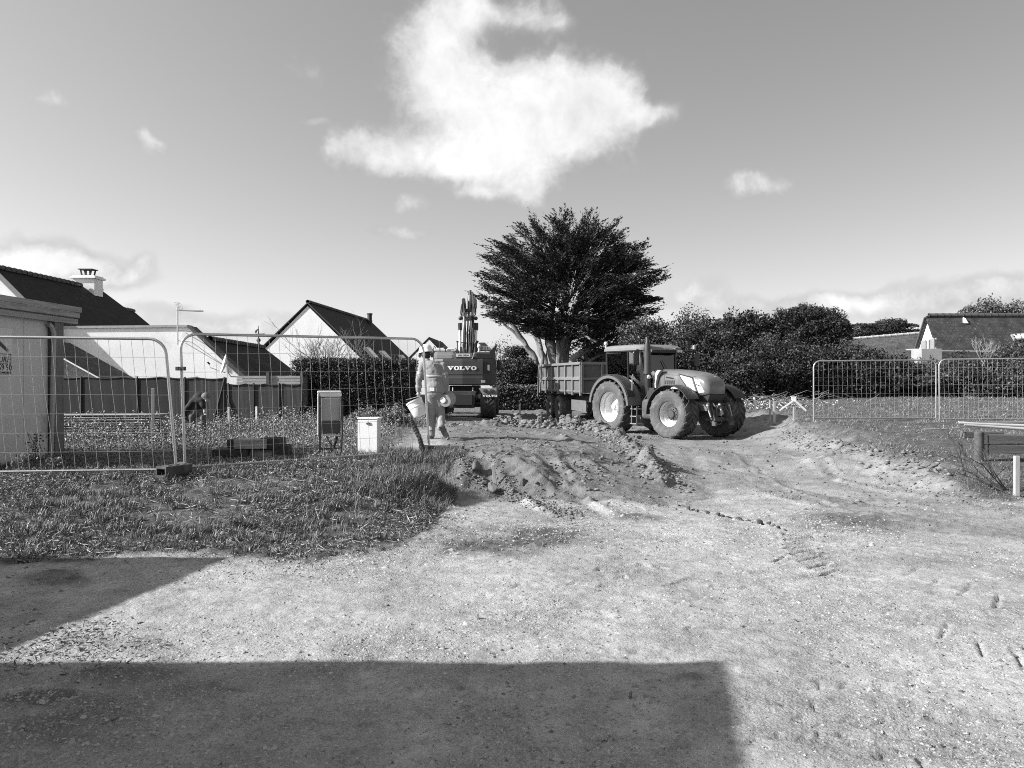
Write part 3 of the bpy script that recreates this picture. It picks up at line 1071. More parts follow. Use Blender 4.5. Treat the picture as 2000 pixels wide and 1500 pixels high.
# loose stones of the yard, dark crumbs
n = 15000
d = 3.0 + 12 * rng.random(n) ** 1.2
x = rng.uniform(-.7, .7, n) * d
ok = ~zone(x, d, grassZ) & (rng.random(n) < np.clip(.4 + 2 * fbm(x, d, .8, 3, 172), .05, 1))
x, d = x[ok], d[ok]
s = .0028 + .00055 * d + .016 * rng.random(len(x)) ** 9
pebbles('loose_gravel', x, d, s, mat('dark_crumb', .17, .95, tint=True))
for (px, py, s, lab, z) in [(928, 950, .11, 'large pale broken stone leaning against the left end of the earth bank', .04), (962, 925, .1, 'half-buried rock at the foot of the small wooden peg', .3),
                            (1018, 955, .075, 'squarish stone halfway along the foot of the earth bank', .06), (989, 972, .035, 'single small stone lying on gravel in front of the earth bank', 0),
                            (1231, 1363, .022, 'lone dark stone in the corner of the foreground shadow', 0), (1262, 872, .16, 'large flat clod beside the near front wheel of the tractor', .1),
                            (1120, 845, .2, 'broad smooth block of earth in front of the trailer wheels', .0), (1245, 850, .14, 'clod beside the steps of the tractor', .0), (948, 957, .07, 'rounded stone right of the large pale stone', .02)]:
    g = G(px, py, z)
    o = rocks('rock', np.array([[0, 0, 0.]]), np.array([s]), M_clod, sub=3, rough=.03, flat=.8, seed=int(px), variants=1, kind=None, tint=np.array([.8]))
    o.location = (g.x, g.y, float(gz(g.x, g.y)) + s * .25)
    tag(o, lab, 'rock')

# ------------------------------------------------------------------ grass and weeds
M_grass = mat('grass_blade', .125, .55, tint=True, spec=.3)
M_leaf = mat('weed_leaf', .19, .55, tint=True, spec=.3)


def blades(name, x, y, L, wd, lean, m, up=1.0, simple=False):
    k = len(x)
    a = rng.uniform(0, 6.283, k)
    h = L * np.cos(lean) * up
    r = L * np.sin(lean)
    dx, dy = np.cos(a), np.sin(a)
    z = gz(x, y)
    sx, sy = -dy * wd, dx * wd
    b0 = np.stack([x - sx, y - sy, z - .01], -1)
    b1 = np.stack([x + sx, y + sy, z - .01], -1)
    mx_, my_, mz_ = x + dx * r * .45, y + dy * r * .45, z + h * .7
    m0 = np.stack([mx_ - sx * .8, my_ - sy * .8, mz_], -1)
    m1 = np.stack([mx_ + sx * .8, my_ + sy * .8, mz_], -1)
    t0 = np.stack([x + dx * r, y + dy * r, z + h], -1)
    t1 = t0 + np.stack([sx, sy, sx * 0], -1) * .15
    tt = np.clip(rng.normal(1, .35, k), .35, 3) * np.where(rng.random(k) < .12, 2.3, 1)
    if simple:
        V = np.stack([b0, b1, t1, t0], 1).reshape(-1, 3)
        return npmesh(name, V, np.arange(k * 4).reshape(k, 4), m, tint=np.repeat(tt, 4), kind='stuff')
    V = np.stack([b0, b1, m0, m1, t0, t1], 1).reshape(-1, 3)
    o = (np.arange(k) * 6)[:, None]
    Fq = np.concatenate([o + np.array([[0, 1, 3, 2]]), o + np.array([[2, 3, 5, 4]])], 0)
    return npmesh(name, V, Fq, m, tint=np.repeat(tt, 6), kind='stuff')


def scatter(n_, x0, x1, y0, y1, M, clump=None, seed=0, wexp=1.0):
    x = rng.uniform(x0, x1, n_)
    y = y0 + (y1 - y0) * rng.random(n_) ** wexp
    ok = zone(x, y, M) & (np.abs(x) < .74 * y + .6)
    if clump:
        ok &= rng.random(n_) < np.clip(.55 + clump * fbm(x, y, 1.6, 4, seed), 0.03, 1)
    return x[ok], y[ok]


def card_leaves(name, P, size, m, parent=None, kind='stuff', flat=0.0, asp=.5, tintv=.3, outward=None):
    k = len(P)
    a = rng.normal(size=(k, 3))
    if flat:
        a[:, 2] *= (1 - flat)
    if outward is not None:
        a = a * .7 + outward
    a /= np.linalg.norm(a, axis=1)[:, None]
    b = rng.normal(size=(k, 3))
    b -= a * (a * b).sum(1)[:, None]
    b /= np.linalg.norm(b, axis=1)[:, None]
    A, B = a * (size / 2)[:, None], b * (size / 2 * asp)[:, None]
    V = np.stack([P - A, P + B, P + A, P - B], 1).reshape(-1, 3)
    F_ = np.arange(k * 4).reshape(k, 4)
    tt = np.repeat(np.clip(rng.normal(1, tintv, k), .35, 2.2), 4)
    return npmesh(name, V, F_, m, parent, tint=tt, kind=kind)



dg_ = blurm(grassL, 160)
# matted verge before the left fence
def thin(x, y):
    w_ = zone(x, y, dg_)
    ok = rng.random(len(x)) < np.clip((w_ - .42) * 2.6 + 1.2 * fbm(x, y, 4, 3, 503) * (w_ < .9), 0, 1)
    return x[ok], y[ok], np.clip(.45 + (w_[ok] - .5) * 1.3, .4, 1)


x, y = scatter(200000, -8, -.5, 6.3, 12.6, grassL, 2.4, 101)
x, y, ls_ = thin(x, y)
k = len(x)
blades('grass', x, y, rng.uniform(.025, .1, k) * ls_, rng.uniform(.0016, .004, k), rng.uniform(.8, 1.52, k), M_grass)
P = np.stack([x[::3], y[::3], gz(x[::3], y[::3]) + rng.uniform(.01, .05, len(x[::3]))], -1)
card_leaves('weeds', P, rng.uniform(.02, .045, len(P)), M_leaf, asp=.35, tintv=.5, flat=.4)
# radial tufts and lying straw
tx, ty = scatter(5200, -8, -.5, 6.4, 12.4, grassL, 1.2, 201)
tx, ty, tls = thin(tx[:2400], ty[:2400])
TX = np.repeat(tx, 26) + rng.normal(0, .022, len(tx) * 26)
TY = np.repeat(ty, 26) + rng.normal(0, .022, len(tx) * 26)
tl = np.repeat(rng.uniform(.04, .13, len(tx)) * tls, 26) * rng.uniform(.6, 1.2, len(TX))
blades('grass', TX, TY, tl, rng.uniform(.002, .004, len(TX)), rng.uniform(.3, 1.35, len(TX)), M_grass)
x, y = scatter(16000, -8, -.5, 6.2, 12.4, grassL, 1.2, 203)
P = np.stack([x, y, gz(x, y) + rng.uniform(.02, .06, len(x))], -1)
card_leaves('straw', P, rng.uniform(.06, .16, len(P)), mat('straw', .3, .7, tint=True), asp=.045, tintv=.4, flat=.75)
# crumbs of litter spilling from the verge over the gravel
x = rng.uniform(-6, -.2, 60000)
y = rng.uniform(5.6, 9.6, 60000)
w_ = zone(x, y, dg_)
ok = (w_ < .9) & (rng.random(len(x)) < w_ * .5 * np.clip(.5 + 2 * fbm(x, y, 3, 3, 205), 0, 1))
x, y = x[ok], y[ok]
P = np.stack([x, y, gz(x, y) + .012], -1)
card_leaves('dry_leaves', P, rng.uniform(.015, .045, len(P)), mat('litter', .16, .7, tint=True), asp=.3, tintv=.5, flat=.5)
# long tufts on the corner by the earth bank
x, y = scatter(50000, -3.2, -.6, 7.5, 12.3, grassL, 1.9, 103)
ix, iy = toimg(x, y, gz(x, y))
ok = (ix > 690) & (iy < 1000) & (iy > 885)
x, y = x[ok], y[ok]
k = len(x)
blades('grass', x, y, rng.uniform(.06, .19, k), rng.uniform(.0016, .0034, k), rng.uniform(.3, 1.3, k), M_grass)


# leafy weeds behind the left fence
x, y = scatter(280000, -15, -.6, 10.3, 31, grassL, .9, 107, .95)
ix, iy = toimg(x, y, gz(x, y))
ok = ~((ix > 770) & (iy > 835))
x, y = x[ok], y[ok]
k = len(x)
hh = .02 + (.11 + .1 * (y > 14)) * rng.random(k) ** 1.5 * np.clip(.6 + 2.2 * fbm(x, y, .8, 3, 111), .15, 1.6)
P = np.stack([x, y, gz(x, y) + hh], -1)
card_leaves('weeds', P, rng.uniform(.014, .034, k) * (1 + y / 26), M_leaf, asp=.5, tintv=.28)
n_ = 26000
x, y = scatter(n_, -15, -.6, 10.3, 31, grassL, 1.2, 108, .8)
k = len(x)
blades('grass', x, y, rng.uniform(.06, .2, k), .003 + .0002 * y, rng.uniform(.2, 1.1, k), M_grass, simple=True)
# taller weed stalks in front of the far screens
st = []
for _ in range(420):
    px = random.uniform(110, 620)
    py = random.uniform(842, 868) if px < 420 else random.uniform(820, 850)
    g = G(px, py, .25)
    st.append((g.x, g.y, random.uniform(.15, .6) * (.6 if 350 < px < 425 else 1)))
P = []
for (x_, y_, h_) in st:
    z0 = float(gz(x_, y_))
    for j in range(34):
        t = random.random()
        P.append((x_ + random.gauss(0, .09), y_ + random.gauss(0, .09), z0 + h_ * t))
P = np.array(P)
card_leaves('tall_weeds', P, rng.uniform(.03, .07, len(P)), M_leaf, asp=.5, tintv=.3)
# right-hand meadow and bank
x, y = scatter(170000, 3, 27, 9.6, 38, grassR, 1.3, 121, .75)
k = len(x)
blades('grass', x, y, rng.uniform(.025, .085, k) * (1 + y / 45), .0024 + .00016 * y, rng.uniform(.7, 1.5, k), M_leaf, simple=True)
x, y = scatter(30000, 5, 12, 9.6, 14.5, grassR, 1.6, 123)
k = len(x)
blades('grass', x, y, rng.uniform(.03, .12, k), .0022 + x * 0, rng.uniform(.7, 1.45, k), M_grass)
# sparse sprouts and dry leaves on the gravel, lower left
P = []
for (px, py, n_, w_) in [(110, 1255, 220, .2), (60, 1285, 200, .16), (180, 1235, 120, .12), (160, 1275, 90, .12), (130, 1135, 40, .2), (940, 1070, 120, .22), (1050, 1050, 160, .2), (1660, 1022, 160, .3), (1440, 1000, 0, .1),
                         (270, 1262, 24, .06), (310, 1268, 20, .05), (215, 1305, 60, .12), (600, 1110, 160, .35), (780, 1075, 120, .3), (870, 1030, 120, .2), (1880, 985, 160, .4), (1960, 985, 160, .35)]:
    g = G(px, py, 0)
    for j in range(n_):
        P.append((g.x + random.gauss(0, w_), g.y + random.gauss(0, w_ * 1.2), 0))
P = np.array(P)
P[:, 2] = gz(P[:, 0], P[:, 1]) + .012
card_leaves('dry_leaves', P, rng.uniform(.02, .045, len(P)), mat('dry_leaf', .2, .7, tint=True), asp=.3, flat=.5, tintv=.5)
# ------------------------------------------------------------------ BUILDINGS
M_white = mat('white_render', .78, .9, var=.05, vscale=1.5, dirt=.25, dirtv=.6, bump=.15, bscale=60)
M_slate = slate_mat('dark_slate', .02)
M_slate2 = slate_mat('grey_slate', .045, lichen=1.0)
M_slate3 = slate_mat('old_slate', .075, lichen=1.4)
M_zinc = mat('zinc_trim', .3, .5, .3, var=.15)
M_ridge = mat('ridge_tile', .07, .8, var=.4, vscale=3)
M_darkw = mat('dark_timber', .07, .8, var=.35, vscale=3, stretch=(8, 8, 1))
M_glassw = mat('window_glass', .06, .08, spec=.8)
M_frame = mat('white_frame', .7, .5)
M_shut = mat('grey_shutter', .22, .6, var=.15)
M_plasterG = mat('grey_render', .3, .9, var=.12, vscale=2, dirt=.4, dirtv=.2)


def slab(name, pts, th, m, parent, uvdir=None):
    """roof or wall sheet through pts (world), thickness th behind it, roof UVs in metres"""
    pts = [Vector(p) for p in pts]
    nrm = (pts[1] - pts[0]).cross(pts[-1] - pts[0]).normalized()
    if nrm.z < 0 or (abs(nrm.z) < .05 and nrm.y > 0):
        nrm = -nrm
    b = MB().prism(pts, -nrm * th)
    o = b.build(name, m, parent, world=True)
    u = (pts[1] - pts[0]).normalized()
    w = nrm.cross(u).normalized()
    me = o.data
    l = parent.location if parent else Vector()
    uvl = me.uv_layers.new(name='roof')
    for lp in me.loops:
        p = me.vertices[lp.vertex_index].co + l - pts[0]
        uvl.data[lp.index].uv = (p.dot(u), p.dot(w))
    return o


TILE = {}


def ridge_tiles(a, b, parent, L=.42, r=.12, m=None):
    a, b = Vector(a), Vector(b)
    D = b - a
    n = max(2, int(D.length / L))
    key = round(r, 3)
    if key not in TILE:
        mb = MB()
        rings = []
        for (xx, rr) in ((-.5, 1.12), (-.38, 1.12), (-.36, 1.0), (.5, .94)):
            rings.append([Vector((xx * L * 1.03, math.cos(t) * rr * r, math.sin(t) * rr * r)) for t in [math.pi * (1.15 - 1.3 * k / 6) for k in range(7)]])
        mb.loft(rings, caps=False)
        o = mb.build('ridge_tile', m or M_ridge, parent)
        sol = o.modifiers.new('thick', 'SOLIDIFY')
        sol.thickness = .02
        TILE[key] = o
        first = o
    else:
        first = None
    src = TILE[key]
    q = D.to_track_quat('X', 'Z').to_euler()
    for i in range(n):
        if first is not None and i == 0:
            o = first
        else:
            o = src.copy()
            COL.objects.link(o)
            o.parent = parent
        p = a + D * ((i + .5) / n)
        o.location = p - parent.location
        o.rotation_euler = (q.x + random.gauss(0, .04), q.y + random.gauss(0, .015), q.z)


def on_plane(px, py, p0, nrm):
    v = ray(px, py)
    o = Vector((0, 0, CAMZ))
    return o + v * ((Vector(p0) - o).dot(nrm) / v.dot(nrm))


# --- the far-left dark-roofed house
H1 = thing('house', 'large house at far left with long dark roof, white chimney and lower rear wing', 'house', (-25.3, 40, 0))
hx, hz = -25.3, 7.0
ex, ez = -20.5, 3.4
slab('roof', [(hx, 30, hz), (hx, 47.4, hz), (ex, 47.4, ez), (ex, 30, ez)], .12, M_slate, H1)
slab('roof', [(hx, 47.4, hz), (hx, 30, hz), (hx - 4.8, 30, ez), (hx - 4.8, 47.4, ez)], .12, M_slate, H1)
MB().prism([(ex - .3, 47.2, 0), (ex - .3, 47.2, ez - .15), (hx, 47.2, hz - .2), (hx - 4.5, 47.2, ez - .15), (hx - 4.5, 47.2, 0)], (0, -17, 0)).build('wall', M_white, H1, world=True)
ridge_tiles((hx, 30, hz + .02), (hx, 45.1, hz + .02), H1, r=.16)
ridge_tiles((hx, 46.3, hz + .02), (hx, 47.4, hz + .02), H1, r=.16)
slab('roof', [(hx, 47.4, 6.05), (hx, 51.4, 6.05), (ex - 2, 51.4, 3.7), (ex - 2, 47.4, 3.7)], .12, M_slate, H1)
MB().box((hx + 1, 49.4, 2), (3, 3.6, 4)).build('wall', M_white, H1, world=True)
ridge_tiles((hx, 47.6, 6.07), (hx, 51.4, 6.07), H1, r=.14)
ch = MB().box((hx + .1, 45.7, 6.6), (1.25, .95, 1.7)).build('chimney', M_white, H1, world=True)
cp = MB().box((0, 0, 0), (1.5, 1.2, .12)).box((0, 0, .1), (1.3, 1.0, .08)).build('chimney_cap', M_white, ch, bevel=.02)
cp.location = Vector((hx + .1, 45.7, 7.5)) - H1.location
pot = MB()
for sx in (-.32, 0, .32):
    for sy in (-.22, .22):
        pot.bar((sx * .75, sy, .15), (sx, sy, .5), .07, .07)
pot.prism([(-.42, -.34, .5), (.42, -.34, .5), (.42, .34, .5), (-.42, .34, .5)], (0, 0, .05))
pot.prism([(-.3, -.3, .12), (.3, -.3, .12), (.3, .3, .12), (-.3, .3, .12)], (0, 0, .07))
po = pot.build('chimney_cowl', mat('cowl_black', .03, .7), ch)
po.location = cp.location

# --- white gable wall with cut-off top, antenna and dish
HW = thing('house', 'low white house behind the left fence with flat-topped gable and satellite dish', 'house', (-15, 30, 0))
yW = 30.0


def PW(px, py, d=yW):
    return W(px, py, d)


gab = [PW(40, 641), PW(365, 638), PW(474, 737), PW(474, 800), PW(40, 800)]
MB().prism(gab, (0, .35, 0)).build('wall', M_white, HW, world=True)
MB().prism([PW(38, 637.5, 29.93), PW(366, 634.5, 29.93), PW(366, 639, 29.93), PW(38, 642, 29.93)], (0, .5, 0)).build('coping', M_zinc, HW, world=True)
rn, rf = PW(410, 663, 30.3), PW(516, 680, 38.8)
rn = Vector((-11.95, 30.3, rn.z))
ef, en = Vector((-10.35, 38.8, 1.45)), Vector((-10.35, 30.3, 1.45))
rf.z = rn.z
slab('roof', [rn, rf, ef, en], .12, M_slate, HW)
ridge_tiles(rn + Vector((0, .1, .02)), rf + Vector((0, 0, .02)), HW, L=.42, r=.12)
MB().prism([PW(364, 637, 29.9), PW(373, 637, 29.9), PW(486, 741, 29.9), PW(474, 741, 29.9)], (0, .55, 0)).build('verge_board', M_darkw, HW, world=True)
MB().box((-10.6, 34.5, .7), (.3, 8, 1.4)).build('wall', M_white, HW, world=True)
MB().cyl((-10.2, 30.3, 1.42), (-10.2, 38.7, 1.42), .06, n=8).build('gutter', M_zinc, HW, world=True)
# annex gable at its left, behind the cabin
AN = thing('annex', 'small white gabled annex rising above the cabin roof at far left', 'annex', (-21, 29.6, 0))
a0, a1 = PW(-160, 393, 29.4), PW(108, 661, 29.4)
MB().prism([a0, a1, Vector((a1.x, 29.4, 0)), Vector((a0.x, 29.4, 0))], (0, .45, 0)).build('wall', M_white, AN, world=True)
vv = (a1 - a0).normalized()
up = Vector((-vv.z, 0, vv.x))
MB().prism([a0, a1, a1 + up * .08, a0 + up * .08], (0, .5, 0)).build('verge_trim', M_frame, AN, world=True)
# lean-to with dark slates in front of the white wall
LT = thing('lean_to', 'dark slate lean-to with white verge beside the cabin post', 'shed', (-16.5, 27, 0))
b0, b1 = PW(60, 663.5, 27), PW(200, 740.5, 27)
slab('roof', [b0, b1, b1 + Vector((0, 2.4, .0)), b0 + Vector((0, 2.4, 0))], .06, M_slate2, LT)
MB().prism([b0, b1, b1 - Vector((0, 0, .05)), b0 - Vector((0, 0, .05))], (0, -.04, 0)).build('verge_trim', M_frame, LT, world=True)
slab('wall', [b0 - Vector((0, -.05, .07)), b1 - Vector((0, -.05, .07)), Vector((b1.x, 27.05, 0)), Vector((b0.x, 27.05, 0))], .1, M_slate3, LT)

# antenna and dish
an = thing('aerial', 'thin rooftop television aerial on a mast fixed to the white wall', 'antenna', PW(347, 668, 29.55))
M_alu = mat('aluminium', .5, .35, .6)
z1 = PW(347, 600, 29.55).z - an.location.z
MB().tube([(0, 0, -.1), (0, 0, z1)], .028, 8).build('mast', M_alu, an)
b_ = MB()
b_.tube([(-.05, 0, z1 - .12), (1.0, -.02, z1 - .17)], .018, 6)
for k in range(16):
    xx = .14 + k * .055
    b_.tube([(xx, -.11, z1 - .13), (xx, .11, z1 - .13)], .007, 4)
b_.build('boom', M_alu, an)
b_ = MB()
for k in range(5):
    b_.tube([(-.02 + .03 * k, -.25 + .02 * k, z1 + .16 - .06 * k), (-.02 + .03 * k, .25, z1 + .16 - .06 * k)], .008, 4)
b_.tube([(.0, 0, z1 + .2), (.12, 0, z1 - .28)], .009, 4)
b_.tube([(.02, .0, z1 + .2), (.16, 0, z1 + .1), (.22, 0, z1 - .15)], .008, 4)
b_.build('reflector', M_alu, an)
for zz in (.05, .45):
    MB().tube([(0, .03, zz), (.0, .42, zz)], .018, 6).tube([(0, .03, zz), (.34, .44, zz - .03)], .014, 6).build('bracket', M_alu, an)
ds = thing('satellite_dish', 'white satellite dish on an elbow arm at the white gable edge', 'dish', PW(441, 713, 29.4))
prof = [(0.0, 0.0), (.12, .01), (.24, .045), (.34, .09), (.345, .105), (.335, .105), (.24, .06), (.12, .025), (0.001, .015)]
axd = Vector((-.86, -.42, .28))
dd = MB().lathe(prof, (0, 0, 0), axd, 28).build('reflector', mat('dish_white', .75, .4), ds, smooth=True)
dd.scale = (1, 1, 1.12)
MB().tube([axd * .02 + Vector((0, 0, -.3)), axd * .55 + Vector((-.02, 0, -.26)), axd * .62 + Vector((0, 0, -.12))], .014, 6).build('feed_arm', M_alu, ds)
MB().cyl(axd * .60 + Vector((0, 0, -.14)), axd * .68 + Vector((0, 0, -.08)), .035, n=10).build('receiver', mat('black_plastic', .03, .5), ds)
MB().tube([(.06, .02, 0), (.08, .05, -.3), (.12, .2, -.44), (.45, .5, -.46)], .022, 8).build('elbow_arm', M_alu, ds)

# --- white gabled house with roof windows
H2 = thing('house', 'white gabled house behind the trimmed hedge with three roof windows and black flue', 'house', (-11.7, 44, 0))
A2 = W(601, 590, 44)
rd = Vector((.056, 1, 0)).normalized()
sd = Vector((rd.y, -rd.x, 0))
LEN, HWD = 15.2, 3.62
zz = A2.z
ev = zz - 3.42
Af = A2 + rd * LEN
Er, El = A2 + sd * HWD, A2 - sd * HWD
Er.z = El.z = ev
ov = rd * -.02
slab('roof', [A2 + ov, Af, Er + rd * LEN, Er + ov], .14, M_slate, H2)
slab('roof', [Af, A2 + ov, El + ov, El + rd * LEN], .14, M_slate, H2)
lo = Vector((0, 0, .2))
Eri, Eli = Er - sd * .15, El + sd * .15
MB().prism([A2 - lo * 1.1, Eri - lo, Vector((Eri.x, Eri.y, 0)), Vector((Eli.x, Eli.y, 0)), Eli - lo], rd * (LEN - .1)).build('wall', M_white, H2, world=True)
ridge_tiles(A2 + Vector((0, 0, .02)), Af + Vector((0, 0, .02)), H2, r=.11, L=.42)
for a, b in ((A2, Er), (A2, El)):
    d_ = (b - a)
    MB().bar(a + ov * 1.6 + Vector((0, 0, -.05)), b + ov * 1.6 + Vector((0, 0, -.05)), .05, .1, up=(0, -1, 0)).build('verge_board', M_darkw, H2, world=True)
MB().cyl(Er + Vector((.05, 0, -.02)), Er + rd * LEN + Vector((.05, 0, -.02)), .07, n=8).build('gutter', M_zinc, H2, world=True)
nR = (Af - A2).cross(Er - A2).normalized()
if nR.z < 0:
    nR = -nR
for c4 in ([(709, 680), (719, 680), (741, 704), (731, 704)], [(739, 687), (749, 687), (771, 712), (761, 712)], [(777, 695), (785, 695), (805, 716), (797, 716)]):
    q = [on_plane(px, py, A2 + nR * .0, nR) for px, py in c4]
    cen = sum(q, Vector()) / 4
    w_ = MB().prism([p - nR * .02 for p in q], nR * .12).build('roof_window', M_frame, H2, world=True)
    q2 = [cen + (p - cen) * .8 + nR * .1 for p in q]
    MB().prism([p - H2.location for p in q2], nR * .03).build('glazing', M_glassw, w_)
fl = on_plane(722, 633, A2, nR)
MB().cyl(fl - Vector((0, 0, .3)), fl + Vector((0, 0, .75)), .17, n=12).cyl(fl + Vector((0, 0, .68)), fl + Vector((0, 0, .8)), .21, n=12).build('flue', mat('flue_black', .03, .6), H2, world=True)

# weather vane on the next roof
vn = thing('weather_vane', 'dark boat-shaped weather vane on a turned finial above the low roof', 'weather vane', W(505, 682, 38))
b_ = MB()
b_.lathe([(.04, -.1), (.05, .1), (.16, .16), (.17, .2), (.06, .27), (.05, .36), (.11, .42), (.1, .48), (.03, .56), (.03, .7), (.02, 1.0)], (0, 0, 0), (0, 0, 1), 12)
b_.build('finial', mat('lead', .06, .6), vn, smooth=True)
b_ = MB().prism([(-.28, 0, .7), (.22, 0, .7), (.32, 0, .78), (-.2, 0, .76)], (0, .02, 0)).prism([(-.12, 0, .78), (.0, 0, 1.02), (-.05, 0, 1.0), (-.16, 0, .92), (-.18, 0, .82)], (0, .02, 0))
b_.tube([(0, 0, .7), (0, 0, 1.15)], .015, 5).build('boat', mat('lead', .06, .6), vn)

# --- further roofs
def gable_house(name, label, apex, hw, ev_, L_, rdir, mroof, base):
    h = thing(name, label, 'house', (apex.x, apex.y, 0))
    rdir = Vector(rdir).normalized()
    s_ = Vector((rdir.y, -rdir.x, 0))
    a = Vector(apex)
    f = a + rdir * L_
    e1, e2 = a + s_ * hw, a - s_ * hw
    e1.z = e2.z = ev_
    ov = rdir * -.02
    slab('roof', [a + ov, f, e1 + rdir * L_, e1 + ov], .12, mroof, h)
    slab('roof', [f, a + ov, e2 + ov, e2 + rdir * L_], .12, mroof, h)
    i1, i2 = e1 - s_ * .12, e2 + s_ * .12
    l3 = Vector((0, 0, .2))
    MB().prism([a - l3, i1 - l3, Vector((i1.x, i1.y, base)), Vector((i2.x, i2.y, base)), i2 - l3], rdir * (L_ - .1)).build('wall', M_white, h, world=True)
    return h


gable_house('house', 'small white gable peeping out behind the cab of the excavator', W(838, 658, 62), 3.6, 1.3, 9, (.03, 1, 0), M_slate, 0)
h5 = thing('house', 'distant dark hipped roof just right of the excavator boom', 'house', (-4, 75, 0))
slab('roof', [W(936, 669, 75), W(947, 669, 75), W(962, 684, 72), W(928, 684, 72)], .1, M_slate, h5)
MB().box(((W(928, 684, 74).x + W(962, 684, 74).x) / 2, 74.5, 2.05), (1.6, 2, 4.1)).build('wall', M_white, h5, world=True)
h6 = thing('house', 'small slate roof with white verge seen between the leaning trunks', 'house', (1.5, 60, 0))
p1, p2, p3, p4 = W(1012, 698, 60), W(1046, 698, 60), W(1070, 736, 57), W(1041, 736, 57)
slab('roof', [p1, p2, p3, p4], .1, M_slate2, h6)
MB().bar(p1 + Vector((-.12, -.05, .05)), p4 + Vector((-.12, -.05, .05)), .3, .1).build('verge_trim', M_frame, h6, world=True)
MB().box((2.0, 58.8, .8), (1.2, 2.2, 1.6)).build('wall', M_white, h6, world=True)

# --- right-hand house with balcony
AX = Vector((27.1, 50, 0))
AX.z = W(1815, 617, 50).z
H3 = thing('house', 'house at right with bright white gable, shuttered window and long slate roof', 'house', (30, 50, 0))
r3 = Vector((1, -.045, 0)).normalized()
n3 = Vector((r3.y, -r3.x, 0)).normalized()     # towards the camera
if n3.y > 0:
    n3 = -n3
w3, d3 = 2.9, 4.3
Pn, Pf = AX + n3 * w3 - Vector((0, 0, d3)), AX - n3 * w3 - Vector((0, 0, d3))
slab('roof', [AX - r3 * .15, AX + r3 * 12, Pn + r3 * 12, Pn - r3 * .15], .15, M_slate2, H3)
slab('roof', [AX + r3 * 12, AX - r3 * .15, Pf - r3 * .15, Pf + r3 * 12], .15, M_slate2, H3)
MB().prism([AX - Vector((0, 0, .2)), Pn - Vector((0, 0, .2)) - n3 * .1, Vector((Pn.x, Pn.y, .5)) - n3 * .1, Vector((Pf.x, Pf.y, .5)) + n3 * .1, Pf - Vector((0, 0, .2)) + n3 * .1], r3 * 11.9).build('wall', M_white, H3, world=True)
ridge_tiles(AX + Vector((0, 0, .04)), AX + r3 * 12 + Vector((0, 0, .04)), H3, r=.13, L=.42)
MB().bar(AX - r3 * .17 + Vector((0, 0, -.1)), Pf - r3 * .17 + Vector((0, 0, -.1)), .08, .22, up=(1, 0, 0)).build('verge_board', M_darkw, H3, world=True)


def gp(px, py):
    return on_plane(px, py, AX - r3 * .02, r3)


def gquad(c):
    return [gp(*p) for p in c]


wq = gquad([(1810, 663), (1829, 660), (1829, 686), (1810, 686)])
wi = MB().prism(wq, -r3 * .05).build('window', M_frame, H3, world=True)
MB().prism([p - H3.location - r3 * .06 for p in gquad([(1816, 664), (1820, 663.5), (1820, 685), (1816, 685)])], -r3 * .03).build('pane', M_glassw, wi)
for c in ([(1803, 666), (1812, 664), (1812, 686), (1803, 686)], [(1821, 662), (1829, 660), (1829, 686), (1821, 686)]):
    MB().prism([p - r3 * .09 for p in gquad(c)], -r3 * .05).build('shutter', M_shut, H3, world=True)
# roof bits
nr3 = (AX + r3 - AX).cross(Pn - AX).normalized()
if nr3.z < 0:
    nr3 = -nr3
for (px, py) in ((1884, 628), (1765, 679)):
    q = on_plane(px, py, AX, nr3) if px > 1800 else None
    if q:
        MB().prism([q + Vector((-.14, -.2, -.12)), q + Vector((.14, -.2, -.12)), q + Vector((0, -.1, .2))], (0, .3, .1)).build('roof_vent', M_frame, H3, world=True)
q = [on_plane(px, py, AX, nr3) for px, py in ((1973, 655), (1998, 653), (2010, 664), (1980, 666))]
w_ = MB().prism(q, nr3 * .15).build('roof_window', M_zinc, H3, world=True)
cen = sum(q, Vector()) / 4
MB().prism([cen + (p - cen) * .75 + nr3 * .14 - H3.location for p in q], nr3 * .03).build('glazing', mat('bright_pane', .6, .2), w_)
MB().bar(W(1841, 685, 45.8), W(1935, 686, 45.4), .1, .07).build('gutter', M_zinc, H3, world=True)
bw = thing('balcony', 'plain grey balcony wall below the white gable at right', 'balcony', W(1820, 700, 46))
MB().prism([W(1800, 681, 46), W(1840, 681, 46), W(1840, 745, 46), W(1800, 745, 46)], (0, 1.2, 0)).build('parapet', M_plasterG, bw, world=True, bevel=.01)
MB().prism([W(1782, 681, 47.5), W(1800, 681, 46.1), W(1800, 683, 46.1), W(1782, 683, 47.5)], (0, .8, 0)).build('coping', M_plasterG, bw, world=True)
H4 = thing('house', 'lower grey slate roof stretching left of the white gable at right', 'house', (25, 56, 0))
slab('roof', [W(1655, 664, 58), W(1808, 651, 58), W(1806, 706, 53), W(1655, 706, 53)], .12, M_slate3, H4)
TILE.clear()
ridge_tiles(W(1655, 664, 58) + Vector((0, 0, .05)), W(1808, 651, 58) + Vector((0, 0, .05)), H4, r=.12, L=.45, m=mat('pale_ridge', .4, .8, var=.3))
MB().box((29, 58.5, 1.6), (12, 1.2, 3.0)).build('wall', M_white, H4, world=True)

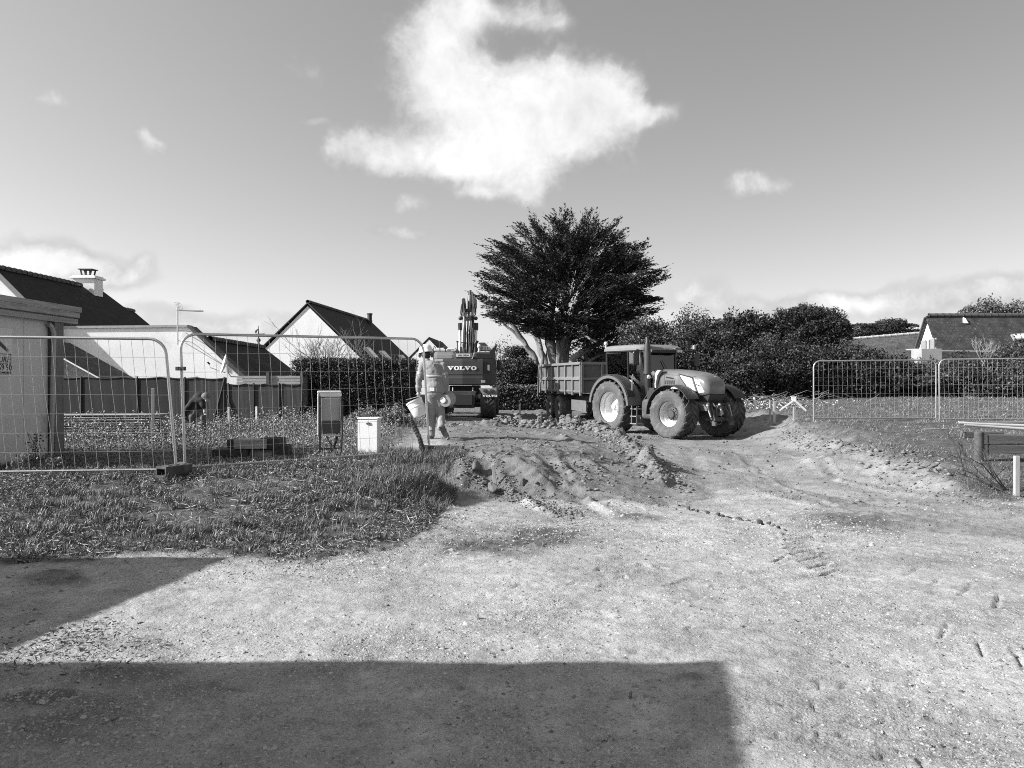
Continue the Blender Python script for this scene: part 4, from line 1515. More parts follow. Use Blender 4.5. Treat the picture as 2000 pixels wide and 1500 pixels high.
# --- building behind the camera that throws the foreground shade
NB = thing('workshop', 'flat-roofed rendered building beside the gravel yard, outside the frame to the left', 'building', (-8, 1, 0))
HB = 2.9
xa, ya = 1.21 - SX * HB, 4.31 - SY * HB
xb, yb = -2.5 - SX * HB, 6.82 - SY * HB
poly = [(xb, yb), (xb - .19 * (yb - ya), ya), (xa, ya), (xa - .21 * (ya + 8), -8), (-22, -8), (-22, yb)]
MB().prism([(a, b, -.2) for a, b in poly], (0, 0, HB + .0)).build('wall', mat('shade_render', .4, .9, var=.1), NB, world=True)
MB().prism([(a, b, HB - .2) for a, b in poly], (0, 0, .2)).build('roof', M_zinc, NB, world=True)
for yy_ in (-1.5, -5):
    xe = xa - .21 * (ya - yy_)
    w_ = MB().box((xe + .05, yy_, 1.4), (.12, 1.4, 1.2), rotm(0, 0, -.207)).build('window', M_frame, NB, world=True)

# --- site cabin at left edge
CB = thing('site_cabin', 'grey flat-roofed site cabin at left edge with plank fascia and roofing sign', 'cabin', (-7.25, 11.2, .3))
xw = -7.25
y0, y1 = 10.2, 12.28
M_cab = mat('cabin_panel', .55, .6, var=.06, vscale=2, dirt=.35, dirtv=.3)
M_fasc = mat('weathered_plank', .3, .8, var=.35, vscale=5, stretch=(1, .4, 6), bump=.3, bscale=20)
pw = (y1 - .28 - y0) / 3
for k in range(3):
    MB().box((xw - .03, y0 + pw * (k + .5), 1.47), (.06, pw - .008, 2.3)).build('wall_panel', M_cab, CB, world=True)
MB().box((xw - 3.1, (y0 + y1) / 2, 1.45), (6.1, y1 - y0 - .1, 2.3)).build('body', M_cab, CB, world=True)
MB().box((xw + .02, y1 - .13, 1.42), (.14, .24, 2.22)).build('corner_post', mat('stained_post', .14, .7, var=.3, vscale=4, stretch=(6, 6, 1)), CB, world=True)
for k, zc_ in enumerate((2.52, 2.62, 2.71)):
    MB().box((xw + .1 + .03 * k, (y0 + y1) / 2 + .12, zc_), (.05, y1 - y0 + .45, .085)).build('fascia_plank', M_fasc, CB, world=True, bevel=.006)
    MB().box((xw - 3.1, y1 + .32, zc_), (6.3, .05, .085)).build('fascia_plank', M_fasc, CB, world=True)
MB().box((xw - 3.0, (y0 + y1) / 2 + .1, 2.62), (6.15, y1 - y0 + .4, .16)).build('roof', M_zinc, CB, world=True)
MB().tube([(xw + .06, y1 - .36, 2.44), (xw + .07, y1 - .3, 2.4), (xw + .09, y1 - .27, 2.3), (xw + .04, y1 - .27, .4)], .035, 8).build('downpipe', mat('pipe_grey', .35, .5), CB, world=True, smooth=True)
MB().box((xw + .0, (y0 + y1) / 2, .27), (.1, y1 - y0, .1)).build('base_beam', M_darkw, CB, world=True)
sg = thing('sign', 'white roofing contractor sign fixed on the cabin wall, cut off by the picture edge', 'sign', (xw + .012, 10.72, 1.98))
MB().box((.004, -.15, 0), (.008, 1.1, .66)).build('board', mat('sign_white', .62, .5), sg)
M_ink = mat('sign_ink', .06, .6)
M_inkm = mat('sign_grey', .4, .6)
b_ = MB().prism([(.0105, -.62, .0), (.0105, -.12, .29), (.0105, .3, .03), (.0105, .3, -.02), (.0105, -.12, .21), (.0105, -.62, -.07)], (.003, 0, 0))
b_.prism([(.0105, -.2, -.02), (.0105, -.1, -.02), (.0105, -.1, .1), (.0105, -.2, .1)], (.003, 0, 0))
b_.prism([(.0105, .0, -.03), (.0105, .03, -.03), (.0105, .03, .06), (.0105, .0, .06)], (.003, 0, 0)).prism([(.0105, .08, -.03), (.0105, .11, -.03), (.0105, .11, .04), (.0105, .08, .04)], (.003, 0, 0))
b_.build('emblem', M_ink, sg)
for (ya_, yb_, za, zb) in ((-.68, .36, -.045, -.035), (-.68, .36, -.185, -.175), (.355, .366, -.18, -.04)):
    MB().box((.0105, (ya_ + yb_) / 2, (za + zb) / 2), (.004, yb_ - ya_, zb - za)).build('border', M_ink, sg)
rr = (math.pi / 2, 0, math.pi / 2)
text('COUVERTURE', .14, (.012, .33, -.16), rr, sg, M_ink, shear=.25, align='RIGHT', xs=.95)
text('02 97 41 59 90', .13, (.012, .38, -.275), rr, sg, M_ink, align='RIGHT')
text('ZINGUERIE BARDAGE ETANCHEITE', .045, (.012, .37, -.32), rr, sg, M_ink, align='RIGHT')

# ------------------------------------------------------------------ dark screen fences
M_scr = mat('screen_cloth', .02, .9, var=.12, vscale=40, stretch=(.3, 1, 6), bump=.4, bscale=50)
M_scr2 = mat('screen_reed', .042, .9, var=.18, vscale=24, stretch=(.2, 1, 8), bump=.4, bscale=50)
M_post = mat('dark_metal', .02, .6)


def screen(label, pts, m, zb, posts, braces=()):
    d0 = pts[0][2]
    a, b = W(*pts[0]), W(*pts[1])
    t = thing('screen_fence', label, 'fence', ((a.x + b.x) / 2, (a.y + b.y) / 2, 0))
    n_ = 24
    rings = []
    for i in range(n_ + 1):
        f = i / n_
        p = a.lerp(b, f)
        sag = -.04 * math.sin(math.pi * ((f * len(posts)) % 1.0))
        j = .004 * math.sin(i * 2.1)
        rings.append((Vector((p.x, p.y + j, p.z + sag)), Vector((p.x, p.y - j, zb))))
    bm_ = MB()
    vs = []
    for (tp, bt) in rings:
        vs += [tp, bt]
    fs = [(2 * i, 2 * i + 1, 2 * i + 3, 2 * i + 2) for i in range(n_)]
    bm_.add(vs, fs)
    o = bm_.build('screen_sheet', m, t, world=True)
    o.modifiers.new('s', 'SOLIDIFY').thickness = .015
    MB().tube([r_[0] + Vector((0, -.02, .01)) for r_ in rings], .022, 6).build('top_wire', M_post, t, world=True)
    for f in posts:
        p = a.lerp(b, f)
        MB().cyl((p.x, p.y - .02, zb), (p.x, p.y - .02, p.z + .04), .028, n=8).build('post', M_post, t, world=True)
    for (f0, f1, h0) in braces:
        p, q = a.lerp(b, f0), a.lerp(b, f1)
        MB().tube([(p.x, p.y - .03, p.z * h0 + .1), (q.x, q.y - .04, zb)], .025, 6).build('brace', M_post, t, world=True)
    return t


screen('dark cloth screen fence under the long white wall, nearest the cabin', [(96, 737, 24.2), (385, 738, 24)], M_scr, -.1, (.0, .22, .6, 1.0))
screen('dark screen panel with a slanting brace behind the bending person', [(330, 738.5, 23.4), (443, 739, 23.4)], M_scr2, -.1, (.28, .96), ((.97, .72, .95),))
screen('reed screen fence with thin posts below the stepped plank fence', [(443, 750.5, 23.4), (590, 751, 23.4)], M_scr2, -.1, (.02, .36, .7, 1.0), ((.0, .18, .7), (1.0, .9, .6)))
pf = thing('plank_fence', 'weathered horizontal plank fence above the reed screen', 'fence', W(525, 760, 26))
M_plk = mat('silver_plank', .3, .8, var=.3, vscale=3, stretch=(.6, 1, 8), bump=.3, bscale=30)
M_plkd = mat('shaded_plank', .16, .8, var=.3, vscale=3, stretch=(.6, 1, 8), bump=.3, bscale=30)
for k in range(6):
    zt = W(525, 734 + k * 5.6, 26).z
    for (xa_, xb_, mm_) in ((462, 523, M_plk), (524, 587, M_plk)):
        p, q = W(xa_, 740, 26), W(xb_, 740, 26)
        MB().box(((p.x + q.x) / 2, 26 + .01 * (k % 2), zt - .045), (q.x - p.x - .01, .025, .088)).build('plank', mm_, pf, world=True)
for xx in (523, 589):
    p = W(xx, 730, 25.95)
    MB().box((p.x, 25.95, p.z - 1), (.1, .06, 2.1)).build('post', M_darkw, pf, world=True)
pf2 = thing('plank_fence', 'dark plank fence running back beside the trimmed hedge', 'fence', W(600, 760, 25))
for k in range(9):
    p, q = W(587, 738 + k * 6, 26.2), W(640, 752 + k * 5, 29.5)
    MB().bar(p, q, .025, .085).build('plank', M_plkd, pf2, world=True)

# ------------------------------------------------------------------ vegetation masses
M_hedge = mat('hedge_leaf', .042, .55, tint=True, spec=.25)
M_hedgeb = mat('bright_leaf', .062, .5, tint=True, spec=.3)
M_cyp = mat('cypress_spray', .034, .6, tint=True, spec=.2)
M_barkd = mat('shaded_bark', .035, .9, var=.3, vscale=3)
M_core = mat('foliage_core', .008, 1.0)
M_bark = mat('pale_bark', .17, .9, var=.45, vscale=2, stretch=(3, 3, .6), bump=.8, bscale=8)
M_twig = mat('twig', .16, .8, tint=False, var=.3)


def shell_points(n_, c, r, lump=.35, seed=0, inner=.55, bottom=-.6):
    """points in the outer shell of a lumpy ellipsoid"""
    v = rng.normal(size=(int(n_ * 1.6), 3))
    v /= np.linalg.norm(v, axis=1)[:, None]
    v = v[v[:, 2] > bottom][:n_]
    az, el = np.arctan2(v[:, 1], v[:, 0]), v[:, 2]
    bump_ = 1 + lump * (vnoise(az * 1.9 + seed, el * 3.1 + seed * 3, seed) + .6 * vnoise(az * 4.7, el * 7.3 + seed, seed + 5) + .4 * vnoise(az * 10, el * 15 + seed, seed + 9))
    t = inner + (1 - inner) * rng.random(len(v)) ** .6
    P_ = v * (t * bump_)[:, None] * np.array(r) + np.array(c)
    return P_, v


def tree(label, cat, name, c, r, n_, size, m, trunk=True, lump=.4, seed=1, asp=.6, group=None, base=None, inner=.6, core=.62, outw=.0, bottom=-.7, tr=.14):
    zb = float(gz(c[0], c[1])) if base is None else base
    t = thing(name, label, cat, (c[0], c[1], zb), group=group)
    o3 = np.array([0, 0, 0.])
    cc = (0, 0, c[2] - zb)
    P_, v = shell_points(n_, cc, r, lump, seed, inner, bottom)
    P_[:, 2] = np.maximum(P_[:, 2], .03)
    vv_ = v * np.array([1, 1, .8])
    o = card_leaves('crown' if trunk else 'foliage', P_, rng.uniform(size * .6, size * 1.4, len(P_)), m, t, kind='stuff', asp=asp, tintv=.4, outward=vv_ * outw if outw else None)
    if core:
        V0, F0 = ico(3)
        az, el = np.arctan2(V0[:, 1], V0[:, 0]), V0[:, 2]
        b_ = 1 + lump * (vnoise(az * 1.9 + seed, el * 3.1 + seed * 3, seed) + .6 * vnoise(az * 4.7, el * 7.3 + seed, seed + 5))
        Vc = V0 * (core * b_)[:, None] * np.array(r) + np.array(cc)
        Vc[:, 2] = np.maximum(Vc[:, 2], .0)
        npmesh('shade_core', Vc, F0, M_core, t, sz=3, kind='stuff')  # solid blob added to stop see-through; the crown's inner shade is its near-black colour
    if trunk:
        mb = MB()
        h = c[2] - zb
        mb.tube([(0, 0, -.2), (.05, 0, h * .5), (-.05, .05, h)], [tr, tr * .8, tr * .5], 8)
        for k in range(5):
            a_ = k * 1.3 + seed
            mb.tube([(0, 0, h * (.4 + .1 * k)), (math.cos(a_) * r[0] * .4, math.sin(a_) * r[1] * .4, h * (.7 + .1 * k)), (math.cos(a_) * r[0] * .75, math.sin(a_) * r[1] * .75, h + r[2] * .3)], [tr * .5, tr * .3, .02], 6)
        mb.build('trunk', M_bark, t, smooth=True)
    return t


def at_c(px, py, d):
    w_ = W(px, py, d)
    return (w_.x, w_.y, w_.z)


def pxr(w_, d):
    return w_ * d / FPX


# trimmed hedge, middle left
def box_hedge(label, x0p, x1p, ytop, d0, d1, n_, m, size=.05, name='hedge', zb=-.1, depth=2.2):
    a, b = W(x0p, ytop, d0), W(x1p, ytop, d1)
    t = thing(name, label, 'hedge', ((a.x + b.x) / 2, (a.y + b.y) / 2 + 1, zb))
    l = t.location
    dirx = (Vector((b.x, b.y, 0)) - Vector((a.x, a.y, 0)))
    Lh = dirx.length
    dirx.normalize()
    back = Vector((-dirx.y, dirx.x, 0))
    nf = int(n_ * .55)
    f = rng.random(n_)
    z = np.empty(n_)
    dep = np.empty(n_)
    ztop = a.z + (b.z - a.z) * f
    z[:nf] = zb + (ztop[:nf] - zb) * rng.random(nf)
    dep[:nf] = rng.normal(0, .07, nf)
    z[nf:] = ztop[nf:] + rng.normal(-.03, .06, n_ - nf)
    dep[nf:] = rng.uniform(0, depth, n_ - nf)
    px_ = a.x + dirx.x * Lh * f + back.x * dep
    py_ = a.y + dirx.y * Lh * f + back.y * dep
    w_ = .12 * fbm(f * Lh, z, 1.3, 3, 7)
    py_ = py_ + w_
    z = z + .12 * fbm(px_, py_, 1.5, 3, 8)
    e = rng.random(n_) < .12
    px_[e] = np.where(rng.random(e.sum()) < .5, a.x, b.x) + rng.normal(0, .06, e.sum())
    py_[e] = a.y + rng.uniform(0, depth, e.sum())
    z[e] = zb + (a.z - zb) * rng.random(e.sum())
    P_ = np.stack([px_ - l.x, py_ - l.y, z - l.z], -1)
    card_leaves('foliage', P_, rng.uniform(size * .6, size * 1.4, n_), m, t, asp=.6, tintv=.4)
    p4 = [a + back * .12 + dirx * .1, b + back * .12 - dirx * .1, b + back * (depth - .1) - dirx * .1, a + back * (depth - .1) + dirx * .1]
    MB().prism([Vector((p.x, p.y, zb)) for p in p4], (0, 0, a.z - zb - .12)).build('shade_core', M_core, t, world=True, kind='stuff')  # solid block behind the leaves, hedge's inner shade put into its near-black colour
    return t


box_hedge('tall clipped evergreen hedge in front of the white gabled house', 570, 800, 704, 27, 27, 34000, M_hedge, .06, depth=2.6)
box_hedge('low leafy hedge between the excavator and the trailer', 968, 1082, 757, 37, 37, 16000, M_hedgeb, .1, zb=0, depth=1.6)
tree('rounded dark shrub standing behind the low hedge left of the trailer', 'shrub', 'shrub', at_c(1012, 738, 40), (pxr(48, 40), 1.2, pxr(38, 40)), 12000, .1, M_hedge, trunk=False, seed=3)


def twigs(label, name, base, n_, h, spread, m=M_twig, r0=.018, lean=(0, 0), cat='shrub', levels=3, group=None):
    t = thing(name, label, cat, base, group=group)
    mb = MB()

    def grow(p, d, L_, r, lv):
        q = p + d * L_ * .5 + Vector((random.gauss(0, .04), random.gauss(0, .04), 0)) * L_
        e = q + (d + Vector((random.gauss(0, .18), random.gauss(0, .18), .08))).normalized() * L_ * .5
        mb.tube([p, q, e], [r, r * .8, r * .55], 4, caps=False)
        if lv > 0:
            for _ in range(random.randint(2, 4)):
                s_ = random.uniform(.4, 1)
                st_ = p.lerp(e, s_)
                nd = (d + Vector((random.gauss(0, .5), random.gauss(0, .5), random.gauss(.15, .25)))).normalized()
                grow(st_, nd, L_ * random.uniform(.45, .7), r * .6, lv - 1)
    for k in range(n_):
        a_ = random.uniform(0, 6.28)
        d_ = Vector((math.cos(a_) * spread + lean[0], math.sin(a_) * spread + lean[1], 1)).normalized()
        grow(Vector((random.gauss(0, .1), random.gauss(0, .1), 0)), d_, h * random.uniform(.5, .75), r0, levels)
    mb.build('branches', m, t)
    return t


bs = W(648, 735, 30)
twigs('bare many-branched shrub standing up above the clipped hedge', 'bare_shrub', (bs.x, bs.y, .6), 22, 2.75, .5, r0=.022, cat='shrub')
ob = W(985, 720, 45)
tree('thin sparse young tree showing sky right of the excavator', 'tree', 'young_tree', at_c(978, 694, 45), (.75, .6, 1.2), 420, .11, M_hedgeb, lump=.8, seed=9, core=0, inner=.2, tr=.05, base=0)

# right-hand trees and hedge; the list is picture column, row of the middle, half width, half height, distance
R_ = [
    ('tree', 'dense dark evergreen with ragged top, tallest right of the tractor', 1578, 655, 76, 52, 38, 34000, .15, M_cyp, .35, .6),
    ('tree', 'dark bushy tree between the pale-topped tree and the tallest evergreen', 1455, 662, 52, 46, 38, 16000, .13, M_hedge, .5, 0),
    ('shrub', 'dark bush directly above the hood of the tractor', 1392, 668, 42, 36, 36, 9600, .12, M_hedge, .5, 0),
    ('shrub', 'leafy shrub behind the exhaust of the tractor', 1265, 672, 60, 44, 35, 16000, .1, M_hedgeb, .55, 0),
    ('shrub', 'broad shrub behind the tractor cab, spreading right', 1350, 700, 80, 56, 33.5, 20800, .1, M_hedge, .55, 0),
    ('shrub', 'low dark shrub behind the front wheels of the tractor', 1425, 738, 62, 50, 32, 14400, .09, M_hedge, .6, 0),
    ('shrub', 'shrub with glossy leaves left of the first right-hand fence panel', 1525, 722, 74, 60, 33, 19200, .09, M_hedge, .6, 0),
    ('shrub', 'shrub behind the left half of the first right-hand fence panel', 1640, 730, 84, 52, 33.5, 20800, .1, M_hedge, .6, 0),
    ('shrub', 'shrub in the gap below the low slate roof', 1740, 742, 70, 38, 33.5, 17600, .1, M_hedge, .6, 0),
    ('shrub', 'bush below the grey balcony wall', 1815, 752, 60, 40, 33.5, 16000, .09, M_hedgeb, .6, 0),
    ('shrub', 'bush with bare twigs on top, under the long slate roof', 1900, 745, 64, 42, 33, 17600, .09, M_hedge, .6, 0),
    ('shrub', 'tall bush closing the right edge of the picture', 2000, 732, 58, 52, 32, 17600, .085, M_hedgeb, .6, 0),
    ('shrub', 'bush outside the right edge of the picture', 2110, 730, 70, 60, 33, 6400, .12, M_hedge, .6, 0),
    ('shrub', 'dark undergrowth shrub between the cypress trunks and the tractor cab', 1180, 712, 62, 42, 44, 11200, .12, M_hedgeb, .6, 0),
    ('shrub', 'shrub filling the space right of the big cypress, below its lowest boughs', 1235, 690, 55, 40, 40, 9600, .12, M_hedgeb, .5, 0),
]
for i, (nm, lab, px, py, hw_, hh_, d, n_, sz_, mm_, lump, outw) in enumerate(R_):
    c = at_c(px, py, d)
    tree(lab, nm, 'evergreen_tree' if nm == 'tree' else 'shrub', c, (pxr(hw_, d) * 1.08, min(1.6, pxr(hw_, d)), pxr(hh_, d) * 1.12), n_, sz_, mm_, trunk=(nm == 'tree'), seed=20 + i, lump=lump * 1.15,
         group=None, outw=outw, asp=.32 if outw else .6, bottom=-1)
# sparse light crown
tree('pale loose-leaved tree with sky showing through, above the tractor hood', 'tree', 'loose_tree', at_c(1352, 632, 42), (pxr(46, 42), 1.1, pxr(34, 42)), 1500, .11, mat('pale_leaf', .2, .5, tint=True), seed=50, core=0, inner=.15, lump=.6, tr=.08)
# far cedar
cd = thing('cedar', 'distant flat-tiered cedar left of the white gable at right', 'tree', W(1735, 700, 75))
l = cd.location
PP = []
for (px, py, hw_, hh_) in [(1740, 626, 26, 7), (1728, 634, 44, 7), (1715, 643, 58, 8), (1755, 646, 40, 8), (1700, 653, 40, 7), (1790, 646, 24, 5), (1790, 652, 32, 6), (1740, 656, 62, 8), (1680, 634, 22, 4), (1670, 648, 22, 7), (1736, 665, 68, 7), (1770, 634, 14, 4)]:
    c = W(px, py, 75)
    k = int(hw_ * 55)
    a_, rr_ = rng.uniform(0, 6.28, k), np.sqrt(rng.random(k))
    PP.append(np.stack([c.x + np.cos(a_) * rr_ * pxr(hw_, 75), c.y + np.sin(a_) * rr_ * 2, c.z + rng.normal(0, .35, k) * pxr(hh_, 75) - rr_ ** 2 * .25], -1))
PP = np.concatenate(PP) - np.array(l)
card_leaves('crown', PP, rng.uniform(.12, .3, len(PP)), M_cyp, cd, asp=.3, flat=.7)
MB().tube([(0, 0, -3), (0, 0, 1.5), (.3, 0, 3.6)], [.4, .3, .1], 8).build('trunk', M_bark, cd)
for (px, py, hw_, hh_, sd_, lab) in [(1897, 606, 18, 9, 60, 'feathery'), (1933, 600, 22, 17, 61, 'tallest'), (1976, 604, 24, 13, 62, 'rounded'), (2030, 600, 26, 18, 63, 'outermost')]:
    tree({'feathery': 'small leafy treetop at the left end above the long slate roof', 'tallest': 'tallest leafy treetop behind the long slate roof', 'rounded': 'rounded leafy treetop behind the ridge near the right edge', 'outermost': 'treetop past the right edge behind the slate roof'}[lab],
         'tree', 'leafy_tree', at_c(px, py + 6, 66), (pxr(hw_, 66), 1.3, pxr(hh_ + 6, 66)), 1700, .17, mat('far_leaf', .09, .5, tint=True), seed=sd_, core=.35, inner=.3, lump=.9, tr=.12, base=.5)
tw = W(1920, 690, 32.4)
for (px, lab) in ((1925, 'spray of bare twigs sticking out of the bush under the slate roof'),):
    tw = W(px, 715, 32.4)
    twigs(lab, 'bare_shrub', tuple(tw), 8, 1.2, .6, r0=.014, levels=2, m=mat('pale_twig', .25, .8))
# brush heap behind the tractor
bh = W(1520, 786, 30)
br = thing('brush_pile', 'heap of cut branches and pale wood chips between tractor and fence', 'brush pile', (bh.x, bh.y, float(gz(bh.x, bh.y))))
mb = MB()
for _ in range(260):
    p = Vector((random.gauss(0, 1.1), random.gauss(0, .5), abs(random.gauss(.1, .22))))
    a_ = random.uniform(-.5, .5)
    d_ = Vector((math.cos(a_), random.uniform(-.4, .4), random.gauss(0, .3))) * random.uniform(.2, .9)
    mb.tube([p - d_ * .5, p, p + d_ * .5 + Vector((0, 0, random.gauss(0, .05)))], [.012, .01, .006], 4, caps=False)
mb.build('twigs', mat('pale_twig', .25, .8), br, kind='stuff')
PP = np.stack([rng.normal(0, 1.2, 900), rng.normal(0, .55, 900), np.abs(rng.normal(.05, .16, 900))], -1)
card_leaves('chips', PP, rng.uniform(.04, .13, 900), mat('wood_chip', .5, .7, tint=True), br, asp=.4, flat=.3)
# vegetation heaps at the foot of the clipped hedge
for (px, py, hw_, lab) in ((715, 790, 34, 'cut vegetation heap with a lump on top, left one below the hedge'), (765, 794, 34, 'long flat heap of cut vegetation, right one below the hedge')):
    c = W(px, py + 12, 21)
    P_, v = shell_points(5000, (0, 0, 0), (pxr(hw_, 21), .5, .5), .6, px, .8, 0)
    t = thing('weed_heap', lab, 'heap', (c.x, c.y, float(gz(c.x, c.y))))
    P_[:, 2] = np.abs(P_[:, 2])
    card_leaves('foliage', P_, rng.uniform(.03, .08, len(P_)), M_leaf, t, tintv=.4)
    V0, F0 = ico(3)
    Vc = V0 * (1 + .3 * vnoise(V0[:, 0] * 3, V0[:, 1] * 3 + V0[:, 2], px))[:, None] * np.array([pxr(hw_, 21) * .85, .4, .42])
    npmesh('earth_core', Vc, F0, mat('dark_earth', .05, .95), t, sz=3, kind='stuff')

# ------------------------------------------------------------------ the big cypress
CT = thing('cypress_tree', 'big dark multi-stemmed cypress rising behind the trailer', 'tree', (2.7, 40, .0))
cx0 = 1108
outline = [(945, 500), (958, 478), (985, 470), (990, 432), (1010, 445), (1045, 432), (1075, 436), (1105, 428), (1125, 440), (1150, 428), (1166, 424), (1172, 445), (1190, 442), (1188, 458), (1210, 455), (1222, 470), (1255, 478),
           (1262, 500), (1250, 520), (1298, 528), (1290, 552), (1270, 572), (1296, 585), (1275, 598), (1262, 618), (1235, 632), (1210, 655), (1180, 668), (1150, 676), (1120, 655), (1085, 660), (1060, 668), (1035, 655), (1020, 640),
           (985, 636), (962, 625), (940, 604), (935, 575), (930, 545), (933, 522)]
outline = [((x_ - 1112) * .955 + 1112, (y_ - 560) * .955 + 562) for x_, y_ in outline]
sc_ = 40 / FPX
l = CT.location
X, Y, Z, AX_, rel_ = [], [], [], [], []
NC = 175
nc = 0
while nc < NC:
    a_, b_ = random.uniform(930, 1298), random.uniform(422, 680)
    if not inpoly(np.array([a_]), np.array([b_]), outline)[0]:
        continue
    r_ = math.hypot((a_ - cx0) / 185, (b_ - 560) / 140)
    if r_ < .55 and random.random() < .45:
        continue
    cxm, czm = (a_ - 1000) * sc_, CAMZ + (HOR - b_) * sc_
    half = 4.0 * math.sqrt(max(.04, 1 - min(1, r_) ** 2))
    cym = 40 + random.choice([-1, -1, 1]) * half * random.uniform(.3, 1)
    if a_ > 1040 and b_ > 560 and a_ < 1120 and random.random() < .4:
        continue
    nc += 1
    o_ = Vector((cxm - 2.9, (cym - 40), 0))
    hd_ = math.atan2(o_.y, o_.x) + random.gauss(0, .35)
    out_ = min(1, o_.length / 4.2)
    tilt = R(random.gauss(15 if czm > 6 else 4, 7)) + (1 - out_) * R(28) + max(0, (czm - 7.5)) * R(9)
    ax_ = Vector((math.cos(hd_) * math.cos(tilt), math.sin(hd_) * math.cos(tilt), math.sin(tilt)))
    sd_ = Vector((-math.sin(hd_), math.cos(hd_), 0))
    up2 = sd_.cross(ax_) * -1
    Lc, Wc = random.uniform(.9, 2.0), random.uniform(.4, .85)
    for _ in range(27):
        f = random.uniform(-1, 1)
        g_ = random.gauss(0, .5)
        q = Vector((cxm, cym, czm)) + ax_ * (f * Lc * .5 - .25) + sd_ * (g_ * Wc * (1 - .35 * f)) + up2 * random.gauss(0, .09)
        X.append(q.x)
        Y.append(q.y)
        Z.append(q.z)
        d_ = ax_ + sd_ * (g_ * .75) + Vector((0, 0, random.gauss(.12, .16)))
        AX_.append(d_.normalized())
        rel_.append(r_ + f * .12)
for _ in range(950):       # shaded inner sprays
    a_, b_ = random.uniform(960, 1250), random.uniform(460, 665)
    if not inpoly(np.array([a_]), np.array([b_]), outline)[0]:
        continue
    cxm, czm = (a_ - 1000) * sc_, CAMZ + (HOR - b_) * sc_
    X.append(cxm)
    Y.append(40 + random.uniform(-2.4, 2.4))
    Z.append(czm)
    AX_.append(Vector((cxm - 2.9, random.gauss(0, 1.5), random.gauss(.8, .6))).normalized())
    rel_.append(.4)
X, Y, Z, rel_ = map(np.array, (X, Y, Z, rel_))
N = len(X)
NS = 25
V_, T_ = [], []
ax = np.array([tuple(v) for v in AX_])
Ls = rng.uniform(.4, .95, N) * np.where((rel_ > .95) & (rng.random(N) < .35), 1.5, 1)
t = rng.random((N, NS))
side = np.cross(ax, np.array([0, 0, 1.0]))
side /= np.linalg.norm(side, axis=1)[:, None] + 1e-9
upv = np.cross(side, ax)
wdt = (.13 * (1 - t) + .015)
off = rng.normal(size=(N, NS)) * wdt
off2 = rng.normal(size=(N, NS)) * wdt * .35
droop = -.18 * (t - .5) ** 2
C = np.stack([X, Y, Z], -1)[:, None, :] - ax[:, None, :] * (Ls * .5)[:, None, None] + ax[:, None, :] * (t * Ls[:, None])[..., None] + side[:, None, :] * off[..., None] + upv[:, None, :] * (off2 + droop)[..., None]
dl = ax[:, None, :] * 1.0 + side[:, None, :] * (np.sign(off) * .55)[..., None] + rng.normal(0, .3, (N, NS, 3))
dl /= np.linalg.norm(dl, axis=2)[..., None]
wl = np.cross(dl, rng.normal(size=(N, NS, 3)))
wl /= np.linalg.norm(wl, axis=2)[..., None]
ll = rng.uniform(.07, .19, (N, NS))[..., None]
A_, B_ = dl * ll * .5, wl * ll * .16
Vq = np.stack([C - A_, C + B_ - A_ * .3, C + A_, C - B_ - A_ * .3], 2).reshape(-1, 3) - np.array(l)
tt = np.repeat(np.repeat(np.clip(rng.normal(1, .3, N), .4, 2), NS), 4)
npmesh('crown', Vq, np.arange(len(Vq)).reshape(-1, 4), M_cyp, CT, tint=tt, kind='stuff')
mb = MB()


def limb(pts, r0, r1, d=40, dy=0):
    P3 = []
    for i, p in enumerate(pts):
        w_ = W(p[0], p[1], d + (p[2] if len(p) > 2 else 0))
        P3.append(w_ - l)
    n_ = len(P3)
    # subdivide with a little wander
    Q, RR = [], []
    for i in range(n_ - 1):
        for k in range(4):
            f = k / 4
            q = P3[i].lerp(P3[i + 1], f)
            if k:
                q = q + Vector((random.gauss(0, .03), random.gauss(0, .03), 0))
            Q.append(q)
            RR.append(r0 + (r1 - r0) * (i + f) / (n_ - 1))
    Q.append(P3[-1])
    RR.append(r1)
    mb2 = MB()
    mb2.tube(Q, RR, 10)
    return mb2


limbs = [
    ([(1085, 775), (1082, 720), (1078, 680), (1070, 640), (1078, 600), (1085, 540)], .42, .12),
    ([(1098, 775), (1100, 730), (1096, 690), (1108, 650), (1130, 600), (1150, 560)], .34, .1),
    ([(1068, 780), (1055, 730), (1040, 690), (1018, 660), (995, 625), (968, 600, -2)], .2, .07),
    ([(1062, 760), (1045, 700), (1025, 672), (1000, 645), (975, 625)], .13, .05),
    ([(1076, 730), (1060, 695), (1048, 660), (1040, 620), (1020, 580)], .2, .07),
    ([(1080, 690), (1062, 640), (1052, 600), (1045, 540)], .16, .06),
    ([(1104, 720), (1108, 690), (1115, 662), (1140, 655, -2), (1165, 668, -3)], .12, .05),
    ([(1112, 730, -1), (1120, 700, -1), (1150, 680, -1), (1200, 655), (1240, 640, 1)], .2, .05),
    ([(1100, 690), (1092, 640), (1100, 590), (1110, 520), (1108, 450)], .2, .05),
    ([(1078, 640), (1120, 570), (1170, 530), (1230, 500)], .14, .04),
    ([(1062, 775), (1056, 750, -.5), (1060, 700, -.5), (1050, 640)], .16, .07),
    ([(1120, 735, .5), (1150, 706), (1180, 690), (1225, 670)], .1, .03),
    ([(1085, 775, -.3), (1090, 720, -.6), (1092, 690, -.6), (1088, 660, -.5)], .2, .1),
]
allm = MB()
for i, (p, r0, r1) in enumerate(limbs):
    limb(p, r0, r1).build('trunk' if i == 0 else 'limb', M_bark, CT, smooth=True)
TB = MB()
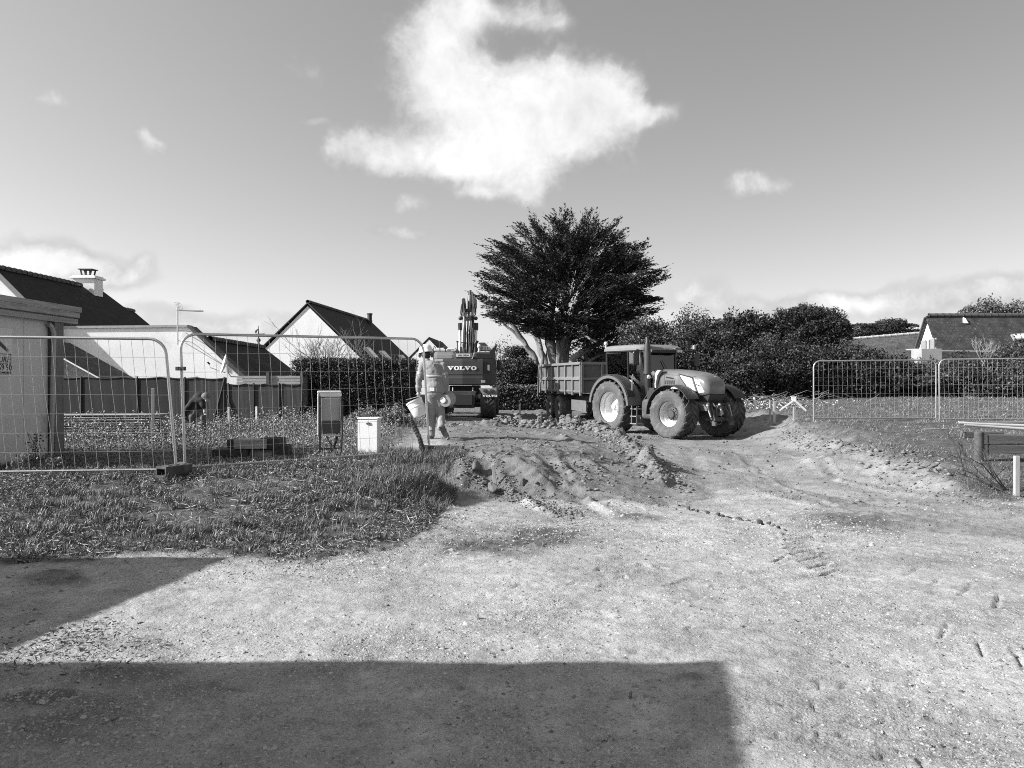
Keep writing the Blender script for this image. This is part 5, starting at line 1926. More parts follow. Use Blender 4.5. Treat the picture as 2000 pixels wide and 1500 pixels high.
for i in range(0, N, 5):      # boughs feeding the sprays
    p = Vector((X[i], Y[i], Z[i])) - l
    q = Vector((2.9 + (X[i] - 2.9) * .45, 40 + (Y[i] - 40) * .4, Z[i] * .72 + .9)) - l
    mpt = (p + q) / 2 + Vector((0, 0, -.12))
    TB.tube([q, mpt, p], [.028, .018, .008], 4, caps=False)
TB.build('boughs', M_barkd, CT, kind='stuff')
# lower left bough tuft
tree_tuft = thing('cypress_bough', 'small dark tuft of boughs leaning out low left of the cypress trunks', 'tree', W(1010, 690, 41))
P_, v = shell_points(2600, (0, 0, 0), (.75, .5, .42), .5, 3, .2, -1)
card_leaves('crown', P_, rng.uniform(.08, .2, len(P_)), M_cyp, tree_tuft, asp=.25, flat=.5)
lw = W(1048, 735, 41) - tree_tuft.location
MB().tube([lw + Vector((0, 0, -1.2)), lw, (0, 0, 0)], [.06, .05, .02], 6).build('trunk', M_bark, tree_tuft)
# ------------------------------------------------------------------ MACHINES
M_rub = mat('tyre_rubber', .045, .85, var=.25, vscale=4, dirt=.5, dirtv=.12, bump=.2, bscale=40)
M_rubd = mat('dusty_sidewall', .085, .95, var=.3, vscale=5, dirt=.3, dirtv=.2)
M_rim = mat('rim_light', .62, .45, var=.05, vscale=5, dirt=.25, dirtv=.4)
M_hub = mat('hub_dark', .05, .5)
M_hubl = mat('hub_light', .5, .4)
M_black = mat('black_plastic', .022, .55)
M_blackg = mat('black_gloss', .02, .25)
M_blue = mat('tractor_paint', .12, .25, var=.05, vscale=3, dirt=.2, dirtv=.18, spec=.6)
M_roofp = mat('roof_paint', .2, .35, var=.08)
M_steel = mat('bare_steel', .35, .4, .7)
M_lamp = mat('lamp_lens', .75, .12, spec=.8)
M_glass = glass_mat('cab_glass', .4, .25)
M_dust = mat('dusty_black', .06, .8, var=.3, vscale=6, dirt=.4, dirtv=.14)


def wheel(parent, pos, Rr, Wd, rim, side, n_lug=21, steer=0, dish=.5, hub=M_hubl, hubr=.16, hubd=None, rimm=None, chev=1, lug_h=.06, dusty=True, side_m=None):
    """tractor wheel: 'wheel' hub mesh with children tyre and rim. side=-1 outward is -y"""
    hb = MB()
    yo = side * Wd * (.36 - dish * .6)
    hb.lathe([(0.001, yo + side * .1), (hubr * .55, yo + side * .1), (hubr * .6, yo + side * .04), (hubr, yo + side * .03), (hubr * 1.02, yo - side * .12), (hubr * .8, -side * Wd * .5)], (0, 0, 0), (0, 1, 0), 20)
    for k in range(10):
        a = k * 2 * math.pi / 10
        p = Vector((math.cos(a) * hubr * .8, yo + side * .03, math.sin(a) * hubr * .8))
        hb.cyl(p, p + Vector((0, side * .035, 0)), .016, n=6)
    w = hb.build('wheel', hub, parent, smooth=True)
    w.location = pos
    w.rotation_euler = (0, 0, steer)
    W2 = Wd / 2
    prof = [(rim - .01, -W2 * .78), (rim + .03, -W2 * .86), (rim + (Rr - rim) * .35, -W2 * .98), (rim + (Rr - rim) * .62, -W2 * 1.0), (Rr - .085, -W2 * .97), (Rr - .05, -W2 * .86), (Rr - lug_h, -W2 * .5), (Rr - lug_h + .008, 0)]
    prof = prof + [(r_, -h_) for r_, h_ in prof[-2::-1]]
    ty = MB().lathe(prof + [(rim - .03, W2 * .5), (rim - .03, -W2 * .5)], (0, 0, 0), (0, 1, 0), 44, close=True)
    lw = .05 * Rr + .012
    for sgn in (-1, 1):
        for k in range(n_lug):
            a0 = 2 * math.pi * (k + (.5 if sgn > 0 else 0)) / n_lug
            ring = []
            for (f, rt, rb) in ((.0, Rr - .004, Rr - lug_h - .01), (.32, Rr - .004, Rr - lug_h - .01), (.8, Rr - .02, Rr - .075), (1.0, Rr - .055, Rr - .11), (1.03, Rr - .12, Rr - .15)):
                y = sgn * (f * W2 * 1.0 - .015)
                a = a0 + chev * (-(f ** .9) * W2 * .95 / Rr)
                lwk = lw * (1.25 if f > .7 else 1)
                ca, sa = math.cos(a), math.sin(a)
                tx, tz = -sa, ca
                # section tilted along the chevron
                q = [(rt, -lwk / 2 * .8), (rt, lwk / 2 * .8), (rb, lwk / 2 * 1.15), (rb, -lwk / 2 * 1.15)]
                ring.append([Vector((ca * r_ + tx * s_, y + (sgn * .3 * s_ * chev if f < 1.02 else 0) + (sgn * .004 if f > 1 else 0), sa * r_ + tz * s_)) for r_, s_ in q])
            ty.loft(ring)
    tyo = ty.build('tyre', M_rub, w, smooth=False)
    if dusty:
        tyo.data.materials.append(side_m or M_rubd)
        for p in tyo.data.polygons:
            c = p.center
            r_ = math.hypot(c.x, c.z)
            if abs(c.y) > W2 * .8 and r_ < Rr - .03:
                p.material_index = 1
    for p in tyo.data.polygons:
        p.use_smooth = False
    yr = side * Wd * .36
    yi = side * Wd * (.36 - dish)
    rm = MB().lathe([(rim + .02, yr), (rim + .028, yr + side * .012), (rim, yr + side * .014), (rim - .02, yr - side * .02), (rim - .035, yr - side * .05), (rim - .045, yr - side * Wd * .25), (rim - .075, yr - side * Wd * .27), (rim - .085, yi + side * .03),
                     (rim - .11, yi), (rim * .62, yi + side * .0), (rim * .5, yi + side * .05), (rim * .42, yi + side * .06), (.001, yi + side * .06)], (0, 0, 0), (0, 1, 0), 40)
    rm.lathe([(rim + .02, -yr), (rim - .03, -yr), (rim - .05, yi)], (0, 0, 0), (0, 1, 0), 40)
    rm.build('rim', rimm or M_rim, w, smooth=True)
    return w


def arc_fender(parent, name, pos, Rr, y0, y1, a0, a1, m, th=.035, lip=.08, rz=0, n_=18, lipside=None):
    rings = []
    for k in range(n_ + 1):
        a = a0 + (a1 - a0) * k / n_
        c, s = math.cos(a), math.sin(a)
        rings.append([Vector((c * (Rr + th), y0, s * (Rr + th))), Vector((c * (Rr + th), y1, s * (Rr + th))), Vector((c * (Rr - lip), y1, s * (Rr - lip))), Vector((c * (Rr - lip), y1 + (th if y1 < y0 else -th), s * (Rr - lip))),
                      Vector((c * Rr, y1 + (th if y1 < y0 else -th), s * Rr)), Vector((c * Rr, y0, s * Rr))])
    o = MB().loft(rings).build(name, m, parent, smooth=True)
    o.location = pos
    o.rotation_euler = (0, 0, rz)
    return o


# ---- tractor (local: x ahead, y left, z up; origin on the ground below the rear axle)
PH = R(59)
rg = W(1316, 858, 23.4)
hv = Vector((math.cos(PH), -math.sin(PH), 0))
rv = Vector((-math.sin(PH), -math.cos(PH), 0))       # to its right side
tor = Vector((rg.x, rg.y, 0)) - hv * 2.86 - rv * 1.0
TG = -.27
TR = thing('tractor', 'big dusty farm tractor parked on the dirt track, nose towards the right foreground', 'tractor', (tor.x, tor.y, TG), rz=-PH)
HZ = .17
SEC = [(1.25, .42, 1.3, 2.16), (1.7, .44, 1.28, 2.16), (2.2, .45, 1.26, 2.14), (2.7, .46, 1.26, 2.1), (3.1, .46, 1.27, 2.04), (3.4, .45, 1.29, 1.96), (3.54, .43, 1.31, 1.87), (3.64, .38, 1.34, 1.76), (3.69, .3, 1.38, 1.62)]
EXP = .62


def sec_at(x):
    for a, b in zip(SEC[:-1], SEC[1:]):
        if x <= b[0]:
            f = (x - a[0]) / (b[0] - a[0])
            return [a[i] + (b[i] - a[i]) * f for i in range(4)]
    return list(SEC[-1])


def hood_ring(x):
    _, hw, z0, z1 = sec_at(x)
    zc_, hh = (z0 + z1) / 2, (z1 - z0) / 2
    r_ = []
    for k in range(28):
        t_ = 2 * math.pi * k / 28
        c, s = math.cos(t_), math.sin(t_)
        e = EXP if s > 0 else .3
        r_.append(Vector((x, hw * math.copysign(abs(c) ** .55, c), zc_ + hh * math.copysign(abs(s) ** e, s))))
    return r_


MB().loft([hood_ring(x) for x in (1.25, 1.6, 2.0, 2.4, 2.8, 3.1, 3.3, 3.45, 3.54, 3.6, 3.65, 3.69)]).build('hood', M_blue, TR, smooth=True)


def hood_y(x, z):
    _, hw, z0, z1 = sec_at(x)
    zc_, hh = (z0 + z1) / 2, (z1 - z0) / 2
    s = max(-.999, min(.999, (z - zc_) / hh))
    e = EXP if s > 0 else .3
    sn = abs(s) ** (1 / e)
    return hw * (max(0, 1 - sn * sn) ** .5) ** .55


def hood_patch(name, c4, off, m, side):
    """quad given as (x,z) corners, laid on the side of the hood"""
    mb = MB()
    n_ = 8
    g = []
    c4 = [(a_, b_ + HZ) for a_, b_ in c4]
    for i in range(n_ + 1):
        for j in range(n_ + 1):
            a, b = i / n_, j / n_
            x = (c4[0][0] * (1 - a) + c4[1][0] * a) * (1 - b) + (c4[3][0] * (1 - a) + c4[2][0] * a) * b
            z = (c4[0][1] * (1 - a) + c4[1][1] * a) * (1 - b) + (c4[3][1] * (1 - a) + c4[2][1] * a) * b
            g.append(Vector((x, side * (hood_y(x, z) + off), z)))
    mb.add(g, [(i * (n_ + 1) + j, i * (n_ + 1) + j + 1, (i + 1) * (n_ + 1) + j + 1, (i + 1) * (n_ + 1) + j) for i in range(n_) for j in range(n_)])
    o = mb.build(name, m, TR, smooth=True)
    o.modifiers.new('s', 'SOLIDIFY').thickness = .012
    return o


M_mesh = mat('grille_mesh', .62, .35, .5, bump=.5, bscale=120)
for sd_ in (-1, 1):
    hood_patch('grille_surround', [(2.42, 1.84), (3.1, 1.72), (3.34, 1.23), (2.98, 1.27)], .006, M_black, sd_)
    hood_patch('side_grille', [(2.5, 1.8), (3.06, 1.69), (3.26, 1.28), (3.0, 1.31)], .018, M_mesh, sd_)
    hood_patch('headlight', [(3.16, 1.68), (3.36, 1.6), (3.58, 1.26), (3.36, 1.22)], .008, M_lamp, sd_)
    hood_patch('lamp_divider', [(3.24, 1.52), (3.42, 1.47), (3.44, 1.43), (3.27, 1.48)], .018, M_black, sd_)
    hood_patch('vent_stripe', [(1.9, 1.74), (2.25, 1.7), (2.25, 1.66), (1.9, 1.7)], .006, M_blackg, sd_)
    hood_patch('badge_plate', [(2.02, 1.42), (2.5, 1.4), (2.5, 1.29), (2.02, 1.31)], .006, mat('plate_grey', .3, .4), sd_)
    hood_patch('side_duct', [(1.32, 1.75), (1.62, 1.75), (1.62, 1.28), (1.32, 1.28)], .01, M_black, sd_)
# pale flexible heat shield by the exhaust
MB().loft([[Vector((1.42 + dx_, -.47 - .02 * k_, z_)), Vector((1.6 + dx_, -.49 - .02 * k_, z_)), Vector((1.6 + dx_, -.44, z_)), Vector((1.42 + dx_, -.42, z_))] for k_, (dx_, z_) in enumerate([(.02, 1.22), (-.06, 1.4), (-.1, 1.65), (0, 1.95), (.16, 2.1), (.26, 2.12)])]).build('heat_shield', mat('dusty_shield', .42, .8, var=.15), TR, smooth=True)
MB().sphere((3.6, 0, 1.9), .045, 12, 8, (1, 1, .4)).build('emblem', M_steel, TR, smooth=True)
text('T7.210', .13, (2.08, -.475, 1.48), (math.pi / 2, 0, 0), TR, M_frame, xs=.95)
for s_ in (-1, 1):
    hood_patch('panel_gap', [(1.8, 1.98), (1.815, 1.98), (1.815, 1.2), (1.8, 1.2)], .003, M_black, s_)
    hood_patch('panel_gap', [(1.3, 1.84), (3.2, 1.745), (3.2, 1.735), (1.3, 1.83)], .003, M_black, s_)
    for k in range(5):
        hood_patch('louvre', [(1.86 + k * .1, 1.62), (1.92 + k * .1, 1.62), (1.9 + k * .1, 1.5), (1.84 + k * .1, 1.5)], .006, M_black, s_)
for k in range(6):
    MB().tube([(1.5 + .2 * k, -.36, 1.3), (1.55 + .2 * k, -.42, 1.18 - .02 * k), (1.7 + .2 * k, -.38, 1.05)], .016, 6).build('hose', M_black if k % 2 else M_hub, TR)
# lower front: grille chin, chassis, axle
MB().prism([(3.7, -.34, 1.36), (3.7, .34, 1.36), (3.5, .3, 1.0), (3.5, -.3, 1.0)], (-.6, 0, -.02)).build('chin', M_black, TR)
MB().box((1.6, 0, .95), (3.9, .5, .5)).box((.1, 0, .9), (.9, .9, .6)).box((2.0, 0, 1.3), (1.6, .6, .4)).build('chassis', M_dust, TR, bevel=.02)
MB().box((2.86, 0, .68), (.3, 1.5, .24)).cyl((2.86, -.75, .72), (2.86, .75, .72), .13, n=14).cyl((0, -.8, .9), (0, .8, .9), .2, n=14).build('axle', M_dust, TR)
fl_ = MB()
for s_ in (-1, 1):
    fl_.prism([(3.3, s_ * .22, 1.12), (3.72, s_ * .26, 1.0), (3.95, s_ * .33, .62), (3.85, s_ * .33, .5), (3.55, s_ * .26, .75), (3.3, s_ * .24, .8)], (0, s_ * .05, 0))
    fl_.cyl((3.7, s_ * .42, 1.05), (3.85, s_ * .4, .62), .035, n=8).sphere((3.7, s_ * .4, 1.08), .055, 8, 6).box((3.9, s_ * .36, .5), (.16, .07, .12))
    fl_.tube([(3.62, s_ * .14, 1.12), (3.8, s_ * .16, .95), (3.74, s_ * .1, .7), (3.66, s_ * .05, .55)], .022, 6)
fl_.box((3.6, 0, .62), (.24, .5, .12)).cyl((3.62, -.4, .62), (3.62, .4, .62), .05, n=10).box((3.74, 0, .98), (.12, .2, .12)).box((3.66, 0, .82), (.1, .34, .2))
fl_.build('front_linkage', M_dust, TR)
MB().tube([(3.74, .0, 1.02), (3.84, .0, .86), (3.8, 0, .74)], .04, 8).sphere((3.76, 0, 1.06), .05, 8, 6).box((3.84, 0, .8), (.05, .12, .06)).build('top_link', M_steel, TR)
for s_ in (-1, 1):
    MB().tube([(3.72, s_ * .46, 1.0), (3.84, s_ * .44, .7)], .025, 8).sphere((3.7, s_ * .44, 1.03), .06, 8, 6).build('lift_rod', M_steel, TR)
    MB().prism([(3.5, s_ * .3, 1.1), (3.75, s_ * .42, .98), (3.75, s_ * .5, .88), (3.3, s_ * .46, .86), (3.1, s_ * .34, 1.1)], (0, 0, .05)).build('side_bracket', M_blue, TR)
# wheels
wheel(TR, (0, -1.0, .9), .9, .66, .53, -1, n_lug=21, dish=.66, hub=M_hubl, hubr=.15)
wheel(TR, (0, 1.0, .9), .9, .66, .53, 1, n_lug=21, dish=.34)
wheel(TR, (2.86, -1.0, .77), .77, .66, .4, -1, n_lug=19, steer=R(6), dish=.5, hub=M_hub, hubr=.2)
wheel(TR, (2.86, 1.0, .77), .77, .66, .4, 1, n_lug=19, steer=R(6), dish=.3, hub=M_hub, hubr=.2)
# fenders
for s_ in (-1, 1):
    arc_fender(TR, 'rear_fender', (0, 0, .9), 1.02, s_ * .6, s_ * 1.3, R(4), R(172), M_blue, lip=.06)
    arc_fender(TR, 'fender_edge', (0, 0, .9), 1.075, s_ * .98, s_ * 1.28, R(20), R(168), M_black, lip=.0, th=.02)
    MB().prism([(-1.0, s_ * .6, 1.0), (-.75, s_ * .6, 1.65), (-.3, s_ * .6, 1.95), (.5, s_ * .6, 1.85), (1.0, s_ * .6, 1.2), (1.0, s_ * .6, .9)], (0, s_ * -.04, 0)).build('fender_panel', M_blue, TR)
    arc_fender(TR, 'front_mudguard', (2.86, s_ * 1.0, .77), .87, -.28, .28, R(32), R(182), M_black, lip=.0, rz=R(6), th=.02)
    MB().tube([(2.5, s_ * .35, 1.2), (2.55, s_ * .8, 1.45), (2.7, s_ * 1.0, 1.52)], .03, 6).build('mudguard_arm', M_black, TR)
# cab
M_cabint = mat('cab_interior', .06, .7)
B = dict(fb=(1.22, .62, 1.3), ft=(1.02, .74, 2.74), mb=(.52, .82, 1.25), mt=(.45, .8, 2.76), rb=(-.62, .8, 1.75), rt=(-.72, .76, 2.74), fm=(1.24, .66, 1.75))


def cp_(k, s_):
    x, y, z = B[k]
    return Vector((x, s_ * y, z))


for s_ in (-1, 1):
    MB().bar(cp_('fb', s_), cp_('ft', s_), .07, .07).build('front_pillar', M_blackg, TR)
    MB().bar(cp_('mb', s_), cp_('mt', s_), .06, .06).build('door_pillar', M_blackg, TR)
    MB().bar(cp_('rb', s_), cp_('rt', s_), .08, .08).build('rear_pillar', M_blackg, TR)
    MB().bar(cp_('rt', s_), cp_('ft', s_), .07, .09).build('roof_rail', M_blackg, TR)
    d_ = MB().prism([cp_('fb', s_), cp_('ft', s_), cp_('mt', s_), (.52, s_ * .82, 1.0), (1.0, s_ * .72, .95)], (0, s_ * .012, 0)).build('door', M_glass, TR)
    MB().bar((.6, s_ * .85, 1.5), (.75, s_ * .84, 1.5), .03, .06).build('handle', M_black, d_)
    MB().prism([cp_('mb', s_) + Vector((0, 0, .4)), cp_('mt', s_), cp_('rt', s_), cp_('rb', s_)], (0, s_ * .012, 0)).build('side_window', M_glass, TR)
    MB().tube([(.52, s_ * .83, 1.0), (.5, s_ * .86, .96), (1.0, s_ * .76, .92), (1.22, s_ * .64, 1.3)], .025, 6).build('door_frame', M_blackg, TR)
MB().prism([cp_('fb', -1), cp_('fb', 1), cp_('ft', 1), cp_('ft', -1)], (.012, 0, 0)).build('windscreen', M_glass, TR)
MB().prism([cp_('rb', -1), cp_('rb', 1), cp_('rt', 1), cp_('rt', -1)], (-.012, 0, 0)).build('rear_window', M_glass, TR)
MB().box((.3, 0, 1.12), (1.7, 1.3, .3)).build('cab_floor', M_black, TR, bevel=.02)
MB().box((-.25, 0, 1.6), (.5, .55, .16)).box((-.5, 0, 1.98), (.14, .5, .75), rotm(0, -.15, 0)).box((-.55, 0, 2.42), (.1, .3, .2)).build('seat', M_cabint, TR, bevel=.05)
MB().tube([(.75, 0, 1.3), (.58, 0, 1.85)], .05, 8).build('steering_column', M_cabint, TR)
MB().tube([Vector((.55, 0, 1.86)) + Vector((math.cos(a) * .06, math.sin(a) * .2, math.cos(a) * .18)) for a in [k * math.pi / 8 for k in range(17)]], .016, 6).build('steering_wheel', M_black, TR)
MB().tube([(1.235, .45, 1.75), (1.12, .1, 2.45)], .012, 5).build('wiper', M_black, TR)
rr_ = []
for (z, x0_, x1_, w_) in ((2.74, -.86, 1.22, .86), (2.78, -.95, 1.36, .92), (2.86, -.93, 1.38, .93), (2.94, -.85, 1.25, .86), (2.97, -.7, 1.0, .72)):
    ring = []
    for k in range(24):
        a = 2 * math.pi * k / 24
        c, s = math.cos(a), math.sin(a)
        ring.append(Vector(((x0_ + x1_) / 2 + (x1_ - x0_) / 2 * math.copysign(abs(c) ** .35, c), w_ * math.copysign(abs(s) ** .35, s), z)))
    rr_.append(ring)
MB().loft(rr_).build('cab_roof', M_roofp, TR, smooth=True)
MB().box((.3, 0, 2.73), (2.0, 1.6, .06)).build('roof_liner', M_black, TR)
for y_ in (-.72, -.6, .6, .72):
    MB().cyl((1.3, y_, 2.76), (1.37, y_, 2.75), .045, n=10).build('work_lamp', M_lamp, TR)
text('NEW HOLLAND', .085, (1.385, -.1, 2.8), (math.pi / 2, 0, math.pi / 2), TR, M_frame, xs=.9)
# exhaust stack, mirrors, rail, steps, tank
MB().tube([(1.34, -.58, 1.15), (1.34, -.6, 1.4), (1.3, -.68, 1.6), (1.3, -.7, 2.9), (1.3, -.7, 3.05), (1.26, -.68, 3.18)], [.07, .08, .1, .1, .065, .06], 14).build('exhaust', M_black, TR, smooth=True)
MB().cyl((1.3, -.7, 2.0), (1.3, -.7, 2.72), .125, n=16).build('exhaust_guard', mat('guard_grey', .05, .5), TR, smooth=True)
for s_, x_ in ((-1, .98), (1, 1.1)):
    MB().tube([(1.05, s_ * .8, 2.78), (x_ + .15, s_ * (1.0 if s_ < 0 else 1.35), 2.78), (x_ + .16, s_ * (1.05 if s_ < 0 else 1.5), 2.74)], .022, 6).build('mirror_arm', M_black, TR)
    yy_ = s_ * (1.05 if s_ < 0 else 1.5)
    mm = MB().box((0, 0, 0), (.07, .24, .44), rotm(0, 0, 0)).build('mirror', M_blackg, TR, bevel=.03)
    mm.location = (x_ + .17, yy_, 2.5)
MB().box((1.25, 1.42, 2.9), (.1, .1, .14)).build('marker_lamp', mat('grey_plastic', .25, .5), TR, bevel=.02)
MB().tube([(1.3, -.52, 1.85), (1.38, -.55, 1.92)], .02, 6).sphere((1.42, -.56, 2.02), .085, 10, 8, (.5, 1, 1)).sphere((1.4, -.72, 1.9), .07, 10, 8, (.5, 1, 1)).build('front_lamp', M_lamp, TR, smooth=True)
MB().tube([(.95, -1.0, 1.98), (.93, -1.02, 1.9), (.93, -1.05, .36), (1.12, -1.05, .36)], .022, 6).build('hand_rail', M_steel, TR)
for z_ in (.38, .62, .86):
    MB().box((1.04, -.95, z_), (.3, .28, .035)).build('step', M_steel, TR, bevel=.006)
MB().tube([(1.2, -1.05, .36), (1.2, -1.05, .95)], .022, 6).build('step_stringer', M_dust, TR)
tk = []
for x_ in (1.28, 1.3, 1.72, 1.74):
    e = .9 if x_ in (1.28, 1.74) else 1
    tk.append([Vector((x_, -.66 + .27 * e * math.copysign(abs(math.cos(a)) ** .5, math.cos(a)), .86 + .33 * e * math.copysign(abs(math.sin(a)) ** .5, math.sin(a)))) for a in [2 * math.pi * k / 20 for k in range(20)]])
MB().loft(tk).build('fuel_tank', M_dust, TR, smooth=True)
MB().box((1.45, -.5, 1.3), (.35, .4, .5)).build('engine_side', M_black, TR)
MB().cyl((-.85, -.72, 2.9), (-.85, -.72, 3.0), .03, n=8).sphere((-.85, -.72, 3.06), .07, 10, 8).build('beacon', mat('beacon_lens', .5, .3), TR, smooth=True)
MB().box((-.75, 0, .65), (.5, .3, .12)).box((-.95, 0, .55), (.14, .14, .2)).build('hitch', M_dust, TR)

# ---- dump trailer (local x ahead, y left)
c0 = W(1135, 766, 28.8)
PT = math.atan2(6.0, 1.31)
tv_ = Vector((math.cos(PT), -math.sin(PT), 0))
lv_ = Vector((math.sin(PT), math.cos(PT), 0))
to = Vector((c0.x, c0.y, 0)) + lv_ * 1.2 - tv_ * 3.1
TL = thing('dump_trailer', 'ribbed grey dump trailer hitched behind the tractor', 'trailer', (to.x, to.y, -.22), rz=-PT)
M_trl = mat('trailer_paint', .15, .6, var=.18, vscale=2.5, dirt=.45, dirtv=.14)
M_trd = mat('trailer_panel', .1, .7, var=.2, vscale=2.5, dirt=.5, dirtv=.12)
ZB, ZT, HL, HWt = 1.27, 2.33, 3.1, 1.2
MB().box((0, -HWt + .06, (ZB + ZT) / 2), (2 * HL, .05, ZT - ZB)).build('side_wall', M_trd, TL)
MB().box((0, HWt - .06, (ZB + ZT) / 2), (2 * HL, .05, ZT - ZB)).build('side_wall', M_trd, TL)
MB().box((HL - .03, 0, (ZB + ZT) / 2), (.05, 2 * HWt - .12, ZT - ZB)).build('front_wall', M_trd, TL)
MB().box((-HL + .03, 0, (ZB + ZT) / 2), (.05, 2 * HWt - .12, ZT - ZB)).build('tailgate', M_trd, TL)
MB().box((0, 0, ZB + .02), (2 * HL - .1, 2 * HWt - .1, .06)).build('bed', M_trd, TL)
nrib = 7
for s_ in (-1, 1):
    for k in range(nrib):
        x_ = -HL + .05 + (2 * HL - .1) * k / (nrib - 1)
        MB().prism([(x_ - .06, s_ * (HWt - .03), ZB - .12), (x_ + .06, s_ * (HWt - .03), ZB - .12), (x_ + .05, s_ * (HWt - .03), ZT), (x_ - .05, s_ * (HWt - .03), ZT)], (0, s_ * .07, 0)).build('rib', M_trl, TL, bevel=.008)
    MB().box((0, s_ * (HWt + .0), ZT + .04), (2 * HL + .06, .14, .1)).build('top_rail', M_trl, TL, bevel=.01)
    MB().prism([(-HL, s_ * (HWt - .03), ZB + .44), (-HL, s_ * (HWt - .03), ZB + .6), (-HL, s_ * (HWt + .05), ZB + .54), (-HL, s_ * (HWt + .05), ZB + .47)], (2 * HL, 0, 0)).build('mid_rail', M_trl, TL)
    for k in range(nrib - 1):
        x_ = -HL + .05 + (2 * HL - .1) * (k + .5) / (nrib - 1)
        MB().prism([(x_ - .4, s_ * (HWt - .03), ZB - .04), (x_ + .4, s_ * (HWt - .03), ZB - .04), (x_ + .4, s_ * (HWt + .02), ZB + .02), (x_ - .4, s_ * (HWt + .02), ZB + .02)], (0, 0, .05)).build('bottom_ledge', M_trl, TL)
MB().box((HL + .0, 0, ZT + .04), (.12, 2 * HWt, .1)).build('top_rail', M_trl, TL)
for y_ in (-HWt + .04, -.38, .38, HWt - .04):
    MB().box((HL + .03, y_, (ZB + ZT) / 2), (.07, .09, ZT - ZB)).build('front_rib', M_trd, TL)
MB().prism([(HL, -HWt, ZB + .5), (HL, HWt, ZB + .5), (HL + .08, HWt, ZB + .47), (HL + .08, -HWt, ZB + .47)], (0, 0, .07)).build('front_rail', M_trd, TL)
for s_ in (-1,):      # tailgate hinge frame on the near rear corner
    MB().bar((-HL + .15, -HWt - .08, ZT + .05), (-HL + .55, -HWt - .08, ZB + .35), .05, .07).bar((-HL + .6, -HWt - .08, ZT + .05), (-HL + .35, -HWt - .08, ZB - .1), .05, .06).bar((-HL + .1, -HWt - .08, ZT), (-HL - .05, -HWt - .08, ZB - .3), .05, .06).build('hinge_frame', M_trl, TL)
for s_ in (-1, 1):
    MB().box((.2, s_ * .45, ZB - .28), (6.4, .12, .26)).build('chassis_beam', M_dust, TL)
MB().box((HL - .9, -1.0, ZB - .52), (1.9, .05, .42)).build('side_guard', mat('guard_plate', .12, .6, var=.2, dirt=.4, dirtv=.1), TL)
MB().box((-.4, 0, ZB - .5), (2.8, .5, .3)).cyl((-.2, -.8, .55), (-.2, .8, .55), .07, n=8).cyl((-1.6, -.8, .55), (-1.6, .8, .55), .07, n=8).build('bogie', M_dust, TL)
MB().prism([(HL - .2, -.3, ZB - .38), (HL - .2, .3, ZB - .38), (HL + 1.6, .06, .55), (HL + 1.6, -.06, .55)], (0, 0, .14)).cyl((HL + 1.2, .25, .1), (HL + 1.2, .25, .85), .05, n=8).build('drawbar', M_dust, TL)
for x_ in (-.25, -1.65):
    for s_ in (-1, 1):
        wheel(TL, (x_, s_ * .93, .56), .56, .5, .3, s_, n_lug=22, dish=.12, hub=M_hub, hubr=.12, lug_h=.03)

# ---- excavator (local x right, y away from the camera)
eo = W(906, 820, 31)
EX = thing('excavator', 'dark wheeled excavator seen from behind with boom raised and white maker lettering', 'excavator', (eo.x, eo.y + .4, -.02), rz=R(-1.5))
M_cw = mat('counterweight_paint', .052, .42, var=.1, vscale=3, dirt=.3, dirtv=.09)
M_cwl = mat('engine_cover_paint', .12, .45, var=.1, vscale=3, dirt=.3, dirtv=.12)
M_yel = mat('digger_paint', .4, .5, var=.08, vscale=3, dirt=.3, dirtv=.25)
# counterweight: plan outline curved at the back
plan = [(-1.27, 0.4), (-1.26, -.25), (-1.15, -.62), (-.8, -.82), (0, -.9), (.8, -.82), (1.15, -.62), (1.26, -.25), (1.27, .4)]


def pr(z, k):
    return [Vector((x * k, y * k + (0 if y > 0 else 0), z)) for x, y in plan]


MB().loft([pr(1.32, .95), pr(1.38, .985), pr(1.62, 1.0), pr(1.66, .99), pr(1.72, .985), pr(1.76, 1.0), pr(2.3, .995), pr(2.38, .985)]).build('counterweight', M_cw, EX, bevel=.015)
MB().loft([[Vector((x, y, z)) for x, y in ((-1.22, .3), (-1.22, -.3), (-1.05, -.62), (-.44, -.8), (-.34, -.8), (-.3, -.5), (-.3, .3))] for z in (2.39, 2.55)] + [[Vector((x, y, 2.68)) for x, y in ((-1.2, .3), (-1.2, -.1), (-1.05, -.35), (-.5, -.5), (-.42, -.5), (-.4, -.3), (-.4, .3))]]).build('engine_cover', M_cwl, EX, bevel=.01)
MB().loft([[Vector((x, y, z)) for x, y in ((1.25, .3), (1.25, -.3), (1.08, -.62), (.55, -.78), (.42, -.78), (.45, -.5), (.45, .3))] for z in (2.39, 2.6)] + [[Vector((x, y, 2.66)) for x, y in ((1.2, .3), (1.2, -.2), (1.05, -.45), (.62, -.6), (.52, -.6), (.5, -.3), (.5, .3))]]).build('engine_cover', M_cw, EX, bevel=.01)
MB().prism([(.98, -.5, 2.6), (1.27, -.3, 2.6), (1.27, -.3, 2.92)], (-.02, .6, 0)).build('corner_fin', M_cw, EX)
MB().box((.02, -.55, 2.5), (.75, .5, .24)).build('rear_grille', M_black, EX, bevel=.02)
MB().prism([(-.36, -.83, 2.36), (.42, -.83, 2.36), (.36, -.83, 2.44), (-.3, -.83, 2.44)], (0, .05, 0)).build('plate_ledge', M_cwl, EX)
pl = MB().box((.03, -.86, 2.52), (.72, .03, .16)).build('name_plate', mat('plate_frame', .12, .5), EX)
MB().box((.03, -.878, 2.52), (.56, .012, .12)).build('plate_face', mat('plate_white', .55, .5), pl)
text('SARL DREAN', .1, (.03, -.888, 2.485), (math.pi / 2, 0, 0), EX, M_ink, align='CENTER', xs=.78)
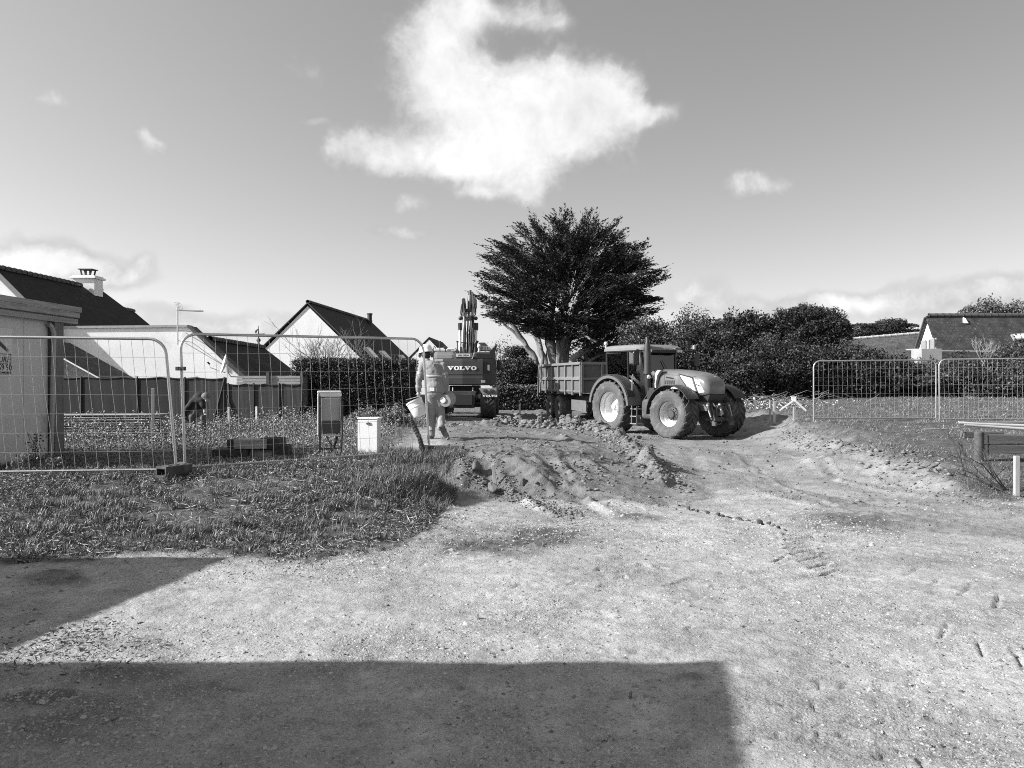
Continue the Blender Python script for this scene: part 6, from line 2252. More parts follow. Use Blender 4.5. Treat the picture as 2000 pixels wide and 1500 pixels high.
MB().bar((.47, -.84, 2.62), (.38, -.86, 2.38), .05, .03).build('grab_bar', M_frame, EX)
MB().box((0, .55, 1.9), (2.5, 1.4, 1.0)).box((.85, .9, 2.45), (.7, 1.6, .3)).build('engine_house', M_cw, EX, bevel=.03)


# slab-serif maker lettering
def let_V(x, w, h):
    P_ = []
    s_ = .22 * w
    P_.append([(x, h), (x + .46 * w, h), (x + .46 * w, h * .86), (x, h * .86)])
    P_.append([(x + .56 * w, h), (x + w, h), (x + w, h * .86), (x + .56 * w, h * .86)])
    P_.append([(x + .07 * w, h * .88), (x + .38 * w, h * .88), (x + .6 * w, h * .28), (x + .52 * w, 0), (x + .42 * w, 0)])
    P_.append([(x + .72 * w, h * .88), (x + .86 * w, h * .88), (x + .55 * w, 0), (x + .5 * w, h * .2)])
    return P_


def let_O(x, w, h):
    P_ = []
    n_ = 20
    for k in range(n_):
        a, b = 2 * math.pi * k / n_, 2 * math.pi * (k + 1) / n_
        P_.append([(x + w / 2 + math.cos(t_) * w / 2 * f, h / 2 + math.sin(t_) * h * .53 * (f if f == 1 else .72)) for t_, f in ((a, 1), (b, 1), (b, .42), (a, .42))])
    return P_


def let_L(x, w, h):
    return [[(x, h), (x + .6 * w, h), (x + .6 * w, h * .86), (x, h * .86)], [(x + .16 * w, h * .88), (x + .44 * w, h * .88), (x + .44 * w, .14 * h), (x + .16 * w, .14 * h)],
            [(x, .15 * h), (x + w, .15 * h), (x + w, 0), (x, 0)], [(x + .82 * w, .4 * h), (x + w, .4 * h), (x + w, .14 * h), (x + .75 * w, .14 * h)]]


def maker(parent, cx, cz, tw, h, yf):
    mb = MB()
    ws = [1.12, 1.0, .92, 1.12, 1.0]
    tot = sum(ws) + .02 * 4
    x = cx - tw / 2
    k = tw / tot
    for f, w in zip((let_V, let_O, let_L, let_V, let_O), ws):
        for pol in f(x, w * k, h):
            pts = []
            for (a, b) in pol:
                pts.append(Vector((a, yf(a), b + cz)))
            mb.prism(pts, (0, -.008, 0))
        x += (w + .02) * k
    return mb.build('lettering', mat('letter_white', .8, .5), parent)


def yback(x):
    ax_ = abs(x)
    return (-.9 + .08 * ax_ / .8 if ax_ < .8 else -.82 + (ax_ - .8) * .57) - .012


maker(EX, -.02, 1.93, 1.15, .155, yback)
MB().prism([(.86, -.83, 2.26), (1.1, -.7, 2.2), (1.1, -.7, 1.85), (.86, -.83, 1.8)], (0, -.012, 0)).build('lamp_recess', M_black, EX)
MB().prism([(.99, -.79, 2.14), (1.07, -.745, 2.14), (1.07, -.745, 1.9), (.99, -.79, 1.93)], (.0, -.02, 0)).build('rear_lamp', M_lamp, EX)
MB().box((.82, -.845, 1.48), (.16, .03, .1), rotm(0, 0, .2)).build('type_plate', M_hubl, EX)
# cab
MB().box((-.82, 1.0, 2.75), (.95, 1.6, .1)).build('cab_roof', M_yel, EX, bevel=.03)
cb = MB()
for x_ in (-1.27, -.37):
    for y_ in (.25, 1.75):
        cb.bar((x_, y_, 1.6), (x_, y_, 2.76), .09, .09)
cb.box((-.82, .25, 2.1), (.9, .08, .7))
cb.build('cab_frame', M_black, EX)
for x_ in (-1.27, -.37):
    MB().box((x_, 1.0, 2.4), (.02, 1.42, .7)).build('side_window', M_glass, EX)
MB().box((-.82, .22, 2.55), (.82, .02, .32)).build('rear_window', mat('dark_window', .05, .12, spec=.7), EX)
MB().box((-.82, 1.76, 2.2), (.82, .02, 1.0)).build('windscreen', M_glass, EX)
MB().box((-.82, .9, 1.95), (.5, .2, .8)).build('seat', M_cabint, EX, bevel=.05)
MB().box((-.82, 1.0, 2.83), (.8, 1.3, .06)).build('roof_hatch', mat('hatch_white', .6, .4), EX, bevel=.02)
for x_ in (-1.02, -.3):
    MB().cyl((x_, .1, 2.4), (x_, .1, 3.08), .022, n=6).cyl((x_, .1, 3.08), (x_, .1, 3.13), .05, n=8).build('antenna', M_black, EX)
MB().tube([(-1.25, .9, 2.8), (-1.35, .9, 2.95), (-1.4, .9, 2.8)], .025, 6).box((-1.42, .9, 2.7), (.12, .08, .26)).build('mirror', M_black, EX, bevel=.02)
MB().tube([(-.36, .9, 2.7), (-.25, .8, 2.85), (-.2, .8, 2.7)], .025, 6).box((-.2, .8, 2.62), (.1, .07, .26)).build('mirror', M_black, EX, bevel=.02)
MB().cyl((-.73, -.45, 2.66), (-.73, -.45, 2.8), .025, n=6).box((-.73, -.45, 2.84), (.14, .1, .1)).build('camera_pod', M_black, EX, bevel=.02)
MB().cyl((.62, -.2, 2.66), (.62, -.2, 2.82), .05, n=8).sphere((.62, -.2, 2.9), .09, 10, 8).build('beacon', mat('beacon_lens', .5, .3), EX, smooth=True)
MB().tube([(.43, .2, 2.6), (.43, .2, 3.02), (.5, .2, 3.16)], [.08, .08, .09], 10).build('exhaust', M_black, EX)
gr_ = MB()
for k in range(7):
    gr_.box((.75 + k * .07, .3, 2.84), (.035, .05, .12))
gr_.box((.96, .35, 2.78), (.5, .1, .05)).box((.96, .35, 2.92), (.55, .1, .03))
gr_.build('air_grille', mat('grille_pale', .5, .5), EX)
MB().tube([(1.1, .1, 2.6), (1.27, .1, 2.75), (1.27, .1, 3.0)], .02, 6).tube([(1.27, .1, 3.0), (1.27, 1.2, 3.0), (1.27, 1.2, 2.6)], .02, 6).build('hand_rail', M_black, EX)
MB().box((1.38, .6, 2.15), (.16, .08, .42)).build('mirror', M_black, EX, bevel=.03)
# boom and dipper seen end-on
BX = .1
boom = MB()
for s_ in (-1, 1):
    boom.prism([(BX + s_ * .2, .5, 2.3), (BX + s_ * .2, .3, 3.0), (BX + s_ * .19, .6, 4.0), (BX + s_ * .14, 1.0, 4.5), (BX + s_ * .14, 1.6, 4.4), (BX + s_ * .19, 1.3, 3.6), (BX + s_ * .2, 1.2, 2.3)], (s_ * .03, 0, 0))
boom.box((BX, 1.0, 3.2), (.36, .4, 1.8)).box((BX, 1.35, 4.3), (.26, .5, .5))
boom.build('boom', M_cw, EX, bevel=.01)
MB().prism([(BX - .1, 1.4, 4.0), (BX + .12, 1.4, 4.0), (BX + .14, 1.5, 5.0), (BX + .12, 1.6, 5.32), (BX - .07, 1.6, 5.32), (BX - .1, 1.5, 5.0)], (0, .35, 0)).build('dipper_arm', M_cwl, EX, bevel=.01)
MB().cyl((BX - .02, 1.3, 4.0), (BX + .02, 1.4, 5.15), .09, .085, n=14).build('arm_cylinder', mat('cylinder_grey', .2, .35, .3), EX, smooth=True)
MB().cyl((BX + .02, 1.38, 5.0), (BX + .03, 1.42, 5.36), .05, n=12).build('arm_rod', M_black, EX)
for s_ in (-1, 1):
    MB().cyl((BX + s_ * .32, .35, 2.5), (BX + s_ * .34, .6, 3.75), .055, n=12).build('boom_rod', mat('chrome', .75, .15, .8), EX, smooth=True)
    MB().cyl((BX + s_ * .34, .6, 3.6), (BX + s_ * .34, .62, 3.9), .085, n=12).sphere((BX + s_ * .32, .6, 4.1), .085, 10, 8).box((BX + s_ * .33, .6, 3.75), (.14, .12, .26)).build('boom_cylinder_eye', M_black, EX)
    MB().prism([(BX + s_ * .16, 1.0, 4.35), (BX + s_ * .3, 1.0, 4.6), (BX + s_ * .3, 1.0, 4.95), (BX + s_ * .2, 1.0, 5.0), (BX + s_ * .15, 1.0, 4.7)], (0, .5, 0)).build('link_plate', M_cw, EX, bevel=.01)
for k in range(9):
    x_ = BX - .2 + .05 * k
    w_ = random.uniform(-.04, .04)
    MB().tube([(x_, .2, 2.55), (x_ + w_, .12, 3.0), (x_ * .9 + w_, .22, 3.5), (x_ * .8 + .02, .4, 3.95), (x_ + random.uniform(-.05, .05), .7, 4.35)], random.uniform(.018, .03), 6).build('hose', M_black if k % 3 else M_hubl, EX)
for k in range(12):
    s_ = random.choice((-1, 1))
    x_ = BX + s_ * random.uniform(.05, .22)
    MB().tube([(x_, .55, 3.95 + random.uniform(-.1, .2)), (x_ + s_ * random.uniform(.03, .12), .65, 4.3 + random.uniform(-.1, .1)), (x_ + s_ * .1, .9, 4.6 + random.uniform(-.1, .1)), (x_ + s_ * random.uniform(0, .08), 1.1, 4.85)], random.uniform(.015, .028), 6).build('hose', random.choice((M_black, M_black, M_hub)), EX)
b_ = MB()
for k in range(16):
    b_.box((BX + random.uniform(-.2, .22), .45, random.uniform(3.9, 4.3)), (random.uniform(.04, .1), .1, random.uniform(.04, .1)))
for k in range(6):
    b_.box((BX - .2 + .08 * k, .2, 2.62), (.05, .1, .12))
b_.build('valve_block', M_hub, EX)
for s_ in (-.13, .13):
    MB().lathe([(.09, -.02), (.13, 0), (.14, .03), (.1, .05)], (BX + s_, .22, 3.05), (0, 0, 1), 16).cyl((BX + s_, .22, 2.4), (BX + s_, .22, 3.05), .1, n=12).build('swing_post', M_cw, EX)
MB().box((BX, .5, 2.75), (.6, .5, .3)).build('boom_foot', M_black, EX)
# undercarriage
MB().box((0, .4, 1.12), (1.2, 1.2, .35)).box((0, .6, .75), (.8, 3.4, .4)).cyl((-1.0, -.35, .58), (1.0, -.35, .58), .14, n=10).build('undercarriage', M_black, EX)
MB().prism([(-.6, -.95, 1.1), (.55, -.95, 1.1), (.46, -.95, .42), (-.5, -.95, .42)], (0, .5, 0)).build('rear_box', M_cw, EX, bevel=.02)
hx_ = MB().lathe([(.04, 0), (.15, -.01), (.16, -.02), (.13, -.03)], (-.02, -.955, .68), (0, 1, 0), 16)
hx_.build('handle', M_black, EX)
MB().prism([(-.17, -.97, .76), (.13, -.97, .76), (.1, -.97, .68), (-.14, -.97, .68)], (0, .012, 0)).build('plate', M_hubl, EX)
for x_ in (-.4, .4):
    MB().cyl((x_, -.75, 1.1), (x_, -.75, 1.24), .025, n=6).build('pin', M_hubl, EX)
for x_ in (-1.0, 1.0):
    for y_ in (-.35, 2.3):
        wheel(EX, (x_, y_, .53), .53, .6, .28, 1 if x_ > 0 else -1, n_lug=17, dish=.15, hub=M_hub, hubr=.12, lug_h=.035, chev=-1)
for o_ in list(EX.children):
    if o_.name.startswith('wheel'):
        sgn = 1 if o_.location.x > 0 else -1
        o_.rotation_euler = (0, 0, -math.pi / 2)
MB().prism([(.66, -1.0, 1.2), (1.36, -1.0, 1.2), (1.38, -1.02, .98), (.8, -1.02, .98)], (0, .9, 0)).build('mudguard', mat('mudguard_grey', .18, .6, var=.2), EX, bevel=.01)
MB().box((1.1, -1.05, .92), (.62, .03, .13)).build('mud_flap', M_black, EX)
maker(EX, 1.1, .865, .58, .085, lambda x: -1.068)
for x_ in (.9, 1.16):
    MB().box((x_, -1.06, 1.12), (.13, .12, .1)).build('tail_lamp', M_hub, EX, bevel=.01)
MB().box((-1.05, -.35, 1.15), (.62, 1.1, .06)).build('mudguard', M_black, EX)
MB().box((0, 2.3, .58), (2.0, .3, .3)).build('front_axle', M_black, EX)
# ------------------------------------------------------------------ TEMPORARY FENCES
M_galv = mat('galvanised_tube', .5, .32, .75, var=.1, vscale=8)
M_wire = mat('galvanised_wire', .36, .5, .15)


def panel(label, a, b, ta, tb, group, nv=25, nh=6, r=.019, wr=.0027, ca=True, cb=True, leg=.1):
    """a,b: feet of the two posts; ta,tb: their tops (world)"""
    a, b, ta, tb = map(Vector, (a, b, ta, tb))
    t = thing('mesh_fence', label, 'fence', a, group=group)
    u = lambda s_, h_: (a.lerp(b, s_)).lerp(ta.lerp(tb, s_), h_) - a
    H = (ta - a).length
    Lw = (b - a).length
    cr = .2
    lb = leg / H
    pts = [u(0, 0), u(0, .5), u(0, 1 - cr / H)]
    for k in range(1, 6):
        q = math.pi / 2 * k / 6
        pts.append(u((1 - math.cos(q)) * cr / Lw, 1 - cr / H + math.sin(q) * cr / H))
    pts += [u(cr / Lw, 1), u(.35, 1.0), u(.7, 1.0), u(1 - cr / Lw, 1)]
    for k in range(5, 0, -1):
        q = math.pi / 2 * k / 6
        pts.append(u(1 - (1 - math.cos(q)) * cr / Lw, 1 - cr / H + math.sin(q) * cr / H))
    pts += [u(1, 1 - cr / H), u(1, .5), u(1, 0)]
    MB().tube(pts, r, 10).build('frame', M_galv, t, smooth=True)
    MB().tube([u(0.005, lb), u(.5, lb), u(.995, lb)], r * .85, 8).build('bottom_rail', M_galv, t, smooth=True)
    nrm = (b - a).cross(ta - a).normalized() * (r * .6)
    for k in range(1, nv):
        s_ = k / nv
        top = 1 - (max(0, cr - min(s_, 1 - s_) * Lw) ** 2) / cr / H * 1.2
        w_ = .003
        MB().tube([u(s_, lb) + nrm, u(s_ + random.gauss(0, w_), lb + (top - lb) * .3) + nrm, u(s_ + random.gauss(0, w_), lb + (top - lb) * .65) + nrm, u(s_, top) + nrm], wr, 4, caps=False).build('vertical_wire', M_wire, t)
    for k in range(1, nh + 1):
        h_ = lb + (1 - lb) * k / (nh + 1)
        MB().tube([u(0, h_) + nrm * 1.3, u(.3, h_ + random.gauss(0, .002)) + nrm * 1.3, u(.7, h_ + random.gauss(0, .002)) + nrm * 1.3, u(1, h_) + nrm * 1.3], wr, 4, caps=False).build('horizontal_wire', M_wire, t)
    return t


fg = 'galvanised mesh fence panels round the site'
# left pair
aR, aRt = W(346, 931, 10.0), W(322, 662, 9.95)
aL = aR + Vector((-3.5, -.25, -.02))
aLt = aRt + Vector((-3.5, -.25, .03))
panel('mesh fence panel in front of the cabin at far left, its right post leaning left', aL, aR, aLt, aRt, fg, ca=True)
bL, bLt = W(362, 928, 10.15), W(352, 652, 10.1)
bR, bRt = W(839, 893, 12.3), W(826, 662, 12.25)
panel('long mesh fence panel in front of the white meter box, ending beside the walking worker', bL, bR, bLt, bRt, fg)
# right pair
panel('left one of the two mesh fence panels before the right-hand hedge', W(1589, 823, 22.6), W(1828, 823, 23), W(1589, 705, 22.6), W(1828, 703, 23), fg, nv=26, nh=6, r=.021, wr=.0027)
panel('right-hand mesh fence panel, cut by the right edge of the picture', W(1835, 825, 22.9), W(2085, 825, 22.4), W(1834, 702, 22.9), W(2083, 699, 22.4), fg, nv=26, nh=6, r=.021, wr=.0027)
cl = thing('fence_clamp', 'small dark clamp joining the two left fence posts', 'clamp', W(353, 720, 10.05))
MB().box((0, 0, 0), (.12, .05, .05)).cyl((0, -.03, 0), (0, .05, 0), .012, n=6).build('clamp_body', M_dust, cl)
# rubber foot block
fb_ = thing('ballast_block', 'dark block foot with open end carrying the two left fence posts', 'fence foot', (W(342, 950, 9.8).x, 9.78, 0), rz=R(-24))
fb_.scale = (.75, .6, 1)
fx, fy_ = fb_.location.x, fb_.location.y
fb_.location.z = float(gz(fx, fy_)) + .0
M_foot = mat('recycled_plastic', .05, .7, var=.3, vscale=8, dirt=.4, dirtv=.12)
m_ = MB()
m_.box((0, 0, .02), (.24, .7, .04)).box((0, 0, .135), (.24, .7, .03)).box((-.105, 0, .075), (.03, .7, .11)).box((.105, 0, .075), (.03, .7, .11)).box((0, .1, .075), (.2, .03, .1)).box((0, -.12, .075), (.2, .03, .1)).box((0, .335, .075), (.2, .03, .1))
m_.build('block', M_foot, fb_, bevel=.006)
for y_ in (-.2, 0, .2):
    MB().box((0, y_, .155), (.14, .1, .012)).build('socket_rim', M_foot, fb_)
dk = thing('round_plate', 'pale round plate standing in the grass behind the two left fence posts', 'plate', W(354, 926, 10.35))
MB().cyl((0, 0, .0), (0, .02, 0), .165, n=28).build('disc', mat('plate_pale', .3, .8, var=.2), dk)
f2 = thing('ballast_block', 'flat dark foot under the right post of the long mesh panel', 'fence foot', (bR.x + .2, bR.y, float(gz(bR.x + .2, bR.y)) + .02), rz=R(80))
MB().box((0, 0, .03), (.22, .7, .09)).build('block', M_foot, f2, bevel=.01)

# ------------------------------------------------------------------ small things, left lot
def ong(px, py, d):
    w_ = W(px, py, d)
    return (w_.x, w_.y, float(gz(w_.x, w_.y)))


M_plw = mat('box_white', .75, .45, var=.03, dirt=.3, dirtv=.5)
M_plg = mat('box_back', .36, .5, var=.05)
c_ = ong(646, 890, 12.2)
KC = thing('meter_cabinet', 'meter cabinet raised on a dark steel stand, grey back towards the camera', 'cabinet', c_, rz=R(14))
M_ang = mat('stand_steel', .06, .6, var=.2)
MB().box((0, .06, .72), (.34, .17, .56)).build('housing', M_plw, KC, bevel=.012)
MB().box((-.02, .07, 1.015), (.37, .2, .035)).build('lid', M_plw, KC, bevel=.012)
MB().box((0, -.04, .745), (.285, .02, .36)).build('back_panel', M_plg, KC, bevel=.008)
MB().box((0, -.035, .93), (.3, .02, .02)).build('top_rail', M_ang, KC)
MB().box((0, -.036, .455), (.29, .02, .2)).build('lower_panel', mat('dark_panel', .06, .4), KC)
MB().box((-.19, -.0, .66), (.03, .06, .66)).build('side_trim', M_plw, KC, bevel=.006)
for x_ in (-.165, .165):
    MB().box((x_, -.06, .45), (.03, .03, 1.0)).build('leg', M_ang, KC)
MB().box((.185, .12, .42), (.03, .03, .9)).build('leg', M_ang, KC)
MB().box((0, -.06, .33), (.32, .025, .025)).build('cross_rail', M_hubl, KC)
MB().box((0, -.06, .12), (.32, .025, .03)).build('cross_rail', M_ang, KC)
MB().tube([(-.08, -.03, .34), (-.02, -.02, .22), (.05, 0, .12)], .012, 6).build('strap', M_ang, KC)
MB().tube([(.1, 0, .45), (.09, 0, .25), (.03, 0, .1), (-.1, -.08, .0)], .022, 8).build('cable_duct', M_black, KC)
c_ = ong(719, 900, 12.1)
LBS = 1.1
LB = thing('utility_box', 'low bright white utility box standing in the grass behind the fence rail', 'utility box', c_, rz=R(-6))
LB.scale = (1.1, 1.1, 1.06)
MB().box((0, .09, .27), (.27, .2, .58)).build('housing', M_plw, LB, bevel=.01)
MB().box((.0, -.02, .28), (.29, .02, .54)).build('door', M_plw, LB, bevel=.008)
MB().box((0, .09, .575), (.31, .24, .025)).build('lid', M_plw, LB, bevel=.008)
for k in range(4):
    MB().box((.138, .03 + .04 * k, .28), (.012, .014, .52)).build('side_fin', M_plw, LB)
MB().box((.01, -.037, .5), (.05, .015, .02)).tube([(.0, -.04, .52), (.015, -.045, .53), (.03, -.04, .5)], .006, 5).build('lock', M_ang, LB)
MB().box((0, .09, .0), (.24, .18, .16)).build('plinth', M_plg, LB)

# stack of old beams and blocks
st_ = ong(490, 898, 11.9)
M_beam = mat('weathered_beam', .28, .85, var=.4, vscale=4, stretch=(.6, 3, 6), bump=.5, bscale=30)
M_beamd = mat('dark_block', .035, .8, var=.3, vscale=6)
grp = 'old blocks stacked behind the left fence'
for (px, z_, sx_, sy_, sz_, m_, lab, dy_) in [
    (458, .02, .55, .3, .14, M_beamd, 'dark lower block at the left end of the stack in the weeds', -.05), (520, .02, .62, .3, .13, M_beam, 'weathered lower block in the middle of the stack in the weeds', .05),
    (468, .17, .32, .28, .13, M_beamd, 'small dark block on the left of the upper layer', .05), (497, .17, .5, .3, .15, M_beam, 'light weathered beam on top of the stack behind the fence', -.06),
    (533, .16, .3, .34, .17, M_beamd, 'dark open block at the right of the upper layer', 0), (551, .06, .24, .3, .16, M_beamd, 'last dark block at the right end of the stack', .0)]:
    x_ = W(px, 890, 11.9).x
    z0 = float(gz(x_, 11.9 + dy_)) + z_
    bt = thing('block', lab, 'block', (x_, 11.9 + dy_, z0), rz=R(random.uniform(-6, 6)))
    MB().box((0, 0, sz_ / 2), (sx_, sy_, sz_)).build('body', m_, bt, bevel=.012)
    if m_ is M_beamd:
        MB().box((0, -sy_ / 2, sz_ / 2), (sx_ * .5, .02, sz_ * .5)).build('socket', M_black, bt)
        MB().box((sx_ * .25, 0, sz_), (.1, .1, .02)).build('rim', M_beamd, bt)
# stacked profiled sheets by the screen
ts = ong(215, 850, 17.3)
tp = thing('profile_stack', 'stack of long ribbed metal profiles beside an upright stake near the cabin', 'stack', (ts[0], ts[1], .15), rz=R(6))
M_prof = mat('profile_metal', .3, .45, .2, var=.3, vscale=2, stretch=(.3, 2, 8))
for k in range(9):
    o = MB().box((random.uniform(-.05, .05), random.uniform(-.03, .03), .18 + .055 * k), (2.35, .5, .035)).cyl((-1.15, -.25, .18 + .055 * k), (1.15, -.25, .18 + .055 * k), .02, n=6).build('profile', M_prof, tp)
MB().box((0, .1, .08), (2.2, .3, .16)).build('bearer', M_beam, tp)
M_stk = mat('stake_wood', .32, .8, var=.2, vscale=5, stretch=(3, 3, .6))
M_stw = mat('stake_white', .72, .6, var=.1)


def stake(px, py0, py1, d, lab, w_=.045, m=None, lean=0, grp=None, tip=False):
    b = W(px, py1, d)
    h_ = (py1 - py0) / FPX * d
    z = float(gz(b.x, b.y))
    t = MB().box((0, 0, h_ / 2 - .08), (w_, w_, h_ + .16)).build('stake', m or M_stk, None, bevel=.004)
    t.location = (b.x, b.y, max(z, b.z) if abs(z - b.z) > .25 else z)
    t.rotation_euler = (0, lean, random.uniform(-.3, .3))
    tag(t, lab, 'stake', grp)
    return t


stake(299, 755, 852, 16.6, 'tall grey stake standing at the end of the profile stack', .06, M_stk)
stake(447, 795, 815, 19, 'white-topped stake in the weeds right of the bending person', .045, M_stw)
stake(501, 794, 816, 19, 'white stake in the weeds below the reed screen', .04, M_stw)
stake(393, 806, 838, 18.2, 'thin pale stake at the feet of the bending person', .03, M_stk)
stake(1015, 785, 808, 33, 'short white stake between excavator and trailer', .07, M_stw)
stake(968, 880, 925, 10.75, 'short wooden peg driven into the edge of the earth bank', .045, M_stk, lean=-.12)
stake(1475, 776, 795, 27, 'white slanting stake right behind the tractor front wheel', .06, M_stw, lean=-.12)
stake(1504, 782, 812, 24.5, 'left one of a close pair of pegs behind the tractor', .05, M_stk)
stake(1512, 784, 815, 24, 'right one of a close pair of pegs behind the tractor', .07, M_stk)
stake(1985, 893, 972, 10.2, 'square pale post at the right edge of the yard', .058, M_stk)
# survey profile board
sv = ong(1551, 815, 24)
SV = thing('profile_board', 'pale peg with two sloping braces and a small board left of the right-hand fence', 'survey peg', sv)
zt = W(1550, 775, 24).z - sv[2]
MB().box((0, 0, zt * .3), (.06, .06, zt * .6)).build('peg', M_stk, SV)
MB().box((.0, .02, zt - .05), (.14, .03, .12)).build('board', M_stw, SV)
MB().bar((-.02, 0, zt - .12), (W(1522, 802, 24).x - sv[0], 0, W(1522, 802, 24).z - sv[2]), .035, .035).build('brace', M_stw, SV)
MB().bar((.02, 0, zt - .12), (W(1574, 802, 24).x - sv[0], 0, W(1574, 802, 24).z - sv[2]), .06, .05).build('brace', M_stw, SV)
MB().bar((.05, 0, zt - .02), (.5, .1, zt - .08), .03, .03).build('cord_rail', M_stk, SV)

# corrugated duct end sticking up
pp = [W(801, 817, 12.35), W(809, 832, 12.3), W(820, 856, 12.2), (W(826, 880, 12.1))]
dt = thing('drain_pipe', 'short black ribbed pipe leaning out of the grass left of the worker', 'pipe', (pp[3].x, pp[3].y, pp[3].z - .05))
q_ = []
rr_ = []
for i in range(len(pp) - 1):
    for k in range(9):
        q_.append(pp[i].lerp(pp[i + 1], k / 9) - dt.location)
        rr_.append(.042 if k % 2 else .034)
q_.append(pp[-1] - dt.location - Vector((-.05, 0, .2)))
rr_.append(.035)
MB().tube(q_, rr_, 12).build('pipe_body', M_blackg, dt)

# right side: beams, tubes, twigs
bx0 = W(1915, 868, 12.6)
zb0 = float(gz(bx0.x, 12.6))
M_sl = mat('old_sleeper', .075, .85, var=.4, vscale=3, stretch=(.4, 3, 6), bump=.6, bscale=25)
for k, (z_, lab) in enumerate(((.13, 'lower of two dark timber beams stacked at the right edge'), (.29, 'upper of two dark timber beams stacked at the right edge'))):
    bt = thing('timber_beam', lab, 'beam', (bx0.x, 12.6, zb0 + z_), rz=R(-7 - k))
    MB().box((1.3, 0, .07), (2.6, .16, .142)).build('body', M_sl, bt, bevel=.012)
    MB().box((.06, -.085, .07), (.02, .01, .15)).build('strap', M_ang, bt)
for k, x_ in enumerate((.02, 2.2)):
    bt = thing('log_post', ('short upright log at the left end of the stacked beams', 'short upright log under the beams past the right edge')[k], 'log', (bx0.x + x_ * .98 - .06, 12.6 - x_ * .12 - .02, zb0))
    MB().cyl((0, 0, -.05), (0, 0, .47), .075, .07, n=14).build('trunk', M_sl, bt, smooth=True)
    MB().cyl((0, 0, .47), (0, 0, .474), .066, n=14).build('cut_end', M_plkd, bt)
bb = W(1880, 838, 17)
bt = thing('timber_beam', 'dark timber lying in the grass under the pale tubes at right', 'beam', (bb.x, 17, float(gz(bb.x, 17))), rz=R(-3))
MB().box((.42, 0, .07), (.86, .14, .13)).build('body', M_sl, bt, bevel=.012)
MB().box((0, 0, .07), (.02, .145, .135)).build('end_cap', M_plkd, bt)
for k, (p0, p1, r_, lab) in enumerate([((1872, 826), (2060, 834), .035, 'upper pale tube lying over the timber at right'), ((1882, 829), (2060, 842), .04, 'lower pale tube lying over the timber at right'), ((1868, 826), (2040, 824), .022, 'thin grey tube behind the two pale tubes'), ((1800, 839), (1874, 836), .018, 'thin pale batten lying in the grass left of the tubes')]):
    a, b = W(*p0, 17), W(*p1, 16.9)
    a.z = max(a.z, float(gz(a.x, a.y)) + r_ + .02)
    b.z = max(b.z, float(gz(b.x, b.y)) + r_ + .02)
    t = MB().cyl((0, 0, 0), b - a, r_, n=12).build('tube', mat('pale_tube', .45, .5) if k < 2 else M_galv, None, smooth=True)
    t.location = a
    tag(t, lab, 'tube')
twb = W(1970, 968, 10.4)
twigs('dead spiky branches lying against the foot of the pale post', 'dead_branch', (twb.x - .05, twb.y, float(gz(twb.x, twb.y)) + .03), 6, .95, 1.3, r0=.011, levels=2, lean=(-2.2, .2), m=mat('dead_twig', .05, .8), cat='branch')
twigs('pale straw-like dead weed behind the pale post', 'dead_weed', (twb.x + .05, twb.y + .3, float(gz(twb.x, twb.y)) + .02), 7, .4, 1.2, r0=.004, levels=2, m=mat('pale_twig', .25, .8), cat='weed')
# weeds in front of cabin
for (px, py, h_, lab) in ((70, 905, .5, 'leggy weed growing against the cabin wall'), (38, 935, .28, 'weed with pale leaves at the cabin corner, nearest the left edge'), (98, 932, .25, 'pale-leaved weed right of the cabin corner')):
    c_ = ong(px, py, 10.9 if px == 70 else 10.1)
    t = thing('weed', lab, 'weed', c_)
    P_ = np.stack([rng.normal(0, .08, 160), rng.normal(0, .06, 160), rng.uniform(0, h_, 160)], -1)
    card_leaves('leaves', P_, rng.uniform(.02, .05, 160), M_leaf if px != 70 else M_hedge, t, tintv=.4)
    b_ = MB()
    for k in range(6):
        b_.tube([(0, 0, 0), (random.gauss(0, .05), random.gauss(0, .04), h_ * .5), (random.gauss(0, .09), random.gauss(0, .07), h_)], .004, 4)
    b_.build('stems', M_twig, t)

# ------------------------------------------------------------------ PEOPLE
def fused(name, mb, m, parent, vox=.014, smooth=6, wr=0.0, wrs=9):
    o = mb.build(name, m, parent, smooth=True)
    r_ = o.modifiers.new('remesh', 'REMESH')
    r_.mode = 'VOXEL'
    r_.voxel_size = vox
    r_.use_smooth_shade = True
    s_ = o.modifiers.new('smooth', 'SMOOTH')
    s_.factor = .5
    s_.iterations = smooth
    if wr:
        tex = bpy.data.textures.new(name + '_folds', 'CLOUDS')
        tex.noise_scale = 1.0 / wrs
        d_ = o.modifiers.new('folds', 'DISPLACE')
        d_.texture = tex
        d_.strength = wr
        d_.mid_level = .5
    return o


def hand(parent, wrist, dirv, palm_n, m, curl=1.1, s=1.0, side=1, name='hand'):
    """adds palm, four curling fingers and a thumb to one builder"""
    mb = MB()
    d = Vector(dirv).normalized()
    n = Vector(palm_n).normalized()
    l_ = d.cross(n).normalized() * side
    w = Vector(wrist)
    mb.sphere(w + d * .045 * s, .042 * s, 10, 8, (1, 1, 1))
    mb.capsule(w, w + d * .06 * s, .028 * s, .032 * s, 8)
    for k, (o_, L_) in enumerate(((-.03, .075), (-.01, .085), (.011, .08), (.031, .062))):
        p = w + d * .075 * s + l_ * o_ * s
        a = 0
        for j, f in enumerate((.42, .32, .26)):
            a += curl * (.5 if j == 0 else .6)
            q = p + (d * math.cos(a) + n * math.sin(a)) * L_ * f * s
            mb.capsule(p, q, .0095 * s, .0085 * s, 6)
            p = q
    p = w + d * .03 * s - l_ * .03 * s
    q = p + (d * .6 - l_ * .6 + n * .5).normalized() * .035 * s
    mb.capsule(p, q, .012 * s, .0105 * s, 6)
    mb.capsule(q, q + (d * .7 + n * .8 + l_ * .2).normalized() * .03 * s, .0105 * s, .009 * s, 6)
    return mb


